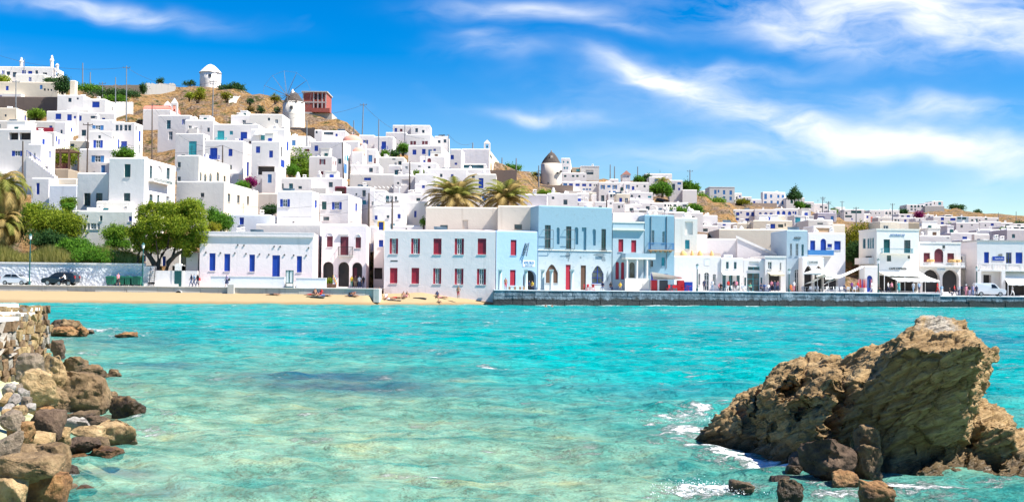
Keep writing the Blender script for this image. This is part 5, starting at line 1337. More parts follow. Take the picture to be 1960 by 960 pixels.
# stepped stair parapet of the lilac rooftop room
root,P0,u,v,Wd,dp,z1,cr = HOUSES['stairh']
q = MB(); n_ = 9
for i in range(n_): q.box(Wd + i * .75,-.5,-2,Wd + (i + 1) * .75,.8,z1 - .1 - i * .32)
o = q.build('stair','pinkish',root)
q = MB(); q.add([(Wd - .2,-.6,z1 + .1),(Wd + n_ * .75,-.6,z1 - 2.85),(Wd + n_ * .75,-.6,z1 - 2.5),(Wd - .2,-.6,z1 + .5),(Wd - .2,-.45,z1 + .1),(Wd + n_ * .75,-.45,z1 - 2.85),(Wd + n_ * .75,-.45,z1 - 2.5),(Wd - .2,-.45,z1 + .5)],[(0,1,2,3),(7,6,5,4),(3,2,6,7),(0,4,5,1),(1,5,6,2),(0,3,7,4)]); q.build('stair_parapet','white',root)
# ---------------------------------------------------------------- windmills and the brick shell
def mill(label,crop,x0,x1,yt,yb,D,mat,capmat,xc0,xc1,ycap,taper=.93):
 a,b = at(*pix(crop,x0,yb),D),at(*pix(crop,x1,yb),D); r0 = (b.x - a.x) / 2; c = (a + b) / 2; zt = at(*pix(crop,x0,yt),D).z; zc = at(*pix(crop,x0,ycap),D).z
 o = empty('windmill',(c.x,c.y + r0,c.z)); tag(o,label,'windmill'); h = zt - c.z
 prof = [(r0 * 1.02,-4),(r0,0),(r0 * (1 + taper) / 2,h / 2),(r0 * taper,h),(r0 * taper - .3,h)]
 MB().lathe(prof,28).build('tower',mat,o,smooth=True)
 rc = (at(*pix(crop,xc1,yt),D).x - at(*pix(crop,xc0,yt),D).x) / 2
 q = MB(); hc = zc - zt; rg = random.Random(3)
 n_,rows_ = 22,6
 for i in range(rows_ + 1):
  t = i / rows_
  for k in range(n_):
   an = 2 * math.pi * k / n_; rr = rc * (1 - t) ** .7 * (1 + .05 * rg.uniform(-1,1)) + .1
   q.v.append((rr * math.cos(an),rr * math.sin(an),h - .25 + (hc + .25) * t ** .92 + rg.uniform(-.08,.08)))
 for i in range(rows_):
  for k in range(n_): q.f.append((i * n_ + k,i * n_ + (k + 1) % n_,(i + 1) * n_ + (k + 1) % n_,(i + 1) * n_ + k)); q.m.append(0)
 q.f.append(tuple(rows_ * n_ + k for k in range(n_))); q.m.append(0)
 q.build('cap',capmat,o)
 return o,r0,h,hc
o,r0,h,hc = mill('white windmill with thatched cap and bare sail wheel before the brick shell','c2',560,702,296,460,280,'white2','thatch',562,692,228)
c = at(*pix('c2',612,268),280); lc = Vector((c.x - o.location.x,-r0 - 1.2,c.z - o.location.z)); RW = 150 / 3.2 * 280 / FPX
MB().tube([lc + Vector((0,-.5,0)),lc + Vector((.3,r0 + 1.2,.1))],.16,8).build('axle','brown',o)
tips = []
for k in range(12):
 an = 2 * math.pi * k / 12 + .13; tip = lc + Vector((RW * math.cos(an),-.15,RW * math.sin(an))); tips.append(tip)
 q = MB(); q.tube([lc,tip],[.07,.04],6); q.build('sail_pole','pole' if k % 3 else 'polegrey',o)
 MB().tube([lc + Vector((0,-1.6,0)),tip],.02,4).build('stay','polegrey',o)
for k in range(12): MB().tube([tips[k],tips[(k + 1) % 12]],.028,5).build('rim_rope','polegrey',o)
MB().lathe([(.55,0),(.5,.4),(.2,1.0),(0,1.2)],14,(-.3,-.3,h + hc - .6)).build('finial','white',o)
MB().box(-.35,-r0 - .02,h * .7,.35,-r0 + .3,h * .7 + .8).build('window','darkgrey',o)
o,r0,h,hc = mill('bare stone windmill with dark conical cap and no sails','c3',1070,1206,292,440,315,'towerstone','thatch',1078,1198,216,.94)
for x,z in ((.55,.55),(-.3,.12),(.85,.62)): MB().box(r0 * x - .25,-r0 - .05,h * z,r0 * x + .25,-r0 * math.sqrt(max(.05,1 - x * x)) + .25,h * z + .5).build('window','darkgrey',o)
MB().box(-.35,-r0 * .62,h + hc * .35,.35,-r0 * .2,h + hc * .62).build('dormer','towerstone',o); MB().lathe([(.3,0),(.18,.5),(0,.8)],8,(0,0,h + hc - .2)).build('finial','polegrey',o)
o,r0,h,hc = mill('plain white mill with white cone roof on the hilltop','c2',55,182,112,210,333,'white','white',52,186,62,1.0)
MB().box(r0 * .1,-r0 - .05,h * .62,r0 * .1 + .8,-r0 + .3,h * .62 + .8).build('window','darkgrey',o)
# unfinished brick building: concrete frame, brick infill, openings
D = 300; a = at(*pix('c2',700,415),D); b = at(*pix('c2',848,240),D); Wb = b.x - a.x; Hb = b.z - a.z
o = empty('brick_building',(a.x,a.y,a.z)); tag(o,'unfinished red brick building with concrete frame on the hill','building')
u1 = Wb * .44; zb_ = Hb * .24; dpb = 8.5
MB().box(-.1,-.4,-4,Wb * 1.25,dpb,zb_).build('plinth','concrete',o)
q = MB()
hl = []
zs_ = [zb_ + .3,zb_ + (Hb - zb_) * .5,Hb]
for (f0,f1) in ((.10,.26),(.34,.56),(.64,.8)):
 for z0_,z1_ in ((zb_ + 1.0,zb_ + 2.6),((zb_ + Hb) / 2 + .8,Hb - .7)): hl.append(dict(u0=Wb * .44 + Wb * .56 * f0,u1=Wb * .44 + Wb * .56 * f1,z0=z0_,z1=z1_,r=.25,shape='rect'))
wall_face(q,Wb,zb_,Hb - .3,hl,lambda s,d,z: (s,d,z))
q.quad((Wb,0,zb_),(Wb,dpb,zb_),(Wb,dpb,Hb - .3),(Wb,0,Hb - .3)); q.quad((0,0,zb_),(0,dpb,zb_),(0,dpb,Hb - .3),(0,0,Hb - .3)); q.quad((0,dpb,zb_),(Wb,dpb,zb_),(Wb,dpb,Hb - .3),(0,dpb,Hb - .3))
q.build('brick_wall','brickred',o)
for hh in hl: MB().box(hh['u0'],.25,hh['z0'],hh['u1'],.3,hh['z1']).build('opening','interior',o)  # dark panels painted as the shade behind each hole
for x in (0,u1,u1 + Wb * .18,u1 + Wb * .36,Wb - .3): MB().box(x,-.08,zb_,x + .3,.0,Hb - .3).build('concrete_post','concrete',o)
for z in (zb_,(zb_ + Hb) / 2 - .15): MB().box(0,-.1,z,Wb + .1,-.0,z + .3).build('concrete_beam','concrete',o)
MB().box(-.3,-.4,Hb - .3,Wb + .3,dpb + .3,Hb).build('roof_slab','concrete',o)
MB().box(u1,-2.2,zb_,Wb * 1.2,-.4,zb_ + 1.1).build('brick_parapet','brickred',o)
# field walls on the hill
def field_wall(label,crop,x0,x1,y0,y1,D0,D1,mat,th=.6,name='field_wall'):
 a,b = at(*pix(crop,x0,y1),D0),at(*pix(crop,x1,y1),D1); h_ = at(*pix(crop,x0,y0),D0).z - a.z
 rg = random.Random(hash_(label)); q = MB(); n_ = 14
 for i in range(n_):
  p,r = a.lerp(b,i / n_),a.lerp(b,(i + 1) / n_); ha,hb = h_ * rg.uniform(.9,1.05),h_ * rg.uniform(.9,1.05)
  q.add([(p.x,p.y,p.z - 4),(r.x,r.y,r.z - 4),(r.x,r.y,r.z + hb),(p.x,p.y,p.z + ha),(p.x,p.y + th,p.z - 4),(r.x,r.y + th,r.z - 4),(r.x,r.y + th,r.z + hb),(p.x,p.y + th,p.z + ha)],[(0,1,2,3),(3,2,6,7),(5,4,7,6)])
 return tag(q.build(name,mat),label,'wall')
field_wall('long brown dry-stone wall on the hilltop between the poles','c1',545,885,200,240,322,322,'mudwall')
field_wall('grey plastered enclosure wall on the hilltop beside the golden slope','c1',885,1072,190,250,318,322,'concrete')
field_wall('white wall crossing the slope below the green terraces','c1',652,812,303,342,270,272,'white2')
field_wall('brown stone wall round the foot of the thatched windmill','c2',545,775,462,500,276,272,'mudwall')
field_wall('dark stone bank under the bare stone windmill','c3',985,1270,430,470,309,312,'darkstone')
field_wall('dark stone wall right of the bell church','c3',752,925,335,372,280,280,'darkstone')
field_wall('dark wall line under the crest houses left of the conifer','d3',310,900,295,325,425,450,'darkstone')
field_wall('pale track-side wall winding up the golden slope','c2',250,388,268,300,300,322,'white2')
# whitewashed rough stone wall along the road, with end pillar
a,b = at(-60,540,143),at(276,540,143)
rt = empty('roadside_wall',(a.x,143,2.0)); tag(rt,'long whitewashed rough stone wall behind the parked cars','wall')
m,n,b_ = new_mat('washstone')
vor = nd(n,'ShaderNodeTexVoronoi',Scale=2.6); g = n.nodes.new('ShaderNodeNewGeometry'); n.links.new(g.outputs['Position'],vor.inputs['Vector'])
n.links.new(mixrgb(n,ramp(n,ntex(n,1.3,5,.7),[(.35,(.34,.36,.42)),(.55,(.60,.62,.67)),(.7,(.72,.73,.74))]),(0.5,.52,.56),(.72,.73,.75)),b_.inputs['Base Color'])
b_.inputs['Roughness'].default_value = .95; bump(n,b_,mth(n,'ADD',vor.outputs['Distance'],ntex(n,3,4)),1.0,.12)
Lw = b.x - a.x
MB().box(0,0,-.3,Lw,.6,2.75).build('wall','washstone',rt)
MB().box(0,-.08,2.75,Lw,.66,2.95).build('coping','white',rt)
MB().box(Lw - .2,-.25,-.3,Lw + 1.3,.8,2.6).box(Lw - .5,-.6,-.3,Lw + 1.6,.8,.5).build('pillar','cool',rt)
# ---------------------------------------------------------------- poles and cables
def pole(label,crop,x,yt,yb,D,arms=2,mat='pole',lean=0.0,r=.13):
 if True:
  X,Yb = pix(crop,x,yb); pbm = at(X,Yb,D); pt_ = at(pix(crop,x + lean,yt)[0],pix(crop,x,yt)[1],D)
  o = empty('utility_pole',pbm); tag(o,label,'pole','utility poles')
  d = pt_ - pbm
  MB().tube([Vector((0,0,-2.5)) ,d],[r * 1.25,r * .8],8).build('shaft',mat,o)
  for i in range(arms):
   MB().box(d.x - .9 + .2 * i,d.y - .06,d.z - .5 - .55 * i,d.x + .9 - .2 * i,d.y + .06,d.z - .38 - .55 * i).build('crossarm',mat,o)
   for s in (-.8,0,.8): MB().lathe([(.05,0),(.08,.1),(.05,.22)],6,(d.x + s * (1 - .2 * i),d.y,d.z - .38 - .55 * i)).build('insulator','darkgrey',o)
  return pt_
P_ = {}
for k,(lab,cr,x,yt,yb,D,ar,ln) in {
 'a': ('pole with crossarm in front of the cream hilltop terrace','c1',98,172,362,270,1,0),'b': ('thin pole on the white hilltop villa','c1',148,42,120,290,0,0),'c': ('tall plain skyline pole left of the hilltop wall','c1',507,66,195,325,0,0),
 'd': ('short skyline pole beside the tall plain one','c1',553,122,188,330,0,0),'e': ('tall pole with crossarm rising before the hilltop wall','c1',775,84,410,262,1,0),'f': ('plain pole left of the crossarm pole on the terraces','c1',708,153,345,268,0,0),
 'g': ('low pole with wide crossarm among the green terraces','c1',628,182,265,290,1,0),'h': ('dark pole in front of the blue-shuttered terrace house','c1',535,430,690,200,1,4),'i': ('dark pole beside the red-roofed church','c1',932,320,632,222,0,0),'j': ('dark pole in front of the loggia house','c1',140,543,800,172,0,0),
 'k': ('pole with double crossarm on the golden slope','c2',150,170,408,262,2,4),'l': ('slim pole right of the windmill foot','c2',728,420,572,246,0,0),'m': ('pole before the house with the large blue balcony door','c2',212,570,692,200,0,0),'n': ('leaning dark pole at the grey-fronted house corner','c2',955,552,752,224,0,-10),
 'o': ('skyline pole with crossarm right of the brick shell','c2',1066,312,502,278,1,8),'q': ('tall plain pole in front of the ridge cube houses','c2',1168,414,602,254,0,0),'r': ('distant stub pole on the ridge end','c2',1015,418,460,290,0,0),'s': ('pole in front of the crest houses','c3',240,62,190,282,0,0),
 't': ('pole at the right end of the crest houses','c3',507,120,190,286,0,0),'u': ('short pole above the bell church roof','c3',656,170,205,300,0,0),'v': ('dark pole above the cottage niches','c3',270,285,398,205,0,0),'w': ('dark pole in front of the yellow-framed door','c3',163,515,692,156,1,0),
 'x': ('dark pole left of the yellow-framed door','c3',20,478,685,160,0,0),'y': ('thin pole right of the bell church','c3',835,262,335,310,0,0),'z': ('second thin pole right of the bell church','c3',922,265,335,315,0,0),'A': ('slim pole just left of the stone windmill','c3',1060,310,432,305,0,0),
 'B': ('left leg pole of the skyline transformer','c4',410,176,235,350,0,0),'C': ('right leg pole of the skyline transformer','c4',436,186,235,350,0,0),'D': ('skyline pole right of the pink chapel','c4',578,188,260,345,0,0),'E': ('lone pole on the right crest beyond the villa','c4',898,208,310,335,1,0),
 'F': ('short thick dark pole above the blue facade','c4',388,393,462,200,0,0),'G': ('first crest pole with crossarm right of the conifer','d3',1432,222,400,400,2,8),'H': ('second crest pole with crossarm right of the conifer','d3',1508,275,400,400,2,0),'I': ('third crest pole, on the skyline houses','d3',1665,273,345,480,1,0),
 'J': ('fourth crest pole above the tree crown','d3',1830,343,492,360,1,0),'K': ('far pole with crossarm before the tiny-windowed row','d4',418,178,340,420,1,0),'L': ('pole on the falling far slope near the picture edge','d4',1868,273,400,560,0,0),'M': ('thin pole on the far brown slope','d4',1660,284,350,650,0,0)}.items():
 P_[k] = pole(lab,cr,x,yt,yb,D,ar,'pole' if D < 240 else 'polegrey',ln,.13 if D < 300 else .17)
def cable(a,b,sag,label):
 pts = [Vector(a).lerp(Vector(b),i / 16) - Vector((0,0,sag * 4 * (i / 16) * (1 - i / 16))) for i in range(17)]
 r0_ = .00011 * (pts[0].y + pts[-1].y) / 2
 q = MB(); q.tube([p - pts[0] for p in pts],r0_,4); tag(q.build('overhead_cable','darkgrey',loc=pts[0]),label,'cable','overhead cables')
Z = Vector((0,0,-.4))
cable(at(-20,100,300),P_['e'] + Z,2,'cable from the picture edge to the hilltop crossarm pole'); cable(P_['e'] + Z,P_['k'] + Z,2.5,'cable between the hilltop crossarm pole and the golden slope pole')
cable(P_['k'] + Z,P_['o'] + Z,5,'cable from the golden slope pole past the windmill'); cable(P_['o'] + Z,P_['t'],4,'cable from the ridge pole to the crest houses')
cable(P_['h'] + Z,P_['i'],3,'cable from the terrace house pole to the church pole'); cable(P_['h'] + Z,P_['m'],3,'cable from the terrace house pole to the balcony door pole'); cable(P_['i'],P_['m'],3,'cable from the church pole to the balcony door pole')
cable(P_['m'],P_['n'],3,'cable from the balcony door pole to the leaning pole'); cable(P_['n'],P_['w'] + Z,2,'cable from the leaning pole down to the yellow door pole'); cable(P_['w'] + Z,P_['x'],.6,'cable between the two poles by the yellow-framed door')
cable(at(478,395,160),P_['x'],1.0,'cable crossing in front of the wide blue shutters'); cable(at(478,408,160),P_['w'] + Z,1.2,'lower cable crossing in front of the wide blue shutters')
cable(P_['G'] + Z,P_['H'] + Z,1,'cable between the first two crest poles'); cable(P_['H'] + Z,P_['J'] + Z,2,'cable between the crest poles above the tree'); cable(P_['t'],P_['u'],1.5,'cable over the bell church roof')
# ---------------------------------------------------------------- foliage
def leafmat(name,dark,light):
 m,n,b = new_mat(name)
 g = n.nodes.new('ShaderNodeNewGeometry')
 f = mth(n,'ADD',mth(n,'MULTIPLY',g.outputs['Random Per Island'],.65),mth(n,'MULTIPLY',ntex(n,.9,3),.5))
 n.links.new(ramp(n,f,[(.2,dark),(.85,light)]),b.inputs['Base Color']); b.inputs['Roughness'].default_value = .75; b.inputs['Specular IOR Level'].default_value = .15
 tr = nd(n,'ShaderNodeBsdfTranslucent'); n.links.new(ramp(n,f,[(.2,tuple(min(1,x * 1.3) for x in dark)),(.85,tuple(min(1,x * 1.3) for x in light))]),tr.inputs[0])
 mx = nd(n,'ShaderNodeMixShader'); mx.inputs[0].default_value = .38
 n.links.new(b.outputs[0],mx.inputs[1]); n.links.new(tr.outputs[0],mx.inputs[2]); n.links.new(mx.outputs[0],n.nodes['Material Output'].inputs[0])
 return m
leafmat('leaf_olive',(.07,.12,.010),(.30,.35,.03)); leafmat('leaf_green',(.03,.11,.012),(.13,.27,.024)); leafmat('leaf_dark',(.016,.055,.018),(.06,.13,.035))
leafmat('leaf_dry',(.10,.075,.02),(.26,.20,.07)); leafmat('leaf_bright',(.055,.13,.010),(.21,.32,.030)); leafmat('leaf_purple',(.10,.008,.05),(.30,.02,.14)); leafmat('leaf_yellow',(.08,.10,.008),(.26,.25,.02)); leafmat('frond',(.07,.10,.015),(.30,.29,.07)); leafmat('frond_dry',(.20,.14,.05),(.46,.34,.13))
simple('bark',(.085,.06,.045),.95,.35,6,bmp=.6)
def leaves(blobs,n,size,seed,flat=.5):
 """many small leaf faces spread through the volume of the blobs (x, y, z, rx, ry, rz), denser to the outside, in clumps"""
 rs = np.random.RandomState(seed)
 w_ = np.array([b[3] * b[4] + b[3] * b[5] for b in blobs]); w_ = w_ / w_.sum()
 V_,F2 = [],[]
 per = 7
 nc_ = n // per
 idx = rs.choice(len(blobs),nc_,p=w_)
 B = np.array(blobs)[idx]
 d = rs.normal(size=(nc_,3)); d /= np.linalg.norm(d,axis=1)[:,None]
 rr = rs.uniform(.45,1.06,(nc_,1)) ** .6
 cen = B[:,:3] + d * rr * B[:,3:6]
 cl = np.repeat(cen,per,0) + rs.normal(scale=size * 1.5,size=(nc_ * per,3))
 k = len(cl)
 t1_ = rs.normal(size=(k,3)); t1_ /= np.linalg.norm(t1_,axis=1)[:,None]
 t2_ = np.cross(t1_,rs.normal(size=(k,3))); t2_ /= np.linalg.norm(t2_,axis=1)[:,None]
 s = size * rs.uniform(.6,1.35,(k,1))
 P = np.stack([cl - t1_ * s,cl - t2_ * s * flat,cl + t1_ * s,cl + t2_ * s * flat],1).reshape(-1,3)
 return P,np.arange(4 * k).reshape(-1,4)
def leaf_obj(name,blobs,n,size,seed,mat,parent=None,flat=.5):
 P,F2 = leaves(blobs,n,size,seed,flat)
 me_ = bpy.data.meshes.new(name); me_.from_pydata(P.tolist(),[],F2.tolist()); me_.materials.append(MATS[mat])
 return link(name,me_,parent)
def bush(label,crop,x0,y0,x1,y1,D,mat,n=1400,size=.16,name='bush',cat='bush',nb=7,ry=None,trunk=False,seed=0,group=None,kind=None,flat=.5):
 pa_,pb_ = at(*pix(crop,x0,y1),D),at(*pix(crop,x1,y0),D)
 rg = random.Random(hash_(label)); Wb,Hb = pb_.x - pa_.x,pb_.z - pa_.z; ry = ry or min(Wb * .4,3.5)
 o = empty(name,((pa_.x + pb_.x) / 2,D,pa_.z)); tag(o,label,cat,group,kind)
 bl = []
 for i in range(nb):
  t = (i + .5) / nb; r = Hb * rg.uniform(.30,.42)
  x = (t - .5) * Wb * .86 + rg.uniform(-.05,.05) * Wb; rx = min(Wb * .5,max(r,Wb / nb * 1.1)); x = max(-Wb / 2 + rx * .8,min(Wb / 2 - rx * .8,x))
  bl.append((x,rg.uniform(-.6,.6) * ry,Hb * rg.uniform(.35,.66) * (1 - .35 * abs(2 * t - 1)),rx,ry * .6,r))
 bl.append((0,0,Hb * .28,Wb * .42,ry * .8,Hb * .3))
 leaf_obj('foliage',bl,n,size,hash_(label) % 9999,mat,o,flat)
 q = MB()
 for b in bl[:6]: q.tube([(b[0] * .25,0,-1.2),(b[0] * .6,b[1] * .5,b[2] * .5),(b[0],b[1],b[2])],[.09,.06,.02],5)
 q.build('trunk' if trunk else 'stem','bark',o)
 return o
# the large tamarisk on the promenade
D = 144.6; base = at(*pix('d7',330,735),D)
o = empty('tamarisk_tree',(base.x,D,2.2)); tag(o,'large round-crowned tamarisk tree with forked trunks over the white garden wall','tree')
def d7(x,y,dy=0): p = at(*pix('d7',x,y),D); return Vector((p.x - o.location.x,dy,p.z - 2.2))
tr = MB()
tr.tube([d7(275,800),d7(262,690),d7(225,630),d7(170,560,-.5),d7(130,480,-.8)],[.42,.36,.3,.22,.08],8)
tr.tube([d7(285,790),d7(300,680,.2),d7(330,610,.3),d7(385,545,.2),d7(400,440)],[.34,.3,.22,.16,.06],8)
tr.tube([d7(370,790),d7(400,680,-.2),d7(460,620,-.2),d7(540,565,.1),d7(620,500)],[.42,.36,.26,.18,.06],8)
tr.tube([d7(300,680,.2),d7(310,590,-.6),d7(300,480,-.8)],[.2,.14,.05],6); tr.tube([d7(430,650,-.2),d7(450,520,.8),d7(480,380,.8)],[.2,.14,.05],6); tr.tube([d7(225,630),d7(245,520,.9),d7(260,380,.8)],[.18,.12,.05],6)
tr.tube([d7(95,760),d7(105,620,.4),d7(150,540,.3)],[.24,.18,.08],6)
tr.build('trunk','bark',o,smooth=True)
bl = []
for (x,y,rx,ry_,dy) in ((200,250,110,80,0),(300,190,90,60,1),(430,200,110,75,-1),(560,170,110,70,0.5),(650,240,100,80,0),(690,340,85,80,-.5),(640,440,95,80,.5),(520,340,120,95,-1.8),(380,320,120,95,-2),(250,350,120,90,-1.5),(140,380,85,80,0),(110,480,60,60,.3),(280,460,110,60,1.2),(430,440,110,70,1.5),(560,500,80,50,0),(700,430,70,50,0),(215,480,60,45,-1),(450,300,160,120,1.8),(90,430,50,50,0),(180,190,50,40,0),(620,150,60,40,0),(745,420,35,30,0),(490,230,130,80,1.5),(660,500,60,45,.4),(740,480,40,30,-.3),(590,560,45,30,.2),(120,540,45,45,.2),(180,520,60,45,.5),(330,520,60,40,.8),(470,520,60,40,.9),(250,560,40,30,.6),(60,400,40,40,0),(390,180,50,30,0),(240,160,30,30,.3),(560,600,30,25,.4)):
 c = d7(x,y,dy); s = D / FPX / 4.8; bl.append((c.x,c.y,c.z,rx * s * .86,1.5,ry_ * s * .86))
leaf_obj('crown',bl,48000,.13,5,'leaf_olive',o)
# palms
def palm(label,px,py,D,R_,zbase,nf=46,seed=1,trunk_r=.38,droop=1.0,mats=('frond','frond_dry'),span=108):
 c = at(px,py,D); rg = random.Random(seed)
 o = empty('palm_tree',(c.x,D,zbase)); tag(o,label,'palm','palm trees'); h = c.z - zbase
 q = MB(); q.tube([(0,0,-1),(.1,0,h * .5),(0,0,h * .9),(0,0,h + .1)],[trunk_r * 1.1,trunk_r,trunk_r * 1.05,trunk_r * 1.5],10); q.build('trunk','bark',o)
 meshes = {0: MB(),1: MB()}
 for i in range(nf):
  az = i * 2.39996 + rg.uniform(-.2,.2); t = i / nf; el = R(82 - span * t ** .9) ; L = R_ * rg.uniform(.85,1.1)
  k = 1 if t > .52 or i % 5 == 0 else 0; mb = meshes[k]
  dirh = Vector((math.cos(az),math.sin(az),0)); p = Vector((0,0,h)); pts = []; n_ = 12
  ang = el
  for s in range(n_ + 1):
   pts.append(p.copy()); p = p + (dirh * math.cos(ang) + Vector((0,0,math.sin(ang)))) * (L / n_); ang -= R(5.5 * droop + 3.2 * s * droop * .35)
  mb.tube(pts,[.05 - .04 * s / n_ for s in range(n_ + 1)],4,0,False)
  sd_ = dirh.cross(Vector((0,0,1)))
  for s in range(1,n_):
   for sub in (0,.33,.66):
    b0 = pts[s].lerp(pts[s + 1],sub); dr = (pts[s + 1] - pts[s]).normalized(); ll = L * .26 * math.sin(math.pi * (s + sub + .8) / (n_ + 2)) + .1
    for sg in (-1,1):
     e = b0 + (sd_ * sg * .75 + dr * .75 - Vector((0,0,.30))).normalized() * ll * rg.uniform(.85,1.1)
     w_ = dr * .085
     mb.add([b0 - w_,b0 + w_,e],[(0,1,2)])
 for k in (0,1): meshes[k].build('crown' if k == 0 else 'dry_fronds',mats[k],o)
 return o
palm('left-hand one of the two palms behind the beige storey',872,383,165,5.2,4.0,nf=60,seed=2,droop=.6,span=80)
palm('right-hand one of the two palms, beside the blue building',968,384,166,4.8,4.0,nf=52,seed=5,droop=.66,span=84)
palm('tall palm with dry hanging fronds cut by the picture edge',-2,362,149.5,5.6,4.0,nf=64,seed=9,trunk_r=.5,droop=1.15,mats=('frond','frond_dry'))
palm('low young palm with arching fronds under the tall palm',4,432,148.5,3.9,3.0,nf=40,seed=12,droop=1.1)
palm('small green palm on the right crest in front of the villa',1268,350,322,3.4,at(1268,372,322).z,nf=30,seed=15)
palm('small palm left of the stone windmill',1024,336,318,2.6,at(1024,350,318).z,nf=24,seed=17)
# the garden on the left
bush('olive-green tree mass in the garden beside the garden steps','c7',200,195,420,420,154,'leaf_olive',9000,.14,'garden_tree','tree',8,3.0,True)
bush('bright yellow-green shrub behind the palm','c7',150,185,300,300,157,'leaf_bright',3500,.13)
bush('dusty olive tree between the garden and the glazed veranda','c7',360,225,570,430,152,'leaf_olive',8000,.14,'olive_tree','tree',7,2.6,True)
bush('dark green shrub under the olive tree','c7',200,370,430,490,149,'leaf_dark',6000,.13)
bush('broad green shrub mass above the roadside wall','c7',380,420,640,560,148,'leaf_green',8500,.13)
bush('dark rounded bush hanging over the roadside wall','c7',470,470,765,592,145.2,'leaf_green',9000,.12,nb=9)
bush('deep green shrub under the young palm','c7',-60,200,160,470,153,'leaf_dark',9000,.15)
bush('grey-green shrub at the end of the roadside wall','c7',740,490,880,590,145.6,'leaf_yellow',3000,.11)
bush('climbing vine beside the glazed veranda','c7',665,325,860,450,150,'leaf_bright',4500,.12)
bush('dark green shrub below the vine','c7',690,420,850,490,149,'leaf_green',2500,.12)
bush('green shrub at the foot of the green-windowed house','c7',400,150,500,215,160,'leaf_bright',2000,.12)
bush('small green shrub beside the bluish garden wall','c7',410,200,480,250,157,'leaf_green',1500,.12)
bush('bush standing behind the tamarisk crown','c8',-40,135,100,220,160,'leaf_bright',3000,.13)
bush('green bush beside the grey-fronted cottage','c8',135,195,205,300,160,'leaf_green',2600,.13)
bush('leafy bush with bare pole right of the tamarisk','c8',160,215,300,355,158,'leaf_green',4500,.13)
bush('small dark bush left of the wide blue shutters','c8',512,172,604,250,172,'leaf_dark',2200,.13)
bush('yellow-green reed tuft hanging beside the tamarisk','c8',120,300,215,360,152,'leaf_yellow',1500,.12)
# reeds and dry grass along the top of the roadside wall
rs_ = np.random.RandomState(6); V_,F2 = [],[]
xa,xb = xat(-60,145),xat(262,145)
for i in range(9000):
 x = rs_.uniform(xa,xb); yy = rs_.uniform(144.2,147.5); h_ = rs_.uniform(.9,2.4) * (1.0 + .25 * math.sin(x * .9)); l_ = rs_.normal(scale=.35,size=2); k = len(V_)
 zb = 4.6; w_ = .045
 V_ += [(x - w_,yy,zb),(x + w_,yy,zb),(x + l_[0] * .4 + w_ * .7,yy + l_[1] * .4,zb + h_ * .6),(x + l_[0] * .4 - w_ * .7,yy + l_[1] * .4,zb + h_ * .6),(x + l_[0],yy + l_[1],zb + h_)]
 F2 += [(k,k + 1,k + 2,k + 3),(k + 3,k + 2,k + 4)]
me_ = bpy.data.meshes.new('reed_grass'); me_.from_pydata(V_,[],F2); leafmat('reed',(.14,.17,.025),(.46,.40,.13)); me_.materials.append(MATS['reed'])
tag(link('reed_grass',me_),'yellow-green reeds growing along the top of the roadside wall','grass',kind='stuff')
q = MB(); q.box(xa - 3,143.7,1.5,xb + 2,158,4.7); tag(q.build('garden_soil','hillside'),kind='structure')
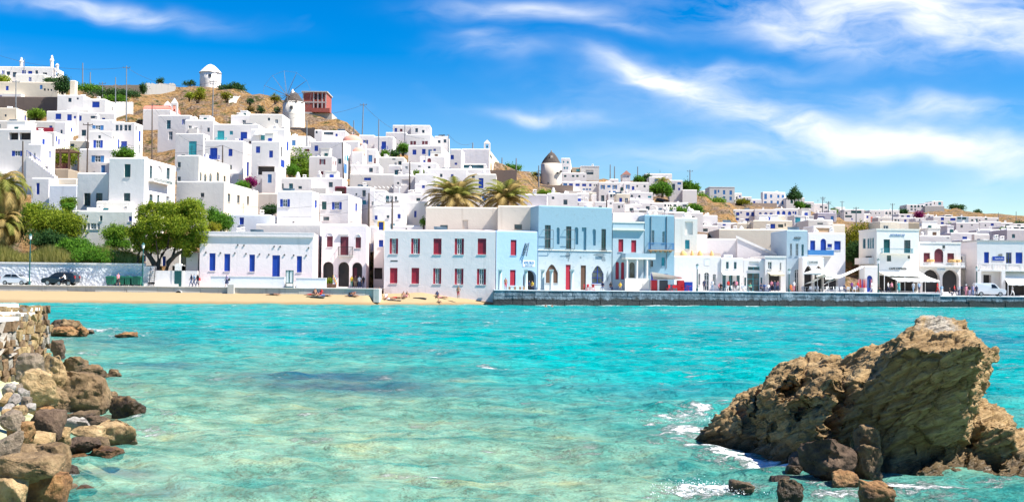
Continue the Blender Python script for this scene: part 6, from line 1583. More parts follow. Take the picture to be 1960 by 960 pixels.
# trees on the hill
for a in [('bright green tree above the maroon-shuttered house','c2',600,580,765,770,222,'leaf_bright',6500,.2,1),('dark green shrub under the bright green tree','c2',585,685,680,750,210,'leaf_green',2200,.16,0),
   ('green tree in front of the four-window house','c1',695,585,830,645,205,'leaf_green',3500,.18,1),('grey-green tree shading the restaurant pergola','c1',300,560,480,690,204,'leaf_olive',5500,.18,1),('dark green tree behind the chimney tower','c1',340,135,432,250,272,'leaf_dark',4200,.22,1),
   ('dark bush at the villa corner','c1',270,155,350,182,282,'leaf_dark',900,.2,0),('olive bush at the upper picture edge','c1',-40,135,70,190,284,'leaf_olive',2000,.22,0),('green bushes on the upper terrace','c1',455,192,620,235,300,'leaf_green',2500,.24,0),
   ('dark green hedge on the middle terrace','c1',560,232,855,268,292,'leaf_dark',4200,.24,0),('green shrubs on the lower terrace','c1',640,262,780,300,286,'leaf_green',2500,.22,0),('green garden patch under the dark retaining wall','c1',165,345,285,400,262,'leaf_bright',2600,.2,0),
   ('slim dark cypress by the hilltop wall','c1',862,182,890,250,316,'leaf_dark',1200,.22,1),('lone dark bush on the hilltop wall','c1',962,162,1000,188,324,'leaf_dark',700,.22,0),('bush line on the crest left of the white mill','c1',1125,178,1200,198,334,'leaf_dark',700,.22,0),
   ('dense dark green bush right of the white mill','c2',190,183,355,250,326,'leaf_dark',5200,.26,0),('olive bush on the golden slope','c2',15,235,105,285,290,'leaf_yellow',1700,.22,0),('second olive bush on the golden slope','c2',55,215,105,250,296,'leaf_olive',900,.22,0),('scrub bush in mid slope','c2',205,240,270,285,296,'leaf_yellow',900,.22,0),
   ('dark scrub bush in mid slope','c2',360,282,400,308,290,'leaf_dark',600,.2,0),('scrub bush near the windmill','c2',505,260,565,292,296,'leaf_yellow',800,.22,0),('dark scrub low on the golden slope','c2',180,378,250,410,266,'leaf_dark',800,.2,0),('dark scrub above the church flank','c2',425,330,465,362,278,'leaf_dark',600,.2,0),('brown scrub above the church flank','c2',360,330,402,360,280,'leaf_dry',600,.2,0),
   ('scrub bush left of the windmill tower','c2',530,330,562,370,283,'leaf_dark',500,.2,0),('olive scrub left on the golden slope','c1',1140,245,1180,275,286,'leaf_olive',600,.2,0),
   ('magenta bougainvillea beside the slit-windowed house','c2',350,760,412,815,186,'leaf_purple',2200,.15,0),('green plants beside the bougainvillea','c2',295,790,365,825,184,'leaf_green',1500,.15,0),
   ('green shrub beside the ridge cube houses','d1',790,285,850,330,250,'leaf_green',1200,.2,0),('green bush under the crest houses','d1',925,232,1008,290,270,'leaf_green',2200,.22,0),('grey-green bush right of the cube house','d1',866,288,925,326,252,'leaf_dark',1100,.2,0),('potted greenery on the white roof terrace','d1',1030,435,1172,488,214,'leaf_bright',2200,.14,0),('small palm-like plant left of the beige storey','d1',1112,825,1150,870,158,'leaf_green',600,.12,0),
   ('green bank beside the stone windmill','c3',1048,455,1160,495,292,'leaf_bright',2000,.22,0),('green strip on the skyline left of the stone windmill','c3',835,300,960,335,322,'leaf_green',1500,.24,0),
   ('green tree on the skyline beside the pink chapel','d2',1065,335,1165,400,340,'leaf_green',2600,.26,1),('dark tree left of the crest villa','d2',1180,310,1260,380,345,'leaf_dark',2000,.26,1),('green trees under the crest villa','d2',1250,400,1520,540,318,'leaf_green',5200,.26,1),('dark green tree in front of the grey-fronted house','d2',1475,470,1530,570,305,'leaf_green',1800,.24,1),
   ('green tree right of the crest house','d2',1690,385,1800,500,336,'leaf_green',2800,.28,1),('round green tree at the crest end','d2',1780,430,1900,515,334,'leaf_green',2800,.28,1),('green shrubs under the five-window house','d2',1440,730,1770,830,272,'leaf_green',6000,.22,0),('dark shrub right of the five-window house','d2',1760,690,1930,790,290,'leaf_green',3200,.24,0),
   ('pale green shrubs on the green knoll','d3',-60,170,110,330,395,'leaf_bright',4200,.34,0),('bright green bush under the three-bay house','d3',90,230,310,345,405,'leaf_bright',4200,.32,0),('dark green bush mass under the knoll','d3',-60,320,240,440,370,'leaf_green',6500,.32,0),('scrub behind the apartment row','d3',420,250,590,300,430,'leaf_yellow',1500,.3,0),('green bush row on the slope left of the apartments','d3',230,395,400,500,385,'leaf_dark',2400,.3,0),
   ('round green tree at the arcade house','d3',1120,285,1210,345,448,'leaf_green',1800,.32,1),('dark green bush right of the arcade house','d3',1225,310,1275,360,450,'leaf_dark',1200,.32,0),('green tree between two far white houses','d3',1540,370,1600,420,440,'leaf_green',900,.3,1),
   ('tall yellow-green tree behind the cafe corner building','c5',735,350,955,600,193,'leaf_yellow',9000,.2,1),('darker lower tree in the gap beside the blue-shuttered house','c5',760,470,870,620,190,'leaf_dark',4200,.18,1),
   ('purple flowering tree among the far roofs','d4',670,270,780,345,500,'leaf_purple',1300,.3,1),('green bushes right of the stacked blue windows','d4',1060,410,1170,490,345,'leaf_green',2400,.26,0),('far dark trees on the last hill crest','d4',1085,205,1260,240,785,'leaf_dark',1600,.6,0),('far dark shrub on the last hill slope','d4',1375,265,1445,285,770,'leaf_dark',600,.5,0),('green shrub by the far dark gallery','d4',1690,470,1750,530,330,'leaf_green',1200,.26,0),('dark shrubs at the right picture edge','d4',1870,400,1960,440,440,'leaf_dark',1400,.34,0),('far shrubs below the hotel wing','d4',500,250,590,300,620,'leaf_dark',1100,.45,0)]:
 lab,cr,x0,y0,x1,y1,D,mt,n_,sz,tk = a
 bush(lab,cr,x0,y0,x1,y1,D,mt,int(n_ * .75),sz,'tree' if tk else 'bush','tree' if tk else 'bush',6,None,bool(tk))
# the tall conifer on the skyline
p = at(*pix('d3',1110,240),450); o = empty('conifer_tree',(p.x,450,p.z)); tag(o,'tall tiered conifer on the skyline','tree')
h_ = at(*pix('d3',1110,100),450).z - p.z
MB().tube([(0,0,-3),(0,0,h_)],[.3,.05],6).build('trunk','bark',o)
bl = []
for i in range(8):
 t = i / 7; r = 2.6 * (1 - t) + .5; bl.append((0,0,h_ * (.06 + .86 * t),r,r,.28))
leaf_obj('crown',bl,2600,.3,77,'leaf_dark',o)
# ---------------------------------------------------------------- rocks
def rockmat(name,c0,c1,c2,wet=.5,strata=None,top=None,scale=1.0):
 m,n,b = new_mat(name)
 a_,f_ = ntex(n,1.6 * scale,7,.7),ntex(n,9 * scale,6,.7)
 mixf = mth(n,'ADD',mth(n,'MULTIPLY',a_,.6),mth(n,'MULTIPLY',f_,.4))
 if strata:
  g0 = n.nodes.new('ShaderNodeNewGeometry'); m1 = n.nodes.new('ShaderNodeMapping'); m1.inputs['Rotation'].default_value = (.25,.38,0); n.links.new(g0.outputs['Position'],m1.inputs[0])
  m2 = n.nodes.new('ShaderNodeMapping'); m2.inputs['Scale'].default_value = strata; n.links.new(m1.outputs[0],m2.inputs[0])
  tx = nd(n,'ShaderNodeTexNoise',Scale=1.0,Detail=6,Roughness=.65); n.links.new(m2.outputs[0],tx.inputs['Vector']); st = tx.outputs['Fac']; mixf = mth(n,'ADD',mth(n,'MULTIPLY',mixf,.5),mth(n,'MULTIPLY',st,.5))
 c = ramp(n,mixf,[(.32,c0),(.50,c1),(.66,c2)])
 crack = ramp(n,ntex(n,3.2 * scale,8,.75),[(.36,(1,1,1)),(.43,(0,0,0))])
 c = mixrgb(n,mth(n,'MULTIPLY',crack,.65),c,tuple(x * .45 for x in c0))
 g = n.nodes.new('ShaderNodeNewGeometry'); s = n.nodes.new('ShaderNodeSeparateXYZ'); n.links.new(g.outputs['Position'],s.inputs[0])
 wl = ramp(n,mth(n,'ADD',s.outputs[2],mth(n,'MULTIPLY',mth(n,'SUBTRACT',a_,.5),.9)),[(max(0,wet - .35),(1,1,1)),(wet,(0,0,0))])
 c = mixrgb(n,mth(n,'MULTIPLY',wl,.86),c,tuple(x * .20 for x in c1))
 if top:                                              # bird-whitened crown of the outcrop
  v = n.nodes.new('ShaderNodeVectorMath'); v.operation = 'DISTANCE'; n.links.new(g.outputs['Position'],v.inputs[0]); v.inputs[1].default_value = top[0]
  k = mth(n,'MULTIPLY',mth(n,'SUBTRACT',top[1],mth(n,'ADD',v.outputs['Value'],mth(n,'MULTIPLY',mth(n,'SUBTRACT',ntex(n,5,6,.7,(1,1,.35)),.5),1.5)),True),2.2,True)
  c = mixrgb(n,mth(n,'MULTIPLY',k,.8),c,(.50,.47,.42))
 n.links.new(c,b.inputs['Base Color'])
 n.links.new(mth(n,'SUBTRACT',.92,mth(n,'MULTIPLY',wl,.55)),b.inputs['Roughness'])
 b.inputs['Specular IOR Level'].default_value = .3
 h = mth(n,'ADD',mth(n,'MULTIPLY',a_,1.2),mth(n,'MULTIPLY',f_,.5))
 if strata: h = mth(n,'ADD',h,mth(n,'MULTIPLY',st,2.4))
 bump(n,b,h,1.0,.10)
 return m
TOPP = at(*pix('cR',1340,140),19.9)
rockmat('rock_big',(.12,.072,.034),(.37,.24,.11),(.60,.43,.225),.42,(.9,.9,11.0),(tuple(TOPP),.62))
rockmat('rock_tan',(.15,.092,.042),(.32,.215,.105),(.50,.37,.20),.35)
rockmat('rock_brown',(.07,.044,.022),(.18,.118,.060),(.32,.225,.12),.40)
rockmat('rock_orange',(.10,.045,.018),(.24,.125,.05),(.36,.22,.10),.3)
rockmat('rock_grey',(.09,.065,.045),(.20,.155,.11),(.36,.29,.215),.25)
rockmat('rock_dark',(.034,.021,.014),(.085,.055,.036),(.17,.115,.075),.35)
rockmat('rock_white',(.12,.10,.085),(.27,.24,.21),(.42,.39,.35),-.5)
rockmat('rock_wet',(.04,.026,.014),(.13,.08,.036),(.27,.165,.07),.6)
def hull_pts(bm,pts):
 vs = [bm.verts.new(p) for p in pts]
 r = bmesh.ops.convex_hull(bm,input=vs)
 kill = [g for g in r.get('geom_interior',[]) + r.get('geom_unused',[]) if isinstance(g,bmesh.types.BMVert) and g.is_valid]
 if kill: bmesh.ops.delete(bm,geom=list(set(kill)),context='VERTS')
BOULDERS = []
def boulder(label,crop,x0,y0,x1,y1,mat,zb=0.0,seed=0,deep=.85,sub=4,amp=.10,group=None,name='boulder',tilt=0.0,D=None):
 Xa,Ya = pix(crop,x0,y0); Xb,Yb = pix(crop,x1,y1)
 pbm = on_z((Xa + Xb) / 2,Yb,zb)
 Dm = D or pbm.y
 a,b = at(Xa,Yb,Dm),at(Xb,Ya,Dm); w_,h_ = b.x - a.x,b.z - a.z; dpt = max(.25,w_ * deep)
 rg = random.Random(seed * 7 + hash_(label)); bm = bmesh.new(); pts = []
 for i in range(16):                                 # blunt block with knocked-off corners
  v_ = Vector((rg.uniform(-1,1),rg.uniform(-1,1),rg.uniform(-1,1))); m_ = max(abs(v_.x),abs(v_.y),abs(v_.z)); v_ = v_ / m_
  v_ = v_ * .72 + v_.normalized() * .38
  pts.append((v_.x * w_ / 2,v_.y * dpt / 2,v_.z * h_ * .56))
 hull_pts(bm,pts)
 bmesh.ops.triangulate(bm,faces=bm.faces[:])
 for k in range(sub):
  bmesh.ops.subdivide_edges(bm,edges=bm.edges[:],cuts=1,use_grid_fill=True,smooth=0.14 if k < 2 else 0.0)
  if len(bm.faces) > 9000: break
 bm.normal_update()
 S = rg.uniform(0,90); sc = 2.2 / max(.4,(w_ + h_) / 2)
 for v_ in bm.verts:
  p = Vector(v_.co); q_ = Vector((p.x * sc + S,p.y * sc,p.z * sc * 1.4))
  d = noise.fractal(q_,1.0,2.1,5) * amp * (w_ + h_) / 2 + abs(noise.noise(q_ * 2.3)) * -amp * .5 * h_
  ds,ps = noise.voronoi(q_ * .9)
  d += amp * .55 * (w_ + h_) / 2 * (min(.22,ds[1] - ds[0]) - .15 + .35 * (noise.cell(ps[0] * 13.7) - .5))
  v_.co = p + v_.normal * d
 me_ = bpy.data.meshes.new(name); bm.to_mesh(me_); bm.free()
 me_.polygons.foreach_set('use_smooth',[True] * len(me_.polygons)); me_.materials.append(MATS[mat])
 o = link(name,me_,None,(a.x + w_ / 2,Dm + dpt * .25,a.z + h_ * .48)); o.rotation_euler = (0,tilt,rg.uniform(-.25,.25))
 return tag(o,label,'rock',group)
G_ = 'boulders below the stone wall'
for i,(x0,y0,x1,y1,mt,zb,lab,am) in enumerate([
 (72,285,192,400,'rock_grey',.9,'grey-tan boulder leaning against the stone wall',.07),(185,298,312,445,'rock_tan',.55,'tall tan boulder with pitted face, right of the leaning grey one',.07),(92,365,245,540,'rock_tan',.55,'broad smooth tan boulder under the leaning grey one',.06),
 (232,370,492,550,'rock_brown',.0,'largest brown boulder with dark pitted side at the waterline',.10),(275,298,387,372,'rock_brown',.0,'flat-topped brown boulder behind the largest one',.08),(358,335,482,396,'rock_brown',.0,'purplish brown boulder jutting into the water',.09),(472,355,547,395,'rock_brown',.0,'low brown rock at the tip of the jutting boulder',.1),
 (228,222,290,312,'rock_dark',.0,'dark angular rock at the foot of the stone wall end',.08),(474,488,644,568,'rock_wet',.0,'dark wet rock standing alone in the shallows',.14),(120,550,278,705,'rock_dark',.35,'dark grey angular block among the near boulders',.06),(-10,552,92,648,'rock_grey',.75,'pale grey boulder at the picture edge',.08),
 (438,600,618,702,'rock_tan',.0,'wide tan boulder at the water edge below the wet rock',.08),(322,622,457,690,'rock_tan',.12,'flat tan slab beside the wide tan boulder',.07),(380,572,492,628,'rock_dark',.1,'dark flat rock behind the flat tan slab',.08),(262,580,392,642,'rock_white',.25,'whitish flat stone beside the dark grey block',.08),
 (242,628,335,715,'rock_tan',.25,'small tan stone below the whitish flat one',.08),(285,680,432,752,'rock_dark',.05,'dark rounded rock under the flat tan slab',.1),(405,720,542,772,'rock_orange',-.05,'low ochre rock washed by the water',.1),(426,666,492,722,'rock_brown',.05,'small brown cube-like stone beside the wide tan boulder',.07),
 (-20,645,92,755,'rock_grey',.7,'rounded brown-grey boulder at the picture edge below the pale one',.08),(140,708,298,875,'rock_brown',.12,'big dark brown boulder with upright face in the near pile',.07),(-20,758,255,885,'rock_brown',.4,'broad purplish brown boulder across the near pile',.07),(35,828,285,985,'rock_orange',.0,'large rust-orange boulder at the bottom of the picture',.06),
 (-30,858,108,985,'rock_tan',.15,'pale orange boulder in the bottom corner',.06),(290,798,352,848,'rock_dark',-.05,'small dark stone in the water beside the brown boulder',.1),(250,885,375,928,'rock_tan',-.12,'pale flat rock just under water near the bottom',.07),(350,890,437,925,'rock_orange',-.08,'small ochre rock breaking the surface near the bottom',.1),(85,648,228,720,'rock_tan',.4,'tan slab wedged under the dark grey block',.07),
 (305,548,440,584,'rock_brown',.05,'low brown slab between the largest boulder and the whitish stone',.08),(35,598,145,690,'rock_orange',.6,'ochre stone wedged beside the pale grey boulder',.08),(480,458,542,503,'rock_brown',.0,'small brown stone at the right end of the largest boulder',.1),(0,708,160,790,'rock_brown',.5,'dark brown slab above the broad purplish boulder',.08),
 (150,505,240,560,'rock_orange',.45,'ochre chunk under the broad smooth boulder',.1),(225,700,300,760,'rock_orange',.15,'yellowish wet stone left of the dark rounded rock',.1),(225,440,300,560,'rock_brown',.15,'shadowed brown rock between the tan and the largest boulder',.1),(300,745,400,780,'rock_orange',-.02,'weedy ochre stone at the waterline left of the low ochre rock',.1)]):
 boulder(lab,'cL',x0,y0,x1,y1,mt,zb,i,.9,4,am,G_)
for i,(x0,y0,x1,y1,mt,lab) in enumerate([(228,130,300,190,'rock_dark','dark rock at the foot of the far spit'),(262,128,362,200,'rock_brown','highest brown hump of the far spit'),(225,160,340,204,'rock_orange','orange base rock of the far spit'),(330,160,395,200,'rock_orange','small orange rock right on the far spit'),(370,172,424,192,'rock_dark','dark tip rock of the far spit'),(528,182,622,206,'rock_orange','low orange reef rock alone in the water beyond the spit')]):
 boulder(lab,'cL',x0,y0,x1,y1,mt,0,60 + i,.8,4,.12,'rocks of the far spit')
rg = random.Random(21)
rub = [(5,420,60,470),(40,410,95,455),(70,440,125,490),(0,465,50,520),(30,470,85,525),(85,480,135,530),(10,515,60,560),(55,520,110,560),(95,455,130,485),(20,440,60,480),(110,510,150,550),(0,540,40,570)]
RL = ['upper left one','topmost one','upper right one','leftmost middle one','centre one','rightmost middle one','lower left one','lower centre one','small one near the top right','one just behind the centre','lower right one','bottom corner one']
for i,r in enumerate(rub):
 boulder(f'whitish rubble stone, {RL[i]} of the heap under the stone wall','cL',*r,('rock_white','rock_grey','rock_white','rock_tan')[i % 4],1.0,80 + i,.8,3,.12,'whitish rubble under the wall','rubble_stone')
# bank of shingle under the boulders
V_,F2 = [],[]
nx_,ny_ = 46,90
for j in range(ny_):
 yy = 10 + j * .6
 sh_x = np.interp(yy,[10,16,18,22,27,33,38,60],[-5.4,-6.3,-7.2,-8.4,-10.0,-11.8,-15.5,-25.5])
 for i in range(nx_):
  x = sh_x + 2.6 - i * .28
  t = np.clip((sh_x - x) / 4.5,-1.2,1)
  V_.append((x,yy,-.25 + (1.05 if t > 0 else 2.6) * t + .22 * noise.fractal((x * 1.3,yy * 1.3,5),1,2,4)))
F2 = [(j * nx_ + i,j * nx_ + i + 1,(j + 1) * nx_ + i + 1,(j + 1) * nx_ + i) for j in range(ny_ - 1) for i in range(nx_ - 1)]
me_ = bpy.data.meshes.new('shore'); me_.from_pydata(V_,[],F2); me_.materials.append(MATS['seabedsand']); me_.polygons.foreach_set('use_smooth',[True] * len(me_.polygons)); tag(link('shore',me_),kind='structure')
# ---------------------------------------------------------------- the big outcrop on the right
def cr(x,y,D): return at(*pix('cR',x,y),D + np.interp(x,[190,430,640,860,1100],[4.3,3.4,2.1,.8,0]) + max(0,D - 18.6) * np.interp(x,[850,1060],[.75,0]))      # the outcrop runs away from us to the left
HULLS = [
 # upper leaning block, undercut to the right
 [cr(1060,335,18.75),cr(1130,262,18.4),cr(1180,250,18.1),cr(1380,262,17.5),cr(1545,236,17.3),cr(1150,190,19.3),cr(1232,145,19.5),cr(1500,190,18.6),cr(1400,500,20.0),cr(1470,440,19.4),cr(1570,345,18.4),cr(860,600,18.8),cr(960,500,18.9),cr(1100,640,20.0),cr(1010,250,21),cr(1260,150,21.2),cr(1500,190,21.3),cr(1570,350,21.2),cr(1400,560,21.5),cr(850,500,21)],
 [cr(1150,205,19.2),cr(1232,140,19.5),cr(1262,112,19.8),cr(1320,112,19.9),cr(1400,132,20),cr(1478,128,20.1),cr(1470,170,20),cr(1520,215,19.8),cr(1200,250,19.4),cr(1260,115,20.8),cr(1470,135,20.8),cr(1500,220,21),cr(1150,230,20.8)],     # crown
 [cr(1440,215,18.3),cr(1548,222,17.9),cr(1500,330,18.6),cr(1480,440,19.5),cr(1565,370,18.9),cr(1540,222,20.6),cr(1560,380,20.6),cr(1400,300,20.6)],
 [cr(1545,250,18.3),cr(1598,252,18.7),cr(1612,276,19.0),cr(1588,345,19.0),cr(1555,380,19.0),cr(1490,372,18.9),cr(1500,330,18.6),cr(1545,255,20.4),cr(1605,275,20.4),cr(1560,380,20.4)],     # prow
 # long left slope
 [cr(250,640,18.6),cr(372,510,19.0),cr(412,465,19.4),cr(500,430,19.6),cr(420,700,18.1),cr(640,640,18.0),cr(440,500,20.6),cr(620,560,21),cr(640,770,18)],
 [cr(500,425,19.5),cr(535,372,19.7),cr(600,322,20.0),cr(650,302,20.1),cr(742,287,20.3),cr(900,290,20.3),cr(690,560,18.3),cr(520,600,18.4),cr(880,400,18.8),cr(900,300,21.2),cr(600,340,21.2),cr(860,640,18.4)],
 [cr(880,292,20.2),cr(1000,244,20.2),cr(1060,236,20.2),cr(1125,234,20),cr(1060,350,18.7),cr(900,420,18.7),cr(700,620,18.2),cr(860,640,18.3),cr(1000,250,21.2),cr(900,500,21)],
 # base
 [cr(430,700,18.0),cr(640,770,17.7),cr(700,640,18.0),cr(860,620,18.6),cr(1400,560,20.2),cr(1100,640,19.6),cr(1080,860,18.2),cr(1450,860,18.8),cr(1650,860,18.6),cr(430,690,21.5),cr(1500,640,21.5),cr(700,830,17.6)],
 # boulder shoulder on the right
 [cr(1415,500,20.6),cr(1450,462,20.9),cr(1562,500,20.9),cr(1640,535,20.9),cr(1686,592,20.9),cr(1400,570,20.0),cr(1555,600,19.2),cr(1690,620,19.0),cr(1450,860,19.3),cr(1690,860,19.1),cr(1420,500,22),cr(1680,590,22)],
 [cr(1640,640,19.6),cr(1728,615,20.2),cr(1850,640,20.4),cr(1900,860,18.8),cr(1600,860,18.5),cr(1900,640,22),cr(1700,640,22)],
 # blocks standing proud of the left slope
 [cr(530,400,18.9),cr(560,345,19.2),cr(650,305,19.5),cr(725,345,19.2),cr(700,400,18.9),cr(520,470,18.7),cr(650,320,20.3),cr(540,420,20.2),cr(600,440,18.7)],
 [cr(510,480,18.3),cr(560,440,18.6),cr(625,450,18.5),cr(600,540,18.1),cr(500,560,18.1),cr(560,500,19.5)],
 [cr(590,520,18.0),cr(640,480,18.2),cr(680,500,18.1),cr(670,580,17.9),cr(590,590,17.9),cr(640,540,19.2)],
 [cr(680,470,18.3),cr(780,415,18.7),cr(880,380,18.9),cr(890,420,18.5),cr(760,520,18.1),cr(690,530,18.1),cr(800,450,19.6)],
 [cr(780,470,18.1),cr(860,445,18.3),cr(870,500,18.1),cr(820,590,17.9),cr(770,580,17.95),cr(820,500,19)],
 [cr(470,600,17.95),cr(520,565,18.1),cr(570,590,18.0),cr(540,640,17.8),cr(460,660,17.85),cr(520,600,19)],
 [cr(560,640,17.8),cr(640,560,18.0),cr(700,580,17.95),cr(640,660,17.6),cr(560,690,17.7),cr(640,620,19)],
 [cr(655,680,17.6),cr(700,560,17.9),cr(760,540,17.95),cr(815,600,17.8),cr(790,690,17.55),cr(660,740,17.5),cr(740,620,19)],
 [cr(190,662,18.3),cr(250,600,18.6),cr(300,590,18.5),cr(330,650,18.2),cr(260,680,18.1),cr(300,640,19.5)],
 [cr(250,640,18.2),cr(360,520,18.7),cr(440,560,18.3),cr(425,640,18.0),cr(300,680,18.0),cr(380,600,19.5)],
 [cr(420,470,18.9),cr(470,432,19.3),cr(500,440,19.1),cr(490,540,18.5),cr(430,560,18.5),cr(460,480,20)],
 [cr(740,400,19.0),cr(860,345,19.4),cr(910,320,19.5),cr(895,370,19.1),cr(780,430,18.8),cr(820,360,20.2)],
 [cr(420,730,17.6),cr(520,690,17.75),cr(640,690,17.7),cr(640,760,17.5),cr(450,755,17.5),cr(540,720,18.6)],
 [cr(1350,600,19.3),cr(1460,600,19.5),cr(1450,700,19.0),cr(1370,720,18.9),cr(1400,640,20.4)],
 [cr(1060,620,19.4),cr(1340,600,19.7),cr(1380,720,19.0),cr(1300,860,18.4),cr(1080,840,18.3),cr(1200,700,20.4)],
]
ORG = Vector((cr(900,700,19).x,19.4,0.0))
bm = bmesh.new()
for h_ in HULLS:
 pts = [p - ORG for p in h_]
 low = min(p.z for p in pts)
 b2 = bmesh.new()
 if low < .75: pts += [Vector((p.x,p.y,-.6)) for p in pts if p.z < low + .7]
 hull_pts(b2,pts); tmp = bpy.data.meshes.new('t'); b2.to_mesh(tmp); b2.free(); bm.from_mesh(tmp); bpy.data.meshes.remove(tmp)
bmesh.ops.recalc_face_normals(bm,faces=bm.faces[:])
me_ = bpy.data.meshes.new('rock_outcrop'); bm.to_mesh(me_); bm.free()
tmpo = bpy.data.objects.new('tmp',me_); COL.objects.link(tmpo)
rmod = tmpo.modifiers.new('r','REMESH'); rmod.mode = 'VOXEL'; rmod.voxel_size = .028
bpy.context.view_layer.update()
me2 = bpy.data.meshes.new_from_object(tmpo.evaluated_get(bpy.context.evaluated_depsgraph_get())); bpy.data.objects.remove(tmpo)
nv = len(me2.vertices)
co = np.empty(nv * 3,np.float32); me2.vertices.foreach_get('co',co); co = co.reshape(-1,3)
no = np.empty(nv * 3,np.float32); me2.vertex_normals.foreach_get('vector',no); no = no.reshape(-1,3)
sdir = np.array([-.36,.25,.90]); sdir /= np.linalg.norm(sdir)     # normal of the bedding planes
s_ = co @ sdir
out = np.empty_like(co)
for i in range(nv):
 p = Vector(co[i]); nn = no[i]
 w1 = noise.noise(p * .9) * .25
 lay = (s_[i] + w1) * 6.6; fr_ = lay - math.floor(lay)
 ledge = (min(fr_ / .72,1.0) - (max(0,fr_ - .72) / .28)) - .5        # saw-tooth beds
 hsh = noise.cell(Vector((math.floor(lay) * 1.7,p.x * .8,0)))
 q_ = Vector((p.x * 1.1 + s_[i] * .35,p.y * 1.1,s_[i] * 2.6)) * 1.25 + Vector((noise.noise(p * 2.2),noise.noise(p * 2.2 + Vector((7,0,0))),0)) * .22
 ds,ps = noise.voronoi(q_)                                            # slabs split by joints
 gap = ds[1] - ds[0]
 d = .075 * ledge * (.5 + hsh) + .075 * (noise.cell(ps[0] * 17.3) - .5) - .085 * max(0,1 - gap / .09) + .035 * noise.fractal(p * 2.3,1.0,2.1,4) + .020 * noise.fractal(p * 8.5,.9,2.0,3)
 q2 = q_ * 2.6; ds2,ps2 = noise.voronoi(q2)
 d += .035 * (noise.cell(ps2[0] * 11.1) - .5) - .030 * max(0,1 - (ds2[1] - ds2[0]) / .12)
 out[i] = co[i] + nn * d
me2.vertices.foreach_set('co',out.ravel()); me2.update()
me2.materials.clear(); me2.materials.append(MATS['rock_big']); me2.polygons.foreach_set('use_smooth',[True] * len(me2.polygons))
me2.name = 'rock_outcrop'
tag(link('rock_outcrop',me2,None,ORG),'huge layered tan rock outcrop with undercut prow rising from the water','rock')
for i,(x0,y0,x1,y1,mt,lab,D) in enumerate([(725,655,962,875,'rock_dark','big dark wet boulder in front of the outcrop',None),(958,618,1068,740,'rock_brown','upright brown stone between the dark boulder and the shaded face',18.1),(655,702,795,812,'rock_dark','dark boulder at the left foot of the outcrop',None),(985,835,1138,965,'rock_orange','ochre wet boulder at the lower foot of the outcrop',None),
             (845,828,975,905,'rock_orange','yellow-ochre stone beside the ochre wet boulder',None),(596,865,712,985,'rock_wet','small pointed wet rock nearest the camera',None),(566,845,652,878,'rock_wet','low brown stone awash in the foam',None),(960,715,1075,870,'rock_brown','brown stone under the upright one',None),(380,872,492,915,'rock_brown','flat brown rock just breaking the foam',None),(770,640,850,705,'rock_dark','small dark stone wedged above the left foot boulder',19.2),(640,795,720,840,'rock_wet','flat wet stone at the left foot boulder',None)]):
 boulder(lab,'cR',x0,y0,x1,y1,mt,0,120 + i,.8,4,.10,'stones round the outcrop',D=D)
# ---------------------------------------------------------------- the dry-stone wall on the left
def stone_wall(label,pxc,ytop,Df,Dn,seed):
 """one jog of the wall: the long face looks across the water, from Dn to its far corner seen at pxc; a short face looks at us"""
 rg = random.Random(seed); c0 = at(pxc,ytop,Df); zt = c0.z; X = c0.x; L = Df - Dn
 o = empty('stone_wall',(X,Dn,0)); tag(o,label,'wall')
 MB().box(-4,.08,-.4,-.08,L,zt - .1).build('core','mudwall',o)
 k = 3
 for i in range(k): MB().box(-1.0,L * i / k - (.06 if i == 0 else -.02),zt - .1,.05,L * (i + 1) / k,zt + rg.uniform(-.01,.01)).build('capping_slab','white2',o)
 MB().box(-4,0,zt - .1,-1.0,L,zt - .02).build('terrace','white2',o)
 protos = []
 for i in range(10):
  bm = bmesh.new(); hull_pts(bm,[(rg.choice((-1,1)) * rg.uniform(.34,.52),rg.choice((-1,1)) * rg.uniform(.3,.5),rg.choice((-1,1)) * rg.uniform(.34,.52)) for _ in range(16)])
  me_ = bpy.data.meshes.new('stone'); bm.to_mesh(me_); bm.free(); me_.materials.append(MATS[rg.choice(('wall_tan','wall_tan','wall_grey','wall_brown'))]); protos.append(me_)
 def face(Lf,place,ang,z0):
  z = z0; cnt = 0
  while z < zt - .16:
   h_ = rg.uniform(.14,.27); x = rg.uniform(-.1,.05)
   while x < Lf - .04:
    w_ = rg.uniform(.14,.40); c = link('stone',rg.choice(protos),o); px_,py_ = place(x + w_ / 2)
    c.location = (px_,py_,z + h_ / 2 + rg.uniform(-.03,.03)); c.scale = (w_ * 1.05,.28,h_ * 1.1); c.rotation_euler = (rg.uniform(-.1,.1),rg.uniform(-.25,.25),rg.uniform(-.15,.15) + ang); x += w_; cnt += 1
   z += h_
  return cnt
 return face(1.4,lambda s: (-s,.02 + rg.uniform(-.04,.04)),0.0,.35) + face(L - .05,lambda s: (-.04 + rg.uniform(-.05,.05),s),math.pi / 2,.35)
rockmat('wall_tan',(.13,.08,.035),(.32,.22,.105),(.50,.37,.20),-.6); rockmat('wall_grey',(.13,.115,.095),(.28,.25,.21),(.48,.44,.38),-.6); rockmat('wall_brown',(.07,.042,.024),(.16,.10,.055),(.30,.20,.11),-.6)
N1 = stone_wall('farthest jog of the dry-stone wall, above the dark angular rock',92,587,37.0,33.7,31)
N2 = stone_wall('middle jog of the dry-stone wall with white slab top',64,597,33.5,30.2,32)
N3 = stone_wall('nearest jog of the dry-stone wall at the picture edge',33,606,30.0,26.0,33)
print('wall stones',N1,N2,N3)
q = MB(); q.quad((-34,37,2.1),(-16.6,37,2.1),(-20.2,45,2.05),(-34,45,2.05)); q.quad((-16.6,37,2.1),(-16.6,37,-.5),(-20.2,45,-.5),(-20.2,45,2.05)); tag(q.build('terrace_pavement','white2'),kind='structure')
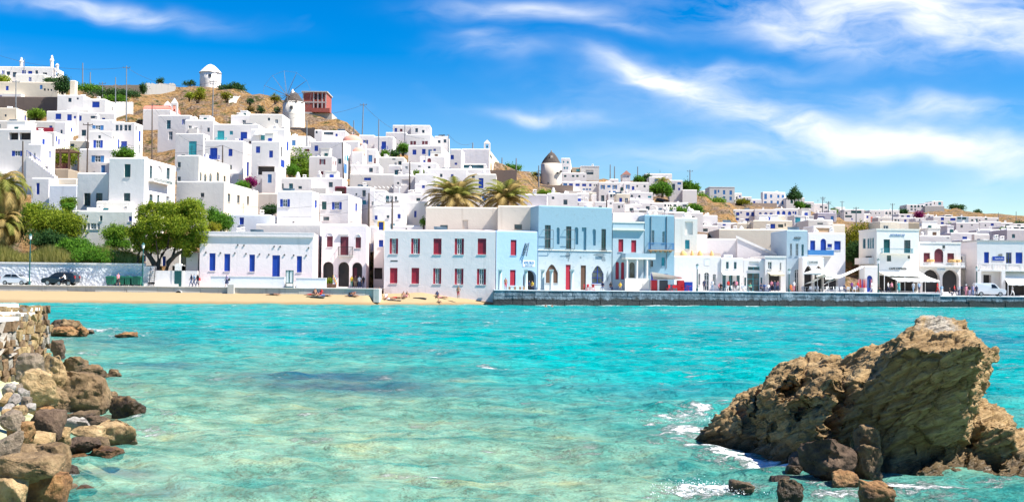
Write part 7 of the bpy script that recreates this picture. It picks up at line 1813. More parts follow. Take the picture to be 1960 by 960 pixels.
# ---------------------------------------------------------------- people
SKINM = simple('skin',(.38,.21,.14),.6,.12); simple('skin_tan',(.30,.15,.09),.6,.12); simple('hair',(.025,.017,.012),.7,.2); simple('shoe',(.04,.035,.03),.7)
CLOTH = {}
def cloth(c):
 if c not in CLOTH: CLOTH[c] = simple('cloth_%d' % len(CLOTH),c,.85,.15,6)
 return CLOTH[c]
CC = {'navy': (.018,.028,.075),'black': (.015,.015,.018),'white': (.70,.70,.70),'blue': (.06,.14,.36),'ltblue': (.28,.40,.55),'red': (.50,.03,.03),'pink': (.60,.22,.28),'green': (.08,.30,.18),'yellow': (.68,.45,.05),'orange': (.65,.18,.04),'khaki': (.28,.23,.14),'grey': (.18,.18,.19),'teal': (.04,.30,.32),'purple': (.16,.05,.22),'skin': None,'denim': (.05,.08,.17),'brown': (.14,.08,.05),'lilac': (.42,.34,.5)}
# joints: name -> (pos, radius); the zone of each bone gives the cloth it carries
def body(pose):
 J = {'pel': ((0,0,.93),.125),'bel': ((0,0,1.10),.120),'che': ((0,0,1.32),.140),'nec': ((0,0,1.50),.058),'hd0': ((0,-.015,1.60),.078),'hd1': ((0,-.02,1.70),.085),
   'shL': ((.17,0,1.40),.062),'elL': ((.22,.02,1.13),.042),'wrL': ((.24,-.06,.90),.032),'haL': ((.245,-.10,.80),.034),'shR': ((-.17,0,1.40),.062),'elR': ((-.22,.02,1.13),.042),'wrR': ((-.24,-.06,.90),.032),'haR': ((-.245,-.10,.80),.034),
   'hiL': ((.09,0,.88),.098),'knL': ((.10,-.02,.49),.064),'anL': ((.10,.02,.09),.042),'toL': ((.11,-.14,.04),.034),'hiR': ((-.09,0,.88),.098),'knR': ((-.10,-.02,.49),.064),'anR': ((-.10,.02,.09),.042),'toR': ((-.11,-.14,.04),.034)}
 J = {k: [Vector(p),r] for k,(p,r) in J.items()}
 for k,p in POSES[pose].items(): J[k][0] = Vector(p)
 return J
POSES = {'stand': {},
   'walk': {'knL': (.09,-.20,.52),'anL': (.09,-.26,.10),'toL': (.09,-.42,.07),'knR': (-.09,.06,.50),'anR': (-.09,.30,.15),'toR': (-.09,.20,.04),'elL': (.21,.10,1.14),'wrL': (.22,.12,.92),'haL': (.22,.10,.83),'elR': (-.21,-.04,1.14),'wrR': (-.21,-.18,.95),'haR': (-.21,-.25,.88)},
   'hips': {'elL': (.33,.06,1.16),'wrL': (.20,-.06,1.00),'haL': (.14,-.09,.98)},
   'sit': {'pel': (0,0,.50),'bel': (0,.0,.67),'che': (0,-.02,.89),'nec': (0,-.03,1.07),'hd0': (0,-.05,1.17),'hd1': (0,-.06,1.27),'shL': (.17,-.02,.97),'elL': (.22,-.06,.71),'wrL': (.15,-.27,.66),'haL': (.11,-.35,.66),'shR': (-.17,-.02,.97),'elR': (-.22,-.06,.71),'wrR': (-.15,-.27,.66),'haR': (-.11,-.35,.66),
     'hiL': (.09,-.03,.48),'knL': (.11,-.44,.50),'anL': (.11,-.42,.09),'toL': (.11,-.57,.04),'hiR': (-.09,-.03,.48),'knR': (-.11,-.44,.50),'anR': (-.11,-.42,.09),'toR': (-.11,-.57,.04)},
   'ground': {'pel': (0,0,.13),'bel': (0,.06,.29),'che': (0,.12,.50),'nec': (0,.13,.68),'hd0': (0,.11,.78),'hd1': (0,.09,.88),'shL': (.17,.13,.58),'elL': (.24,.26,.33),'wrL': (.26,.30,.10),'haL': (.27,.32,.05),'shR': (-.17,.13,.58),'elR': (-.24,.26,.33),'wrR': (-.26,.30,.10),'haR': (-.27,.32,.05),
     'hiL': (.09,-.04,.12),'knL': (.11,-.38,.36),'anL': (.11,-.62,.07),'toL': (.11,-.76,.05),'hiR': (-.09,-.04,.12),'knR': (-.12,-.42,.18),'anR': (-.12,-.82,.06),'toR': (-.12,-.94,.10)},
   'lie': {'pel': (0,0,.13),'bel': (.18,0,.13),'che': (.40,0,.15),'nec': (.58,0,.15),'hd0': (.68,0,.15),'hd1': (.78,0,.14),'shL': (.48,.17,.13),'elL': (.66,.32,.07),'wrL': (.84,.20,.06),'haL': (.92,.14,.06),'shR': (.48,-.17,.13),'elR': (.66,-.32,.07),'wrR': (.84,-.20,.06),'haR': (.92,-.14,.06),
     'hiL': (-.06,.09,.12),'knL': (-.44,.11,.12),'anL': (-.84,.10,.08),'toL': (-.98,.12,.05),'hiR': (-.06,-.09,.12),'knR': (-.44,-.11,.10),'anR': (-.84,-.10,.08),'toR': (-.98,-.12,.05)},
   'ride': {'pel': (0,.10,.82),'bel': (0,.06,.99),'che': (0,-.02,1.20),'nec': (0,-.06,1.38),'hd0': (0,-.09,1.48),'hd1': (0,-.11,1.58),'shL': (.17,-.03,1.28),'elL': (.26,-.22,1.08),'wrL': (.28,-.45,1.02),'haL': (.28,-.53,1.02),'shR': (-.17,-.03,1.28),'elR': (-.26,-.22,1.08),'wrR': (-.28,-.45,1.02),'haR': (-.28,-.53,1.02),
     'hiL': (.10,.05,.78),'knL': (.19,-.32,.66),'anL': (.19,-.20,.27),'toL': (.19,-.34,.22),'hiR': (-.10,.05,.78),'knR': (-.19,-.32,.66),'anR': (-.19,-.20,.27),'toR': (-.19,-.34,.22)}}
BONES = [('pel','bel',1),('bel','che',1),('che','nec',1),('nec','hd0',0),('hd0','hd1',0),('che','shL',1),('shL','elL',4),('elL','wrL',0),('wrL','haL',0),('che','shR',1),('shR','elR',4),('elR','wrR',0),('wrR','haR',0),
   ('pel','hiL',2),('hiL','knL',2),('knL','anL',5),('anL','toL',6),('pel','hiR',2),('hiR','knR',2),('knR','anR',5),('anR','toR',6)]
BODY = {}
def body_mesh(pose):
 if pose in BODY: return BODY[pose]
 J = body(pose); names = list(J); idx = {k: i for i,k in enumerate(names)}
 me_ = bpy.data.meshes.new('person'); me_.from_pydata([J[k][0] for k in names],[(idx[a],idx[b]) for a,b,_ in BONES],[])
 o = bpy.data.objects.new('tmp',me_); COL.objects.link(o)
 o.modifiers.new('s','SKIN')
 for i,k in enumerate(names):
  d = me_.skin_vertices[0].data[i]; r = J[k][1]
  d.radius = (r * 1.25,r * .85) if k in ('pel','bel','che') else (r,r); d.use_root = (k == 'pel')
 ss = o.modifiers.new('u','SUBSURF'); ss.levels = 1; ss.render_levels = 1
 bpy.context.view_layer.update()
 m2 = bpy.data.meshes.new_from_object(o.evaluated_get(bpy.context.evaluated_depsgraph_get())); bpy.data.objects.remove(o)
 head = J['hd1'][0]; neck = J['nec'][0]; updir = (head - neck).normalized()
 fwd_ = Vector((0,-1,0)) if pose != 'lie' else Vector((0,0,1))
 zone = []
 for p in m2.polygons:
  c = p.center; best,bz = 1e9,0
  for a,b,z in BONES:
   A,B = J[a][0],J[b][0]; t = max(0,min(1,(c - A).dot(B - A) / (B - A).length_squared)); dd = (c - (A + (B - A) * t)).length / max(.03,(J[a][1] + J[b][1]) / 2)
   if dd < best: best,bz = dd,z
  if bz == 0 and (c - head).length < .13 and ((c - head).dot(updir) > .02 or (c - head).dot(fwd_) < -.02): bz = 3
  zone.append(bz)
 for i in range(7): m2.materials.append(MATS['skin'])
 m2.polygons.foreach_set('material_index',zone); m2.polygons.foreach_set('use_smooth',[True] * len(m2.polygons)); m2.update()
 BODY[pose] = m2
 return m2
# slots: 0 skin, 1 shirt, 2 shorts or thighs, 3 hair, 4 sleeve, 5 shin, 6 shoe
def person(label,x,y,z,pose,shirt,legs,facing=0.0,h=1.72,sleeve=True,shin=True,hat=None,skirt=False,bag=None,group=None,skin='skin'):
 o = link('person',body_mesh(pose),None,(x,y,z),facing); s = h / 1.78; o.scale = (s,s,s)
 tag(o,label,'person',group)
 sk = MATS[skin]; top = cloth(CC[shirt]) if CC[shirt] else sk; bot = cloth(CC[legs]) if CC[legs] else sk
 for i,m_ in enumerate((sk,top,bot,MATS['hair'],top if sleeve else sk,bot if shin else sk,MATS['shoe'] if pose not in ('ground','lie') else sk)):
  o.material_slots[i].link = 'OBJECT'; o.material_slots[i].material = m_
 if hat: MB().lathe([(.19,1.71),(.19,1.725),(.105,1.73),(.10,1.81),(.02,1.83),(0,1.83)],12,(0,-.02,0)).build('hat',cloth(CC[hat]),o)
 if skirt: MB().lathe([(.155,1.02),(.19,.85),(.25,.5),(.22,.5)],12).build('skirt',bot,o)
 if bag: MB().box(.16,.06,.85,.34,.30,1.2,taper=.03).build('bag',cloth(CC[bag]),o)
 return o
def pp(crop,x,D): return at(pix(crop,x,0)[0],540,D).x
PI = math.pi
GA = 'people along the waterfront'
for (lab,cr_,x,D,z,pose,sh,lg,fc,kw) in [
 ('person in navy shirt walking leftmost of the trio by the garden gate','d7',605,140.6,2,'walk','navy','denim',-.9,{}),('person in pale blue shirt in the middle of the walking trio','d7',632,141.0,2,'walk','ltblue','denim',-.9,{}),('person in dark shirt with red bag at the right of the trio','d7',662,140.6,2,'walk','black','navy',-.8,dict(bag='red')),
 ('person in lilac top and dark skirt with a bag before the blue shutters','d7',932,140.4,2,'walk','lilac','navy',-.7,dict(skirt=True,shin=False,bag='black')),('person in white top and dark skirt walking past the bins','c7',775,140.3,2,'walk','pink','black',.8,dict(skirt=True,shin=False,sleeve=False)),
 ('person in khaki with backpack by the third arch','c8',1139,147.5,2,'stand','brown','khaki',.5,{}),('person in white shirt standing by the third arch','c8',1166,147.6,2,'hips','white','denim',.2,{}),('person in black jacket at the right of the arch group','c8',1193,147.8,2,'stand','black','navy',-.4,{}),('person in yellow top among the shop goods','c8',1113,148.4,2,'stand','yellow','green',0,{}),
 ('person in red shorts standing barechested on the quay by the first column','cA',1035,145.0,1.99,'stand','skin','red',.4,dict(sleeve=False,shin=False,skin='skin_tan')),('person in red shorts standing at the foot of the red-shuttered building','cA',657,143.8,.82,'hips','skin','red',.1,dict(sleeve=False,shin=False,skin='skin_tan')),
 ('person in dark shirt sitting under the arched porch','cA',1222,146.6,1.99,'sit','navy','black',.3,{}),('person in yellow shirt sitting under the arched porch','cA',1248,146.8,1.99,'sit','yellow','navy',-.3,{}),
 ('person in black sitting at the red tables','cB',675,150.0,1.99,'sit','black','navy',.4,{}),('person in navy sitting at the red tables','cB',615,149.4,1.99,'sit','navy','denim',-.4,{}),('person in yellow shirt standing before the columned porch','cB',748,150.6,1.99,'sit','yellow','grey',0,{}),
 ('person in navy standing at the arched doors of the low building','cC',468,159.5,1.99,'stand','navy','navy',.2,{}),('person in pale top near the cream arched door','cC',552,159.8,1.99,'stand','white','ltblue',-.3,{}),('person in pink sitting left of the teal doors','cC',622,160.2,1.99,'sit','pink','grey',.5,{}),('person in black sitting left of the teal doors','cC',640,159.3,1.99,'sit','black','black',-.5,{}),
 ('person in red standing by the first teal door','cC',714,160.8,1.99,'stand','red','brown',.2,{}),('person in dark clothes standing by the second teal door','cC',775,160.6,1.99,'stand','black','grey',-.2,{}),('person in pink shirt beside the second teal door','cC',797,160.2,1.99,'stand','pink','navy',0,{}),('person in white sitting in front of the third teal door','cC',852,159.8,1.99,'sit','white','white',.4,{}),
 ('person in dark green sitting before the glazed entrance','cC',938,158.6,1.99,'sit','green','black',0,{}),('person in navy leftmost under the beige awning','cC',1046,158.8,1.99,'sit','navy','black',.5,{}),('person in blue second under the beige awning','cC',1082,159.0,1.99,'sit','blue','navy',-.4,{}),('person in white third under the beige awning','cC',1122,159.2,1.99,'sit','white','denim',.2,{}),
 ('person in pink standing under the beige awning','cC',1156,160.5,1.99,'stand','pink','navy',0,{}),('person in navy standing at the dark shop front','cC',1188,160.3,1.99,'stand','navy','denim',.3,{}),('person in pale pink shirt at the dark shop front','cC',1220,160.0,1.99,'stand','pink','denim',-.3,{}),
 ('person in bright orange near the ARGO corner','cC',1350,160.5,1.99,'sit','orange','orange',.2,{}),('person in white beside the orange one','cC',1384,161.2,1.99,'stand','white','pink',0,{}),
 ('person with navy shirt among the white chairs','c5',740,163.5,1.99,'sit','navy','denim',.4,{}),('person in purple by the pink goods','c5',790,168.0,1.99,'stand','purple','navy',0,{}),('person in red by the pink goods','c5',830,168.5,1.99,'stand','red','black',.4,{}),('person in lilac by the arched blue door','c5',822,166.5,1.99,'sit','lilac','grey',-.4,{}),('person in white walking on the quay before the lean-to','c6',106,165.2,1.99,'walk','white','white',.9,{}),
 ('person in black crouching behind the quay edge','c6',152,164.8,1.99,'sit','black','black',1.1,{}),('person in white shirt under the cafe awning','c6',222,165.8,1.99,'walk','white','navy',.8,{}),('person in red top under the cafe awning','c6',246,166.4,1.99,'stand','pink','black',.2,{}),('person in long teal dress before the cafe','c6',296,165.5,1.99,'stand','teal','teal',0,dict(skirt=True,h=1.75)),
 ('person in white at the right awning post','c6',400,165.8,1.99,'walk','white','ltblue',-.8,{}),('person in pale blue at the right awning post','c6',440,166.6,1.99,'stand','ltblue','navy',0,{}),('person in red before the left wide arch','c6',570,167.6,1.99,'walk','red','red',.8,{}),('person in long white skirt between the two arches','c6',600,165.4,1.63,'stand','ltblue','white',0,dict(skirt=True)),
 ('person pushing a dark pram by the right arch','c6',655,165.6,1.63,'sit','black','navy',.6,{}),('person in dark red walking by the right arch','c6',690,165.8,1.63,'walk','red','navy',.9,{}),('person in pink skirt left of the lilac walkers','c6',721,165.8,1.63,'walk','white','navy',-.9,{}),('person in navy walking in front of the beige passage','c6',742,166.2,1.63,'walk','navy','black',-.9,{}),
 ('person in pink top and white trousers left of the van','c6',772,165.8,1.63,'stand','pink','pink',0,dict(hat='white')),('person in dark shirt left of the van','c6',796,166.0,1.63,'stand','black','lilac',.3,{}),('person in lilac shirt nearest the van','c6',820,166.2,1.63,'stand','lilac','blue',-.3,{}),('person in navy right beside the van','c6',846,166.4,1.63,'stand','navy','navy',0,{}),('person in grey by the hotel awning post','c6',1100,168.5,1.63,'walk','grey','white',.6,{})]:
 person(lab,pp(cr_,x,D),D,z,pose,sh,lg,fc,group=GA,**kw)
def sandz(x,y):
 yb_ = float(beach_y(np.array(x))); ye = 146.4 if x > -17.2 else 140.2; t = (y - (yb_ - 2.5)) / (ye - yb_ + 2.5); t = max(0,min(1,t))
 return -.35 + (float(sand_top(x)) + .35) * (1 - (1 - t) ** 1.5)
GB = 'people on the beach'
for (lab,cr_,x,D,pose,sh,lg,fc) in [
 ('sunbather lying alone on the sand left of the group','c8',582,138.6,'lie','skin','black',.1),('sunbather lying left in the first beach group','c8',840,139.0,'lie','skin','red',-.1),('sunbather sitting in the first beach group','c8',868,139.3,'ground','skin','navy',.4),('sunbather sitting with red suit in the first beach group','c8',905,139.1,'ground','red','red',-.5),('sunbather lying right in the first beach group','c8',930,138.8,'lie','skin','blue',.15),
 ('sunbather sitting left in the second beach group','c8',1102,139.6,'ground','skin','black',.5),('sunbather leaning back in the second beach group','c8',1130,139.7,'ground','skin','orange',.2),('sunbather lying in the second beach group','c8',1118,139.0,'lie','skin','navy',0),('sunbather sitting upright where the building begins','c8',1215,140.5,'ground','skin','red',-.4),('sunbather lying where the building begins','c8',1240,140.2,'lie','navy','navy',.1),
 ('person in navy sitting on the sand under the building','c8',1270,142.6,'ground','navy','navy',.3),('person in black standing on the sand at the building corner','c8',1302,145.0,'ground','black','black',0),('sunbather sitting in orange at the building foot','cA',35,142.2,'ground','skin','orange',-.3),('sunbather with white cap at the building foot','cA',80,142.0,'ground','white','red',.2),('sunbather lying at the building foot','cA',110,141.8,'lie','skin','white',0),('sunbather lying with red towel under the windows','cA',165,142.6,'lie','skin','red',.1),
 ('sunbather sitting under the third window','cA',222,143.0,'ground','skin','purple',.4),('sunbather sitting beside the one under the third window','cA',245,143.1,'ground','skin','pink',-.4),('sunbather lying under the fourth window','cA',525,144.6,'lie','skin','pink',0),('person in dark suit sitting left of the lying one','cA',490,144.8,'ground','navy','navy',.2),('child squatting at the water edge','cA',505,142.8,'ground','skin','navy',.8)]:
 X = pp(cr_,x,D); o = person(lab,X,D,sandz(X,D) + .01,pose,sh,lg,fc,sleeve=False,shin=False,group=GB,skin='skin_tan')
 if 'child' in lab: o.scale = (.62,.62,.62)
for lab,x in (('head and shoulders of a swimmer left off the quay',1355),('head and shoulders of a swimmer right off the quay',1405)):
 X,Y = pix('cA',x,862); p = on_z(X,Y,0); person(lab,p.x,p.y,-1.33,'stand','skin','navy',.3,sleeve=False,group='swimmers',skin='skin_tan')
# ---------------------------------------------------------------- vehicles
m,n,b = new_mat('carpaint_silver'); b.inputs['Base Color'].default_value = (.62,.64,.66,1); b.inputs['Metallic'].default_value = .25; b.inputs['Roughness'].default_value = .28
m,n,b = new_mat('carpaint_dark'); b.inputs['Base Color'].default_value = (.015,.03,.045,1); b.inputs['Metallic'].default_value = .3; b.inputs['Roughness'].default_value = .22
m,n,b = new_mat('carpaint_white'); b.inputs['Base Color'].default_value = (.78,.78,.78,1); b.inputs['Roughness'].default_value = .3
m,n,b = new_mat('carglass'); b.inputs['Base Color'].default_value = (.015,.02,.025,1); b.inputs['Roughness'].default_value = .05
simple('tyre',(.015,.015,.016),.8); simple('rim',(.4,.41,.43),.35,metal=.8); simple('headlamp',(.75,.77,.78),.15); simple('taillamp',(.45,.01,.01),.3)
for k_ in ('carpaint_silver','carpaint_dark','carpaint_white'):
 pass
def car(label,x,y,z,rz,L,Wc,prof,glass,paint,wheels,wr,cat='car',name='parked_car'):
 """body lofted from a side profile (x forward 0..L, z), narrowing towards the roof; windows laid a hair proud of it"""
 o = empty(name,(x,y,z),rz); tag(o,label,cat)
 zt = max(p[1] for p in prof)
 def half(zz_): return Wc / 2 * (1 - .16 * max(0,(zz_ - zt * .56) / (zt * .44)) ** 1.2 - .05 * max(0,(.38 - zz_) / .38))
 V_,F2 = [],[]
 k = len(prof)
 for s in (-1,1): V_ += [(px_,s * half(pz_),pz_) for px_,pz_ in prof]
 me_ = MB()
 bm = bmesh.new(); vs = [bm.verts.new(v_) for v_ in V_]
 bm.faces.new(vs[:k]); bm.faces.new(vs[k:][::-1])
 for i in range(k): bm.faces.new((vs[i],vs[i + k],vs[(i + 1) % k + k],vs[(i + 1) % k]))
 bmesh.ops.recalc_face_normals(bm,faces=bm.faces[:])
 bmesh.ops.bevel(bm,geom=[e for e in bm.edges],offset=.05,segments=2,affect='EDGES',clamp_overlap=True)
 mm = bpy.data.meshes.new('body'); bm.to_mesh(mm); bm.free(); mm.materials.append(MATS[paint]); link('body',mm,o)
 for nm,poly in glass:
  for s in (-1,1):
   q = MB(); q.add([(px_,s * (half(pz_) + .012),pz_) for px_,pz_ in poly] + [(px_,s * (half(pz_) - .03),pz_) for px_,pz_ in poly],[tuple(range(len(poly))),tuple(range(2 * len(poly) - 1,len(poly) - 1,-1))] + [(i,(i + 1) % len(poly),(i + 1) % len(poly) + len(poly),i + len(poly)) for i in range(len(poly))]); q.build(nm,'carglass',o)
 for xw in wheels:
  for s in (-1,1):
   q = MB(); q.tube([(xw,s * (Wc / 2 - .2),wr),(xw,s * (Wc / 2 + .012),wr)],wr,18); t = q.build('wheel','tyre',o,smooth=False)
   MB().tube([(xw,s * (Wc / 2 + .0),wr),(xw,s * (Wc / 2 + .025),wr)],wr * .62,12).build('rim','rim',t)
 return o,half
hatch = [(0,.32),(0,.62),(.10,.86),(.75,.98),(1.35,1.42),(1.7,1.48),(2.75,1.46),(3.15,1.25),(3.35,.95),(3.38,.40),(3.2,.25),(.2,.25)]
o,hf = car('small silver hatchback parked at the far end of the roadside wall',pp('c7',190,141.6),141.6,2.0,PI,3.4,1.55,[(a,b_) for a,b_ in hatch],[('side_window',[(1.0,1.0),(1.42,1.36),(1.95,1.38),(1.95,1.0)]),('side_window',[(2.03,1.0),(2.03,1.38),(2.7,1.36),(3.0,1.02)])],'carpaint_silver',(.62,2.75),.28)
q = MB(); q.add([(.82,-.60,1.03),(.82,.60,1.03),(1.30,.55,1.40),(1.30,-.55,1.40)],[(0,1,2,3)]); q.build('windscreen','carglass',o); MB().add([(3.19,-.5,1.23),(3.19,.5,1.23),(3.38,.55,.98),(3.38,-.55,.98)],[(0,1,2,3)]).build('rear_window','carglass',o)
for s in (-1,1): MB().box(-.02,s * .62 - .12,.62,.12,s * .62 + .12,.78).build('headlight','headlamp',o); MB().box(3.3,s * .62 - .08,.75,3.41,s * .62 + .08,1.0).build('taillight','taillamp',o)
MB().box(-.04,-.7,.3,.08,.7,.5).build('bumper','darkgrey',o)
suv = [(0,.38),(0,.70),(.12,.92),(.95,1.05),(1.65,1.60),(2.0,1.68),(3.85,1.66),(4.2,1.35),(4.32,1.0),(4.34,.45),(4.15,.30),(.2,.30)]
o,hf = car('dark blue-black off-roader parked by the roadside wall',pp('c7',287,141.5),141.5,2.0,0,4.34,1.78,suv,[('side_window',[(1.3,1.1),(1.72,1.54),(2.35,1.58),(2.35,1.1)]),('side_window',[(2.45,1.1),(2.45,1.58),(3.2,1.57),(3.2,1.1)]),('side_window',[(3.3,1.12),(3.3,1.56),(3.75,1.54),(3.98,1.16)])],'carpaint_dark',(.85,3.45),.36)
MB().add([(1.02,-.66,1.10),(1.02,.66,1.10),(1.60,.58,1.57),(1.60,-.58,1.57)],[(0,1,2,3)]).build('windscreen','carglass',o)
for s in (-1,1): MB().box(-.02,s * .66 - .16,.70,.14,s * .66 + .16,.88).build('headlight','headlamp',o); MB().box(4.2,s * .78 - .06,.9,4.36,s * .78 + .06,1.25).build('taillight','taillamp',o); MB().tube([(1.9,s * .66,1.74),(3.7,s * .66,1.74)],.025,6).build('roof_rail','black',o)
MB().box(-.05,-.5,.42,.02,.5,.56).build('number_plate','whitepaint',o)
van = [(0,.38),(0,.85),(.12,1.02),(.95,1.20),(1.55,1.88),(2.0,2.0),(4.35,1.98),(4.5,1.85),(4.52,.45),(4.35,.30),(.2,.30)]
vx = pp('c6',1046,168.2)
o,hf = car('white delivery van parked on the lower quay by the hotel',vx,168.2,1.625,PI - .18,4.5,1.8,van,[('side_window',[(1.15,1.22),(1.62,1.78),(2.1,1.82),(2.1,1.22)])],'carpaint_white',(.85,3.6),.33,'van','parked_van')
MB().add([(1.0,-.72,1.26),(1.0,.72,1.26),(1.52,.66,1.84),(1.52,-.66,1.84)],[(0,1,2,3)]).build('windscreen','carglass',o)
for s in (-1,1): MB().box(-.03,s * .68 - .15,.72,.12,s * .68 + .15,.92).build('headlight','headlamp',o); MB().box(4.46,s * .82 - .06,.8,4.54,s * .82 + .06,1.3).build('taillight','taillamp',o)
MB().box(-.05,-.75,.32,.06,.75,.55).build('bumper','darkgrey',o)
# motor scooter and rider in front of the off-roader
sx0 = pp('c7',418,140.4); o = empty('motor_scooter',(sx0,140.4,2.0)); tag(o,'small motorcycle riding past the dark off-roader','motorcycle')
for x in (-.62,.62):
 q = MB()
 for k in range(20):
  a0,a1 = 2 * PI * k / 20,2 * PI * (k + 1) / 20
  q.tube([(x + .24 * math.cos(a0),0,.3 + .24 * math.sin(a0)),(x + .24 * math.cos(a1),0,.3 + .24 * math.sin(a1))],.055,6,0,False)
 w_ = q.build('wheel','tyre',o); MB().tube([(x,-.04,.3),(x,.04,.3)],.19,12).build('rim','rim',w_)
q = MB(); q.tube([(-.62,0,.3),(-.45,0,.75),(-.38,0,1.02)],.035,6); q.tube([(-.42,0,.7),(.1,0,.35),(.62,0,.3)],.05,6); q.tube([(.1,0,.36),(.35,0,.72)],.04,6); q.build('frame','darkgrey',o)
MB().box(-.05,-.13,.70,.75,.13,.82,taper=.03).build('seat','black',o); MB().tube([(-.38,-.32,1.02),(-.38,.32,1.02)],.022,6).build('handlebar','iron',o); MB().box(-.4,-.13,.62,.05,.13,.88,taper=.05).build('tank','carpaint_dark',o); MB().lathe([(.01,0),(.09,.02),(.09,.1),(.03,.14)],10,(-.52,0,.86)).build('headlight','headlamp',o); MB().box(.0,-.14,.25,.4,.14,.52).build('engine','iron',o)
person('person in white shirt riding the small motorcycle',sx0 + .12,140.4,1.98,'ride','white','black',-PI / 2,group=None,sleeve=True)
# ---------------------------------------------------------------- bins, lamps, furniture
for i,(x0,x1,lab) in enumerate(((700,758,'leftmost green wheeled refuse container, partly behind the walker'),(784,822,'second green wheeled refuse container from the left'),(823,862,'third green wheeled refuse container from the left'),(866,930,'rightmost green wheeled refuse container next to the end pillar'))):
 xa,xb = pp('c7',x0,142.0),pp('c7',x1,142.0); w_ = xb - xa
 o = empty('refuse_container',(xa,141.6,2.0)); tag(o,lab,'bin','green refuse containers')
 q = MB(); q.add([(.1,.08,.18),(w_ - .1,.08,.18),(w_ - .1,.72,.18),(.1,.72,.18),(0,0,1.12),(w_,0,1.12),(w_,.8,1.12),(0,.8,1.12)],[(0,3,2,1),(0,1,5,4),(1,2,6,5),(2,3,7,6),(3,0,4,7)])
 for k in range(1,4): q.box(w_ * k / 4 - .03,-.02,.3,w_ * k / 4 + .03,.05,1.05)
 q.box(-.03,-.05,1.06,w_ + .03,0,1.14); q.build('body','binGreen',o)
 MB().prism([(-.03,1.13),(0,1.22),(w_ * .5,1.32),(w_,1.22),(w_ + .03,1.13)],-.03,.83).build('lid','binGreen',o)
 for xx in (.15,w_ - .15):
  for yy in (.15,.65): MB().tube([(xx - .03,yy,.09),(xx + .03,yy,.09)],.09,8).build('wheel','black',o)
def lamp(label,x,D,z,h,two=False):
 o = empty('street_lamp',(x,D,z)); tag(o,label,'lamp','street lamps')
 MB().lathe([(.16,0),(.16,.3),(.09,.5),(.07,h - .8)],8).build('post','green',o)
 MB().lathe([(.05,h - .8),(.14,h - .7),(.20,h - .3),(.22,h - .28)],6).build('lantern','whitepaint',o); MB().lathe([(.25,h - .28),(.12,h - .1),(.03,h),(0,h + .06)],6).build('lantern_roof','green',o)
lamp('street lamp with lantern head by the silver hatchback',pp('c7',193,140.9),140.9,2.0,6.6); lamp('street lamp with lantern head right of the bins',pp('c7',935,141.3),141.3,2.0,5.6)
lamp('green quay lamp in front of the low white building',pp('cC',397,155.5),155.5,1.995,3.9); lamp('green quay lamp in front of the ARGO corner',pp('cC',1335,159.5),159.5,1.995,3.4); lamp('dark lamp beside the van',pp('c6',848,169.5),169.5,1.62,4.6); lamp('dark lamp at the cafe awning corner',pp('c6',152,168.0),168.0,1.995,5.2)
# cafe tables and chairs
simple('wicker',(.60,.58,.52),.8); simple('plasticwhite',(.78,.78,.77),.5); simple('plasticred',(.5,.02,.03),.5)
def chair_mesh(mat):
 root = empty('cafe_chair',(0,0,-50)); seat = MB().box(-.21,-.21,.42,.21,.21,.46).build('seat',mat,root)
 MB().box(-.21,.17,.46,.21,.21,.86).build('backrest',mat,root)
 lg = MB().box(-.018,-.018,0,.018,.018,.42).mesh('leg',mat)
 for sx_ in (-.19,.19):
  for sy_ in (-.19,.19): link('leg',lg,root,(sx_,sy_,0))
 return root
def table_mesh(mat):
 root = empty('cafe_table',(0,0,-50)); MB().lathe([(0,.70),(.38,.70),(.38,.74),(0,.74)],14).build('table_top',mat,root); MB().lathe([(.22,0),(.22,.03),(.03,.06),(.03,.70)],8).build('pedestal',mat,root); return root
cw,tw_,cr2,tr2 = chair_mesh('plasticwhite'),table_mesh('plasticwhite'),chair_mesh('plasticred'),table_mesh('plasticred')
used = set()
def put(proto,x,y,z,rz,label,cat,group):
 o = proto if id(proto) not in used else copy_tree(proto); used.add(id(proto)); o.location = (x,y,z); o.rotation_euler = (0,0,rz); tag(o,label,cat,group); return o
rg = random.Random(12)
for zone,cr_,xs_,D,ch,tb,col in (('in front of the twin pointed arches','c5',range(475,700,18),162.5,cw,tw_,'white'),('beside the slanted tarpaulin','c5',range(700,820,20),163.5,cw,tw_,'white'),('before the teal doors','cC',range(690,930,34),158.6,cw,tw_,'white'),('by the blue balcony building','cB',range(480,560,18),149.6,cr2,tr2,'red'),('under the blue balcony','cB',range(1120,1290,22),153.2,cr2,tr2,'red')):
 for k,x in enumerate(xs_):
  X,yy = pp(cr_,x,D),D + rg.uniform(-.6,1.2)
  od = ('first','second','third','fourth','fifth','sixth','seventh','eighth','ninth')[k // 3 if k % 3 == 1 else k - (k + 1) // 3]
  if k % 3 == 1: put(tb,X,yy,2.0,0,f'{od} {col} round cafe table from the left {zone}','table',f'{col} cafe tables {zone}')
  else: put(ch,X,yy,2.0,rg.uniform(-3,3),f'{od} {col} cafe chair from the left {zone}','chair',f'{col} cafe chairs {zone}')
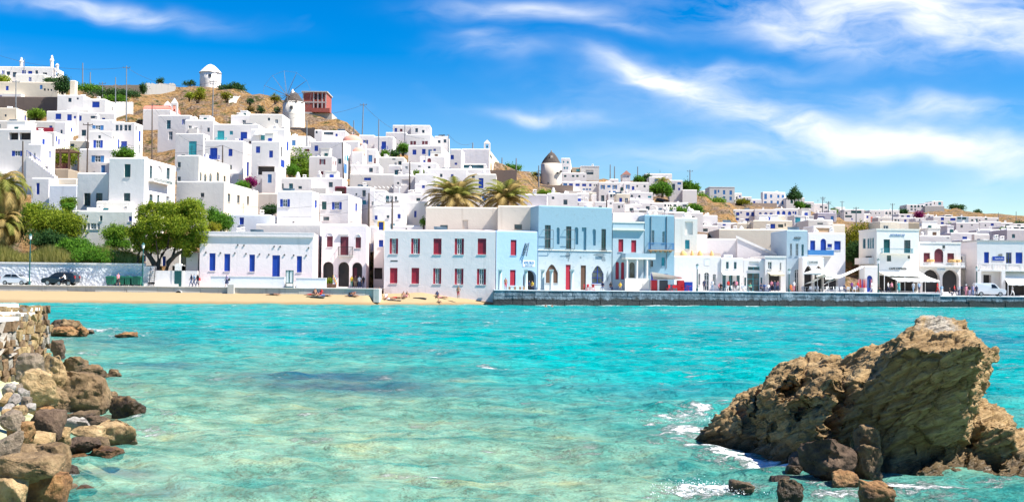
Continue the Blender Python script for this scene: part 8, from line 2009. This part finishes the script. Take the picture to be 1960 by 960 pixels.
# parasol and tarpaulins in front of the twin pointed arches
def parasol(label,x,y,z,r,h,mat,square=True):
 o = empty('parasol',(x,y,z)); tag(o,label,'parasol')
 MB().tube([(0,0,0),(0,0,h + .1)],.035,6).build('pole','whitepaint',o)
 q = MB(); n_ = 8; V0 = [(r * math.cos(2 * PI * k / n_),r * math.sin(2 * PI * k / n_),h - .7) for k in range(n_)]
 q.add(V0 + [(0,0,h)],[(k,(k + 1) % n_,n_) for k in range(n_)]); q.add(V0 + [(a,b_,c - .18) for a,b_,c in V0],[(k,(k + 1) % n_,(k + 1) % n_ + n_,k + n_) for k in range(n_)]); q.build('canopy',mat,o)
 for k in range(n_): MB().tube([(0,0,h - 1.0),tuple(Vector(V0[k]) * .7 + Vector((0,0,(h - .7) * .3 - .0)))],.012,4).build('rib','whitepaint',o)
parasol('big white parasol in front of the twin pointed arches',pp('c5',572,162),162.6,2.0,2.1,3.5,'canvas')
parasol('white parasol right of the big one',pp('c5',650,164),165.0,2.0,1.9,3.1,'canvas')
def tarp(label,pts,mat='canvas'):
 q = MB(); P = [Vector(p) for p in pts]; c = sum(P,Vector()) / 4; n_ = 8
 g = [[None] * (n_ + 1) for _ in range(n_ + 1)]
 V_ = []
 for i in range(n_ + 1):
  for j in range(n_ + 1):
   a,b_ = i / n_,j / n_; p = (P[0] * (1 - a) + P[1] * a) * (1 - b_) + (P[3] * (1 - a) + P[2] * a) * b_; p.z -= .25 * math.sin(PI * a) * math.sin(PI * b_); V_.append(p - P[0])
 q.add(V_,[(i * (n_ + 1) + j,(i + 1) * (n_ + 1) + j,(i + 1) * (n_ + 1) + j + 1,i * (n_ + 1) + j + 1) for i in range(n_) for j in range(n_)])
 tag(q.build('tarpaulin',mat,loc=P[0],smooth=True),label,'tarpaulin')
tarp('slanted white tarpaulin stretched to the lean-to',[at(*pix('c5',605,770),163),at(*pix('c5',870,655),170.5),at(*pix('c5',860,645),172),at(*pix('c5',640,740),165)])
tarp('broad white tarpaulin over the white chairs',[at(*pix('c5',612,745),164),at(*pix('c5',730,720),166),at(*pix('c5',745,700),170),at(*pix('c5',620,715),170)])
tarp('grey shaded tarpaulin under the blue-shuttered house',[at(*pix('c5',480,768),162),at(*pix('c5',600,722),163),at(*pix('c5',600,712),165),at(*pix('c5',490,760),164)])
tarp('white shade sail over the red stall',[at(*pix('cB',990,640),153.5),at(*pix('cB',1220,680),154),at(*pix('cB',1225,695),157),at(*pix('cB',1000,700),156.5)])
# stall of red and blue drink crates under the blue balcony
X = pp('cB',980,154.6)
o = empty('market_stall',(X,154.6,2.0)); tag(o,'stall with red and blue fridges under the blue balcony','stall')
for i,(w_,h_,mt) in enumerate(((1.0,1.5,'plasticred'),(.3,1.6,'plasticwhite'),(1.2,1.5,'darkgrey'),(1.3,.9,'teal'),(1.0,1.5,'plasticred'),(1.2,1.3,'blue'))):
 x0 = sum(v_[0] for v_ in ((1.0,0),(.3,0),(1.2,0),(1.3,0),(1.0,0),(1.2,0))[:i]); q = MB().box(x0,0,0,x0 + w_ - .05,.8,h_); q.box(x0 + .08,-.02,.3,x0 + w_ - .13,0,h_ - .12); q.build('fridge',mt,o)
for x in (0,5.9): MB().tube([(x,-.4,0),(x,-.4,2.6)],.03,6).build('post','whitepaint',o)
# goods rack with bright clothes by the arched blue door
X = pp('c5',825,169.3); o = empty('clothes_rack',(X,169.3,2.0)); tag(o,'rack of pink and red clothes beside the arched blue door','rack')
MB().tube([(0,0,0),(0,0,2.1),(2.4,0,2.1),(2.4,0,0)],.025,6).build('frame','iron',o)
for i,c in enumerate(('pink','red','purple','red','pink','blue','navy','pink')): MB().prism([(.1 + i * .28,.7),(.15 + i * .28,1.9),(.22 + i * .28,2.05),(.3 + i * .28,1.9),(.36 + i * .28,.7)],-.06,.06).build('garment',cloth(CC[c]),o)
# flower and goods stand under the left arch
X = pp('c8',940,148.8); o = empty('goods_stand',(X,148.8,2.0)); tag(o,'stand of yellow and green goods under the left arch','stand')
MB().box(0,0,0,1.3,.5,.6).build('crate','brown',o)
leaf_obj('plants',[(.6,.25,.9,.7,.3,.35)],700,.07,3,'leaf_bright',o); leaf_obj('flowers',[(.4,.2,1.0,.35,.25,.25)],250,.06,4,'leaf_yellow',o)
X = pp('c8',1000,148.6); o = empty('postcard_rack',(X,148.6,2.0)); tag(o,'postcard rack between the left and middle arch','rack')
MB().tube([(0,0,0),(0,0,1.8)],.03,6).build('pole','iron',o)
for i in range(4):
 for k in range(4): MB().box(-.28 + .15 * k,-.12,.5 + .32 * i,-.17 + .15 * k,-.1,.74 + .32 * i).build('card',cloth(CC[('white','ltblue','pink','yellow')[(i + k) % 4]]),o)
# stone bench on the quay, drain, towels
X = pp('cA',1055,145.2); o = empty('stone_bench',(X,145.2,1.995)); tag(o,'low stone bench between the first two columns','bench'); Lb = pp('cA',1180,145.2) - X
MB().box(0,0,.42,Lb,.5,.52).build('seat','white2',o)
for t in (.02,.36,.7,.93): MB().box(Lb * t,.05,0,Lb * t + .3,.45,.42).build('support','tan',o)
X = pp('c7',1172,139.2); o = MB(); o.tube([(0,0,0),(0,.8,0)],.42,16); o = o.build('drain_outlet','concrete',loc=(X,139.15,1.15)); tag(o,'round drain outlet in the promenade wall','drain'); MB().tube([(0,-.02,0),(0,.05,0)],.34,16).build('opening','black',o)
X = pp('c8',290,139.0); tag(MB().box(-.4,0,.9,.4,.6,2.35).build('stone_pier','promstone',loc=(X,139.0,0)),'grey pier block on the promenade wall before the blue shutters','pier')
GT = 'towels on the sand'
for i,(x,D,c,lab) in enumerate(((858,138.5,'white','white towel by the first beach group'),(885,138.3,'ltblue','pale blue towel by the first beach group'),(150,141.6,'white','white towel at the building foot'),(355,143.2,'blue','blue towel under the second window'))):
 X = pp('c8' if i < 2 else 'cA',x,D); q = MB()
 for k in range(6): q.quad((-.9 + .3 * k,-.35,.02 + .015 * (k % 2)),(-.6 + .3 * k,-.35,.02 + .015 * ((k + 1) % 2)),(-.6 + .3 * k,.35,.02 + .015 * ((k + 1) % 2)),(-.9 + .3 * k,.35,.02 + .015 * (k % 2)))
 tag(q.build('towel',cloth(CC[c]),loc=(X,D,sandz(X,D) + .05)),lab,'towel',GT)
# spray thrown up by the wave at the outcrop and at the quay
simple('spray',(.85,.87,.88),.8)
def spray(label,c,rx,rz_,n_,s,seed):
 rs_ = np.random.RandomState(seed); me_ = MB()
 for i in range(n_):
  a = rs_.normal(size=3) * np.array([rx,rx * .5,0]); h_ = abs(rs_.normal()) * rz_ * math.exp(-(a[0] / rx) ** 2 * .6); r = s * rs_.uniform(.3,1.3)
  p = Vector((a[0] - .25 * h_,a[1],h_)); e = [Vector(rs_.normal(size=3)).normalized() * r for _ in range(4)]
  me_.add([p + e[0],p + e[1],p + e[2],p + e[3]],[(0,1,2),(0,2,3),(0,3,1),(1,3,2)])
 tag(me_.build('sea_spray','spray',loc=c),label,'spray',kind='stuff')
spray('white spray where the wave breaks on the outcrop',on_z(*pix('cR',215,590),0.05),.55,.13,1100,.009,4)
spray('white splash against the quay wall below the lamp',on_z(*pix('d8',340,478),0.0),1.6,.8,500,.10,5)
spray('white foam burst at the near foam patch',on_z(*pix('cR',240,905),0.02),.5,.06,800,.012,6)
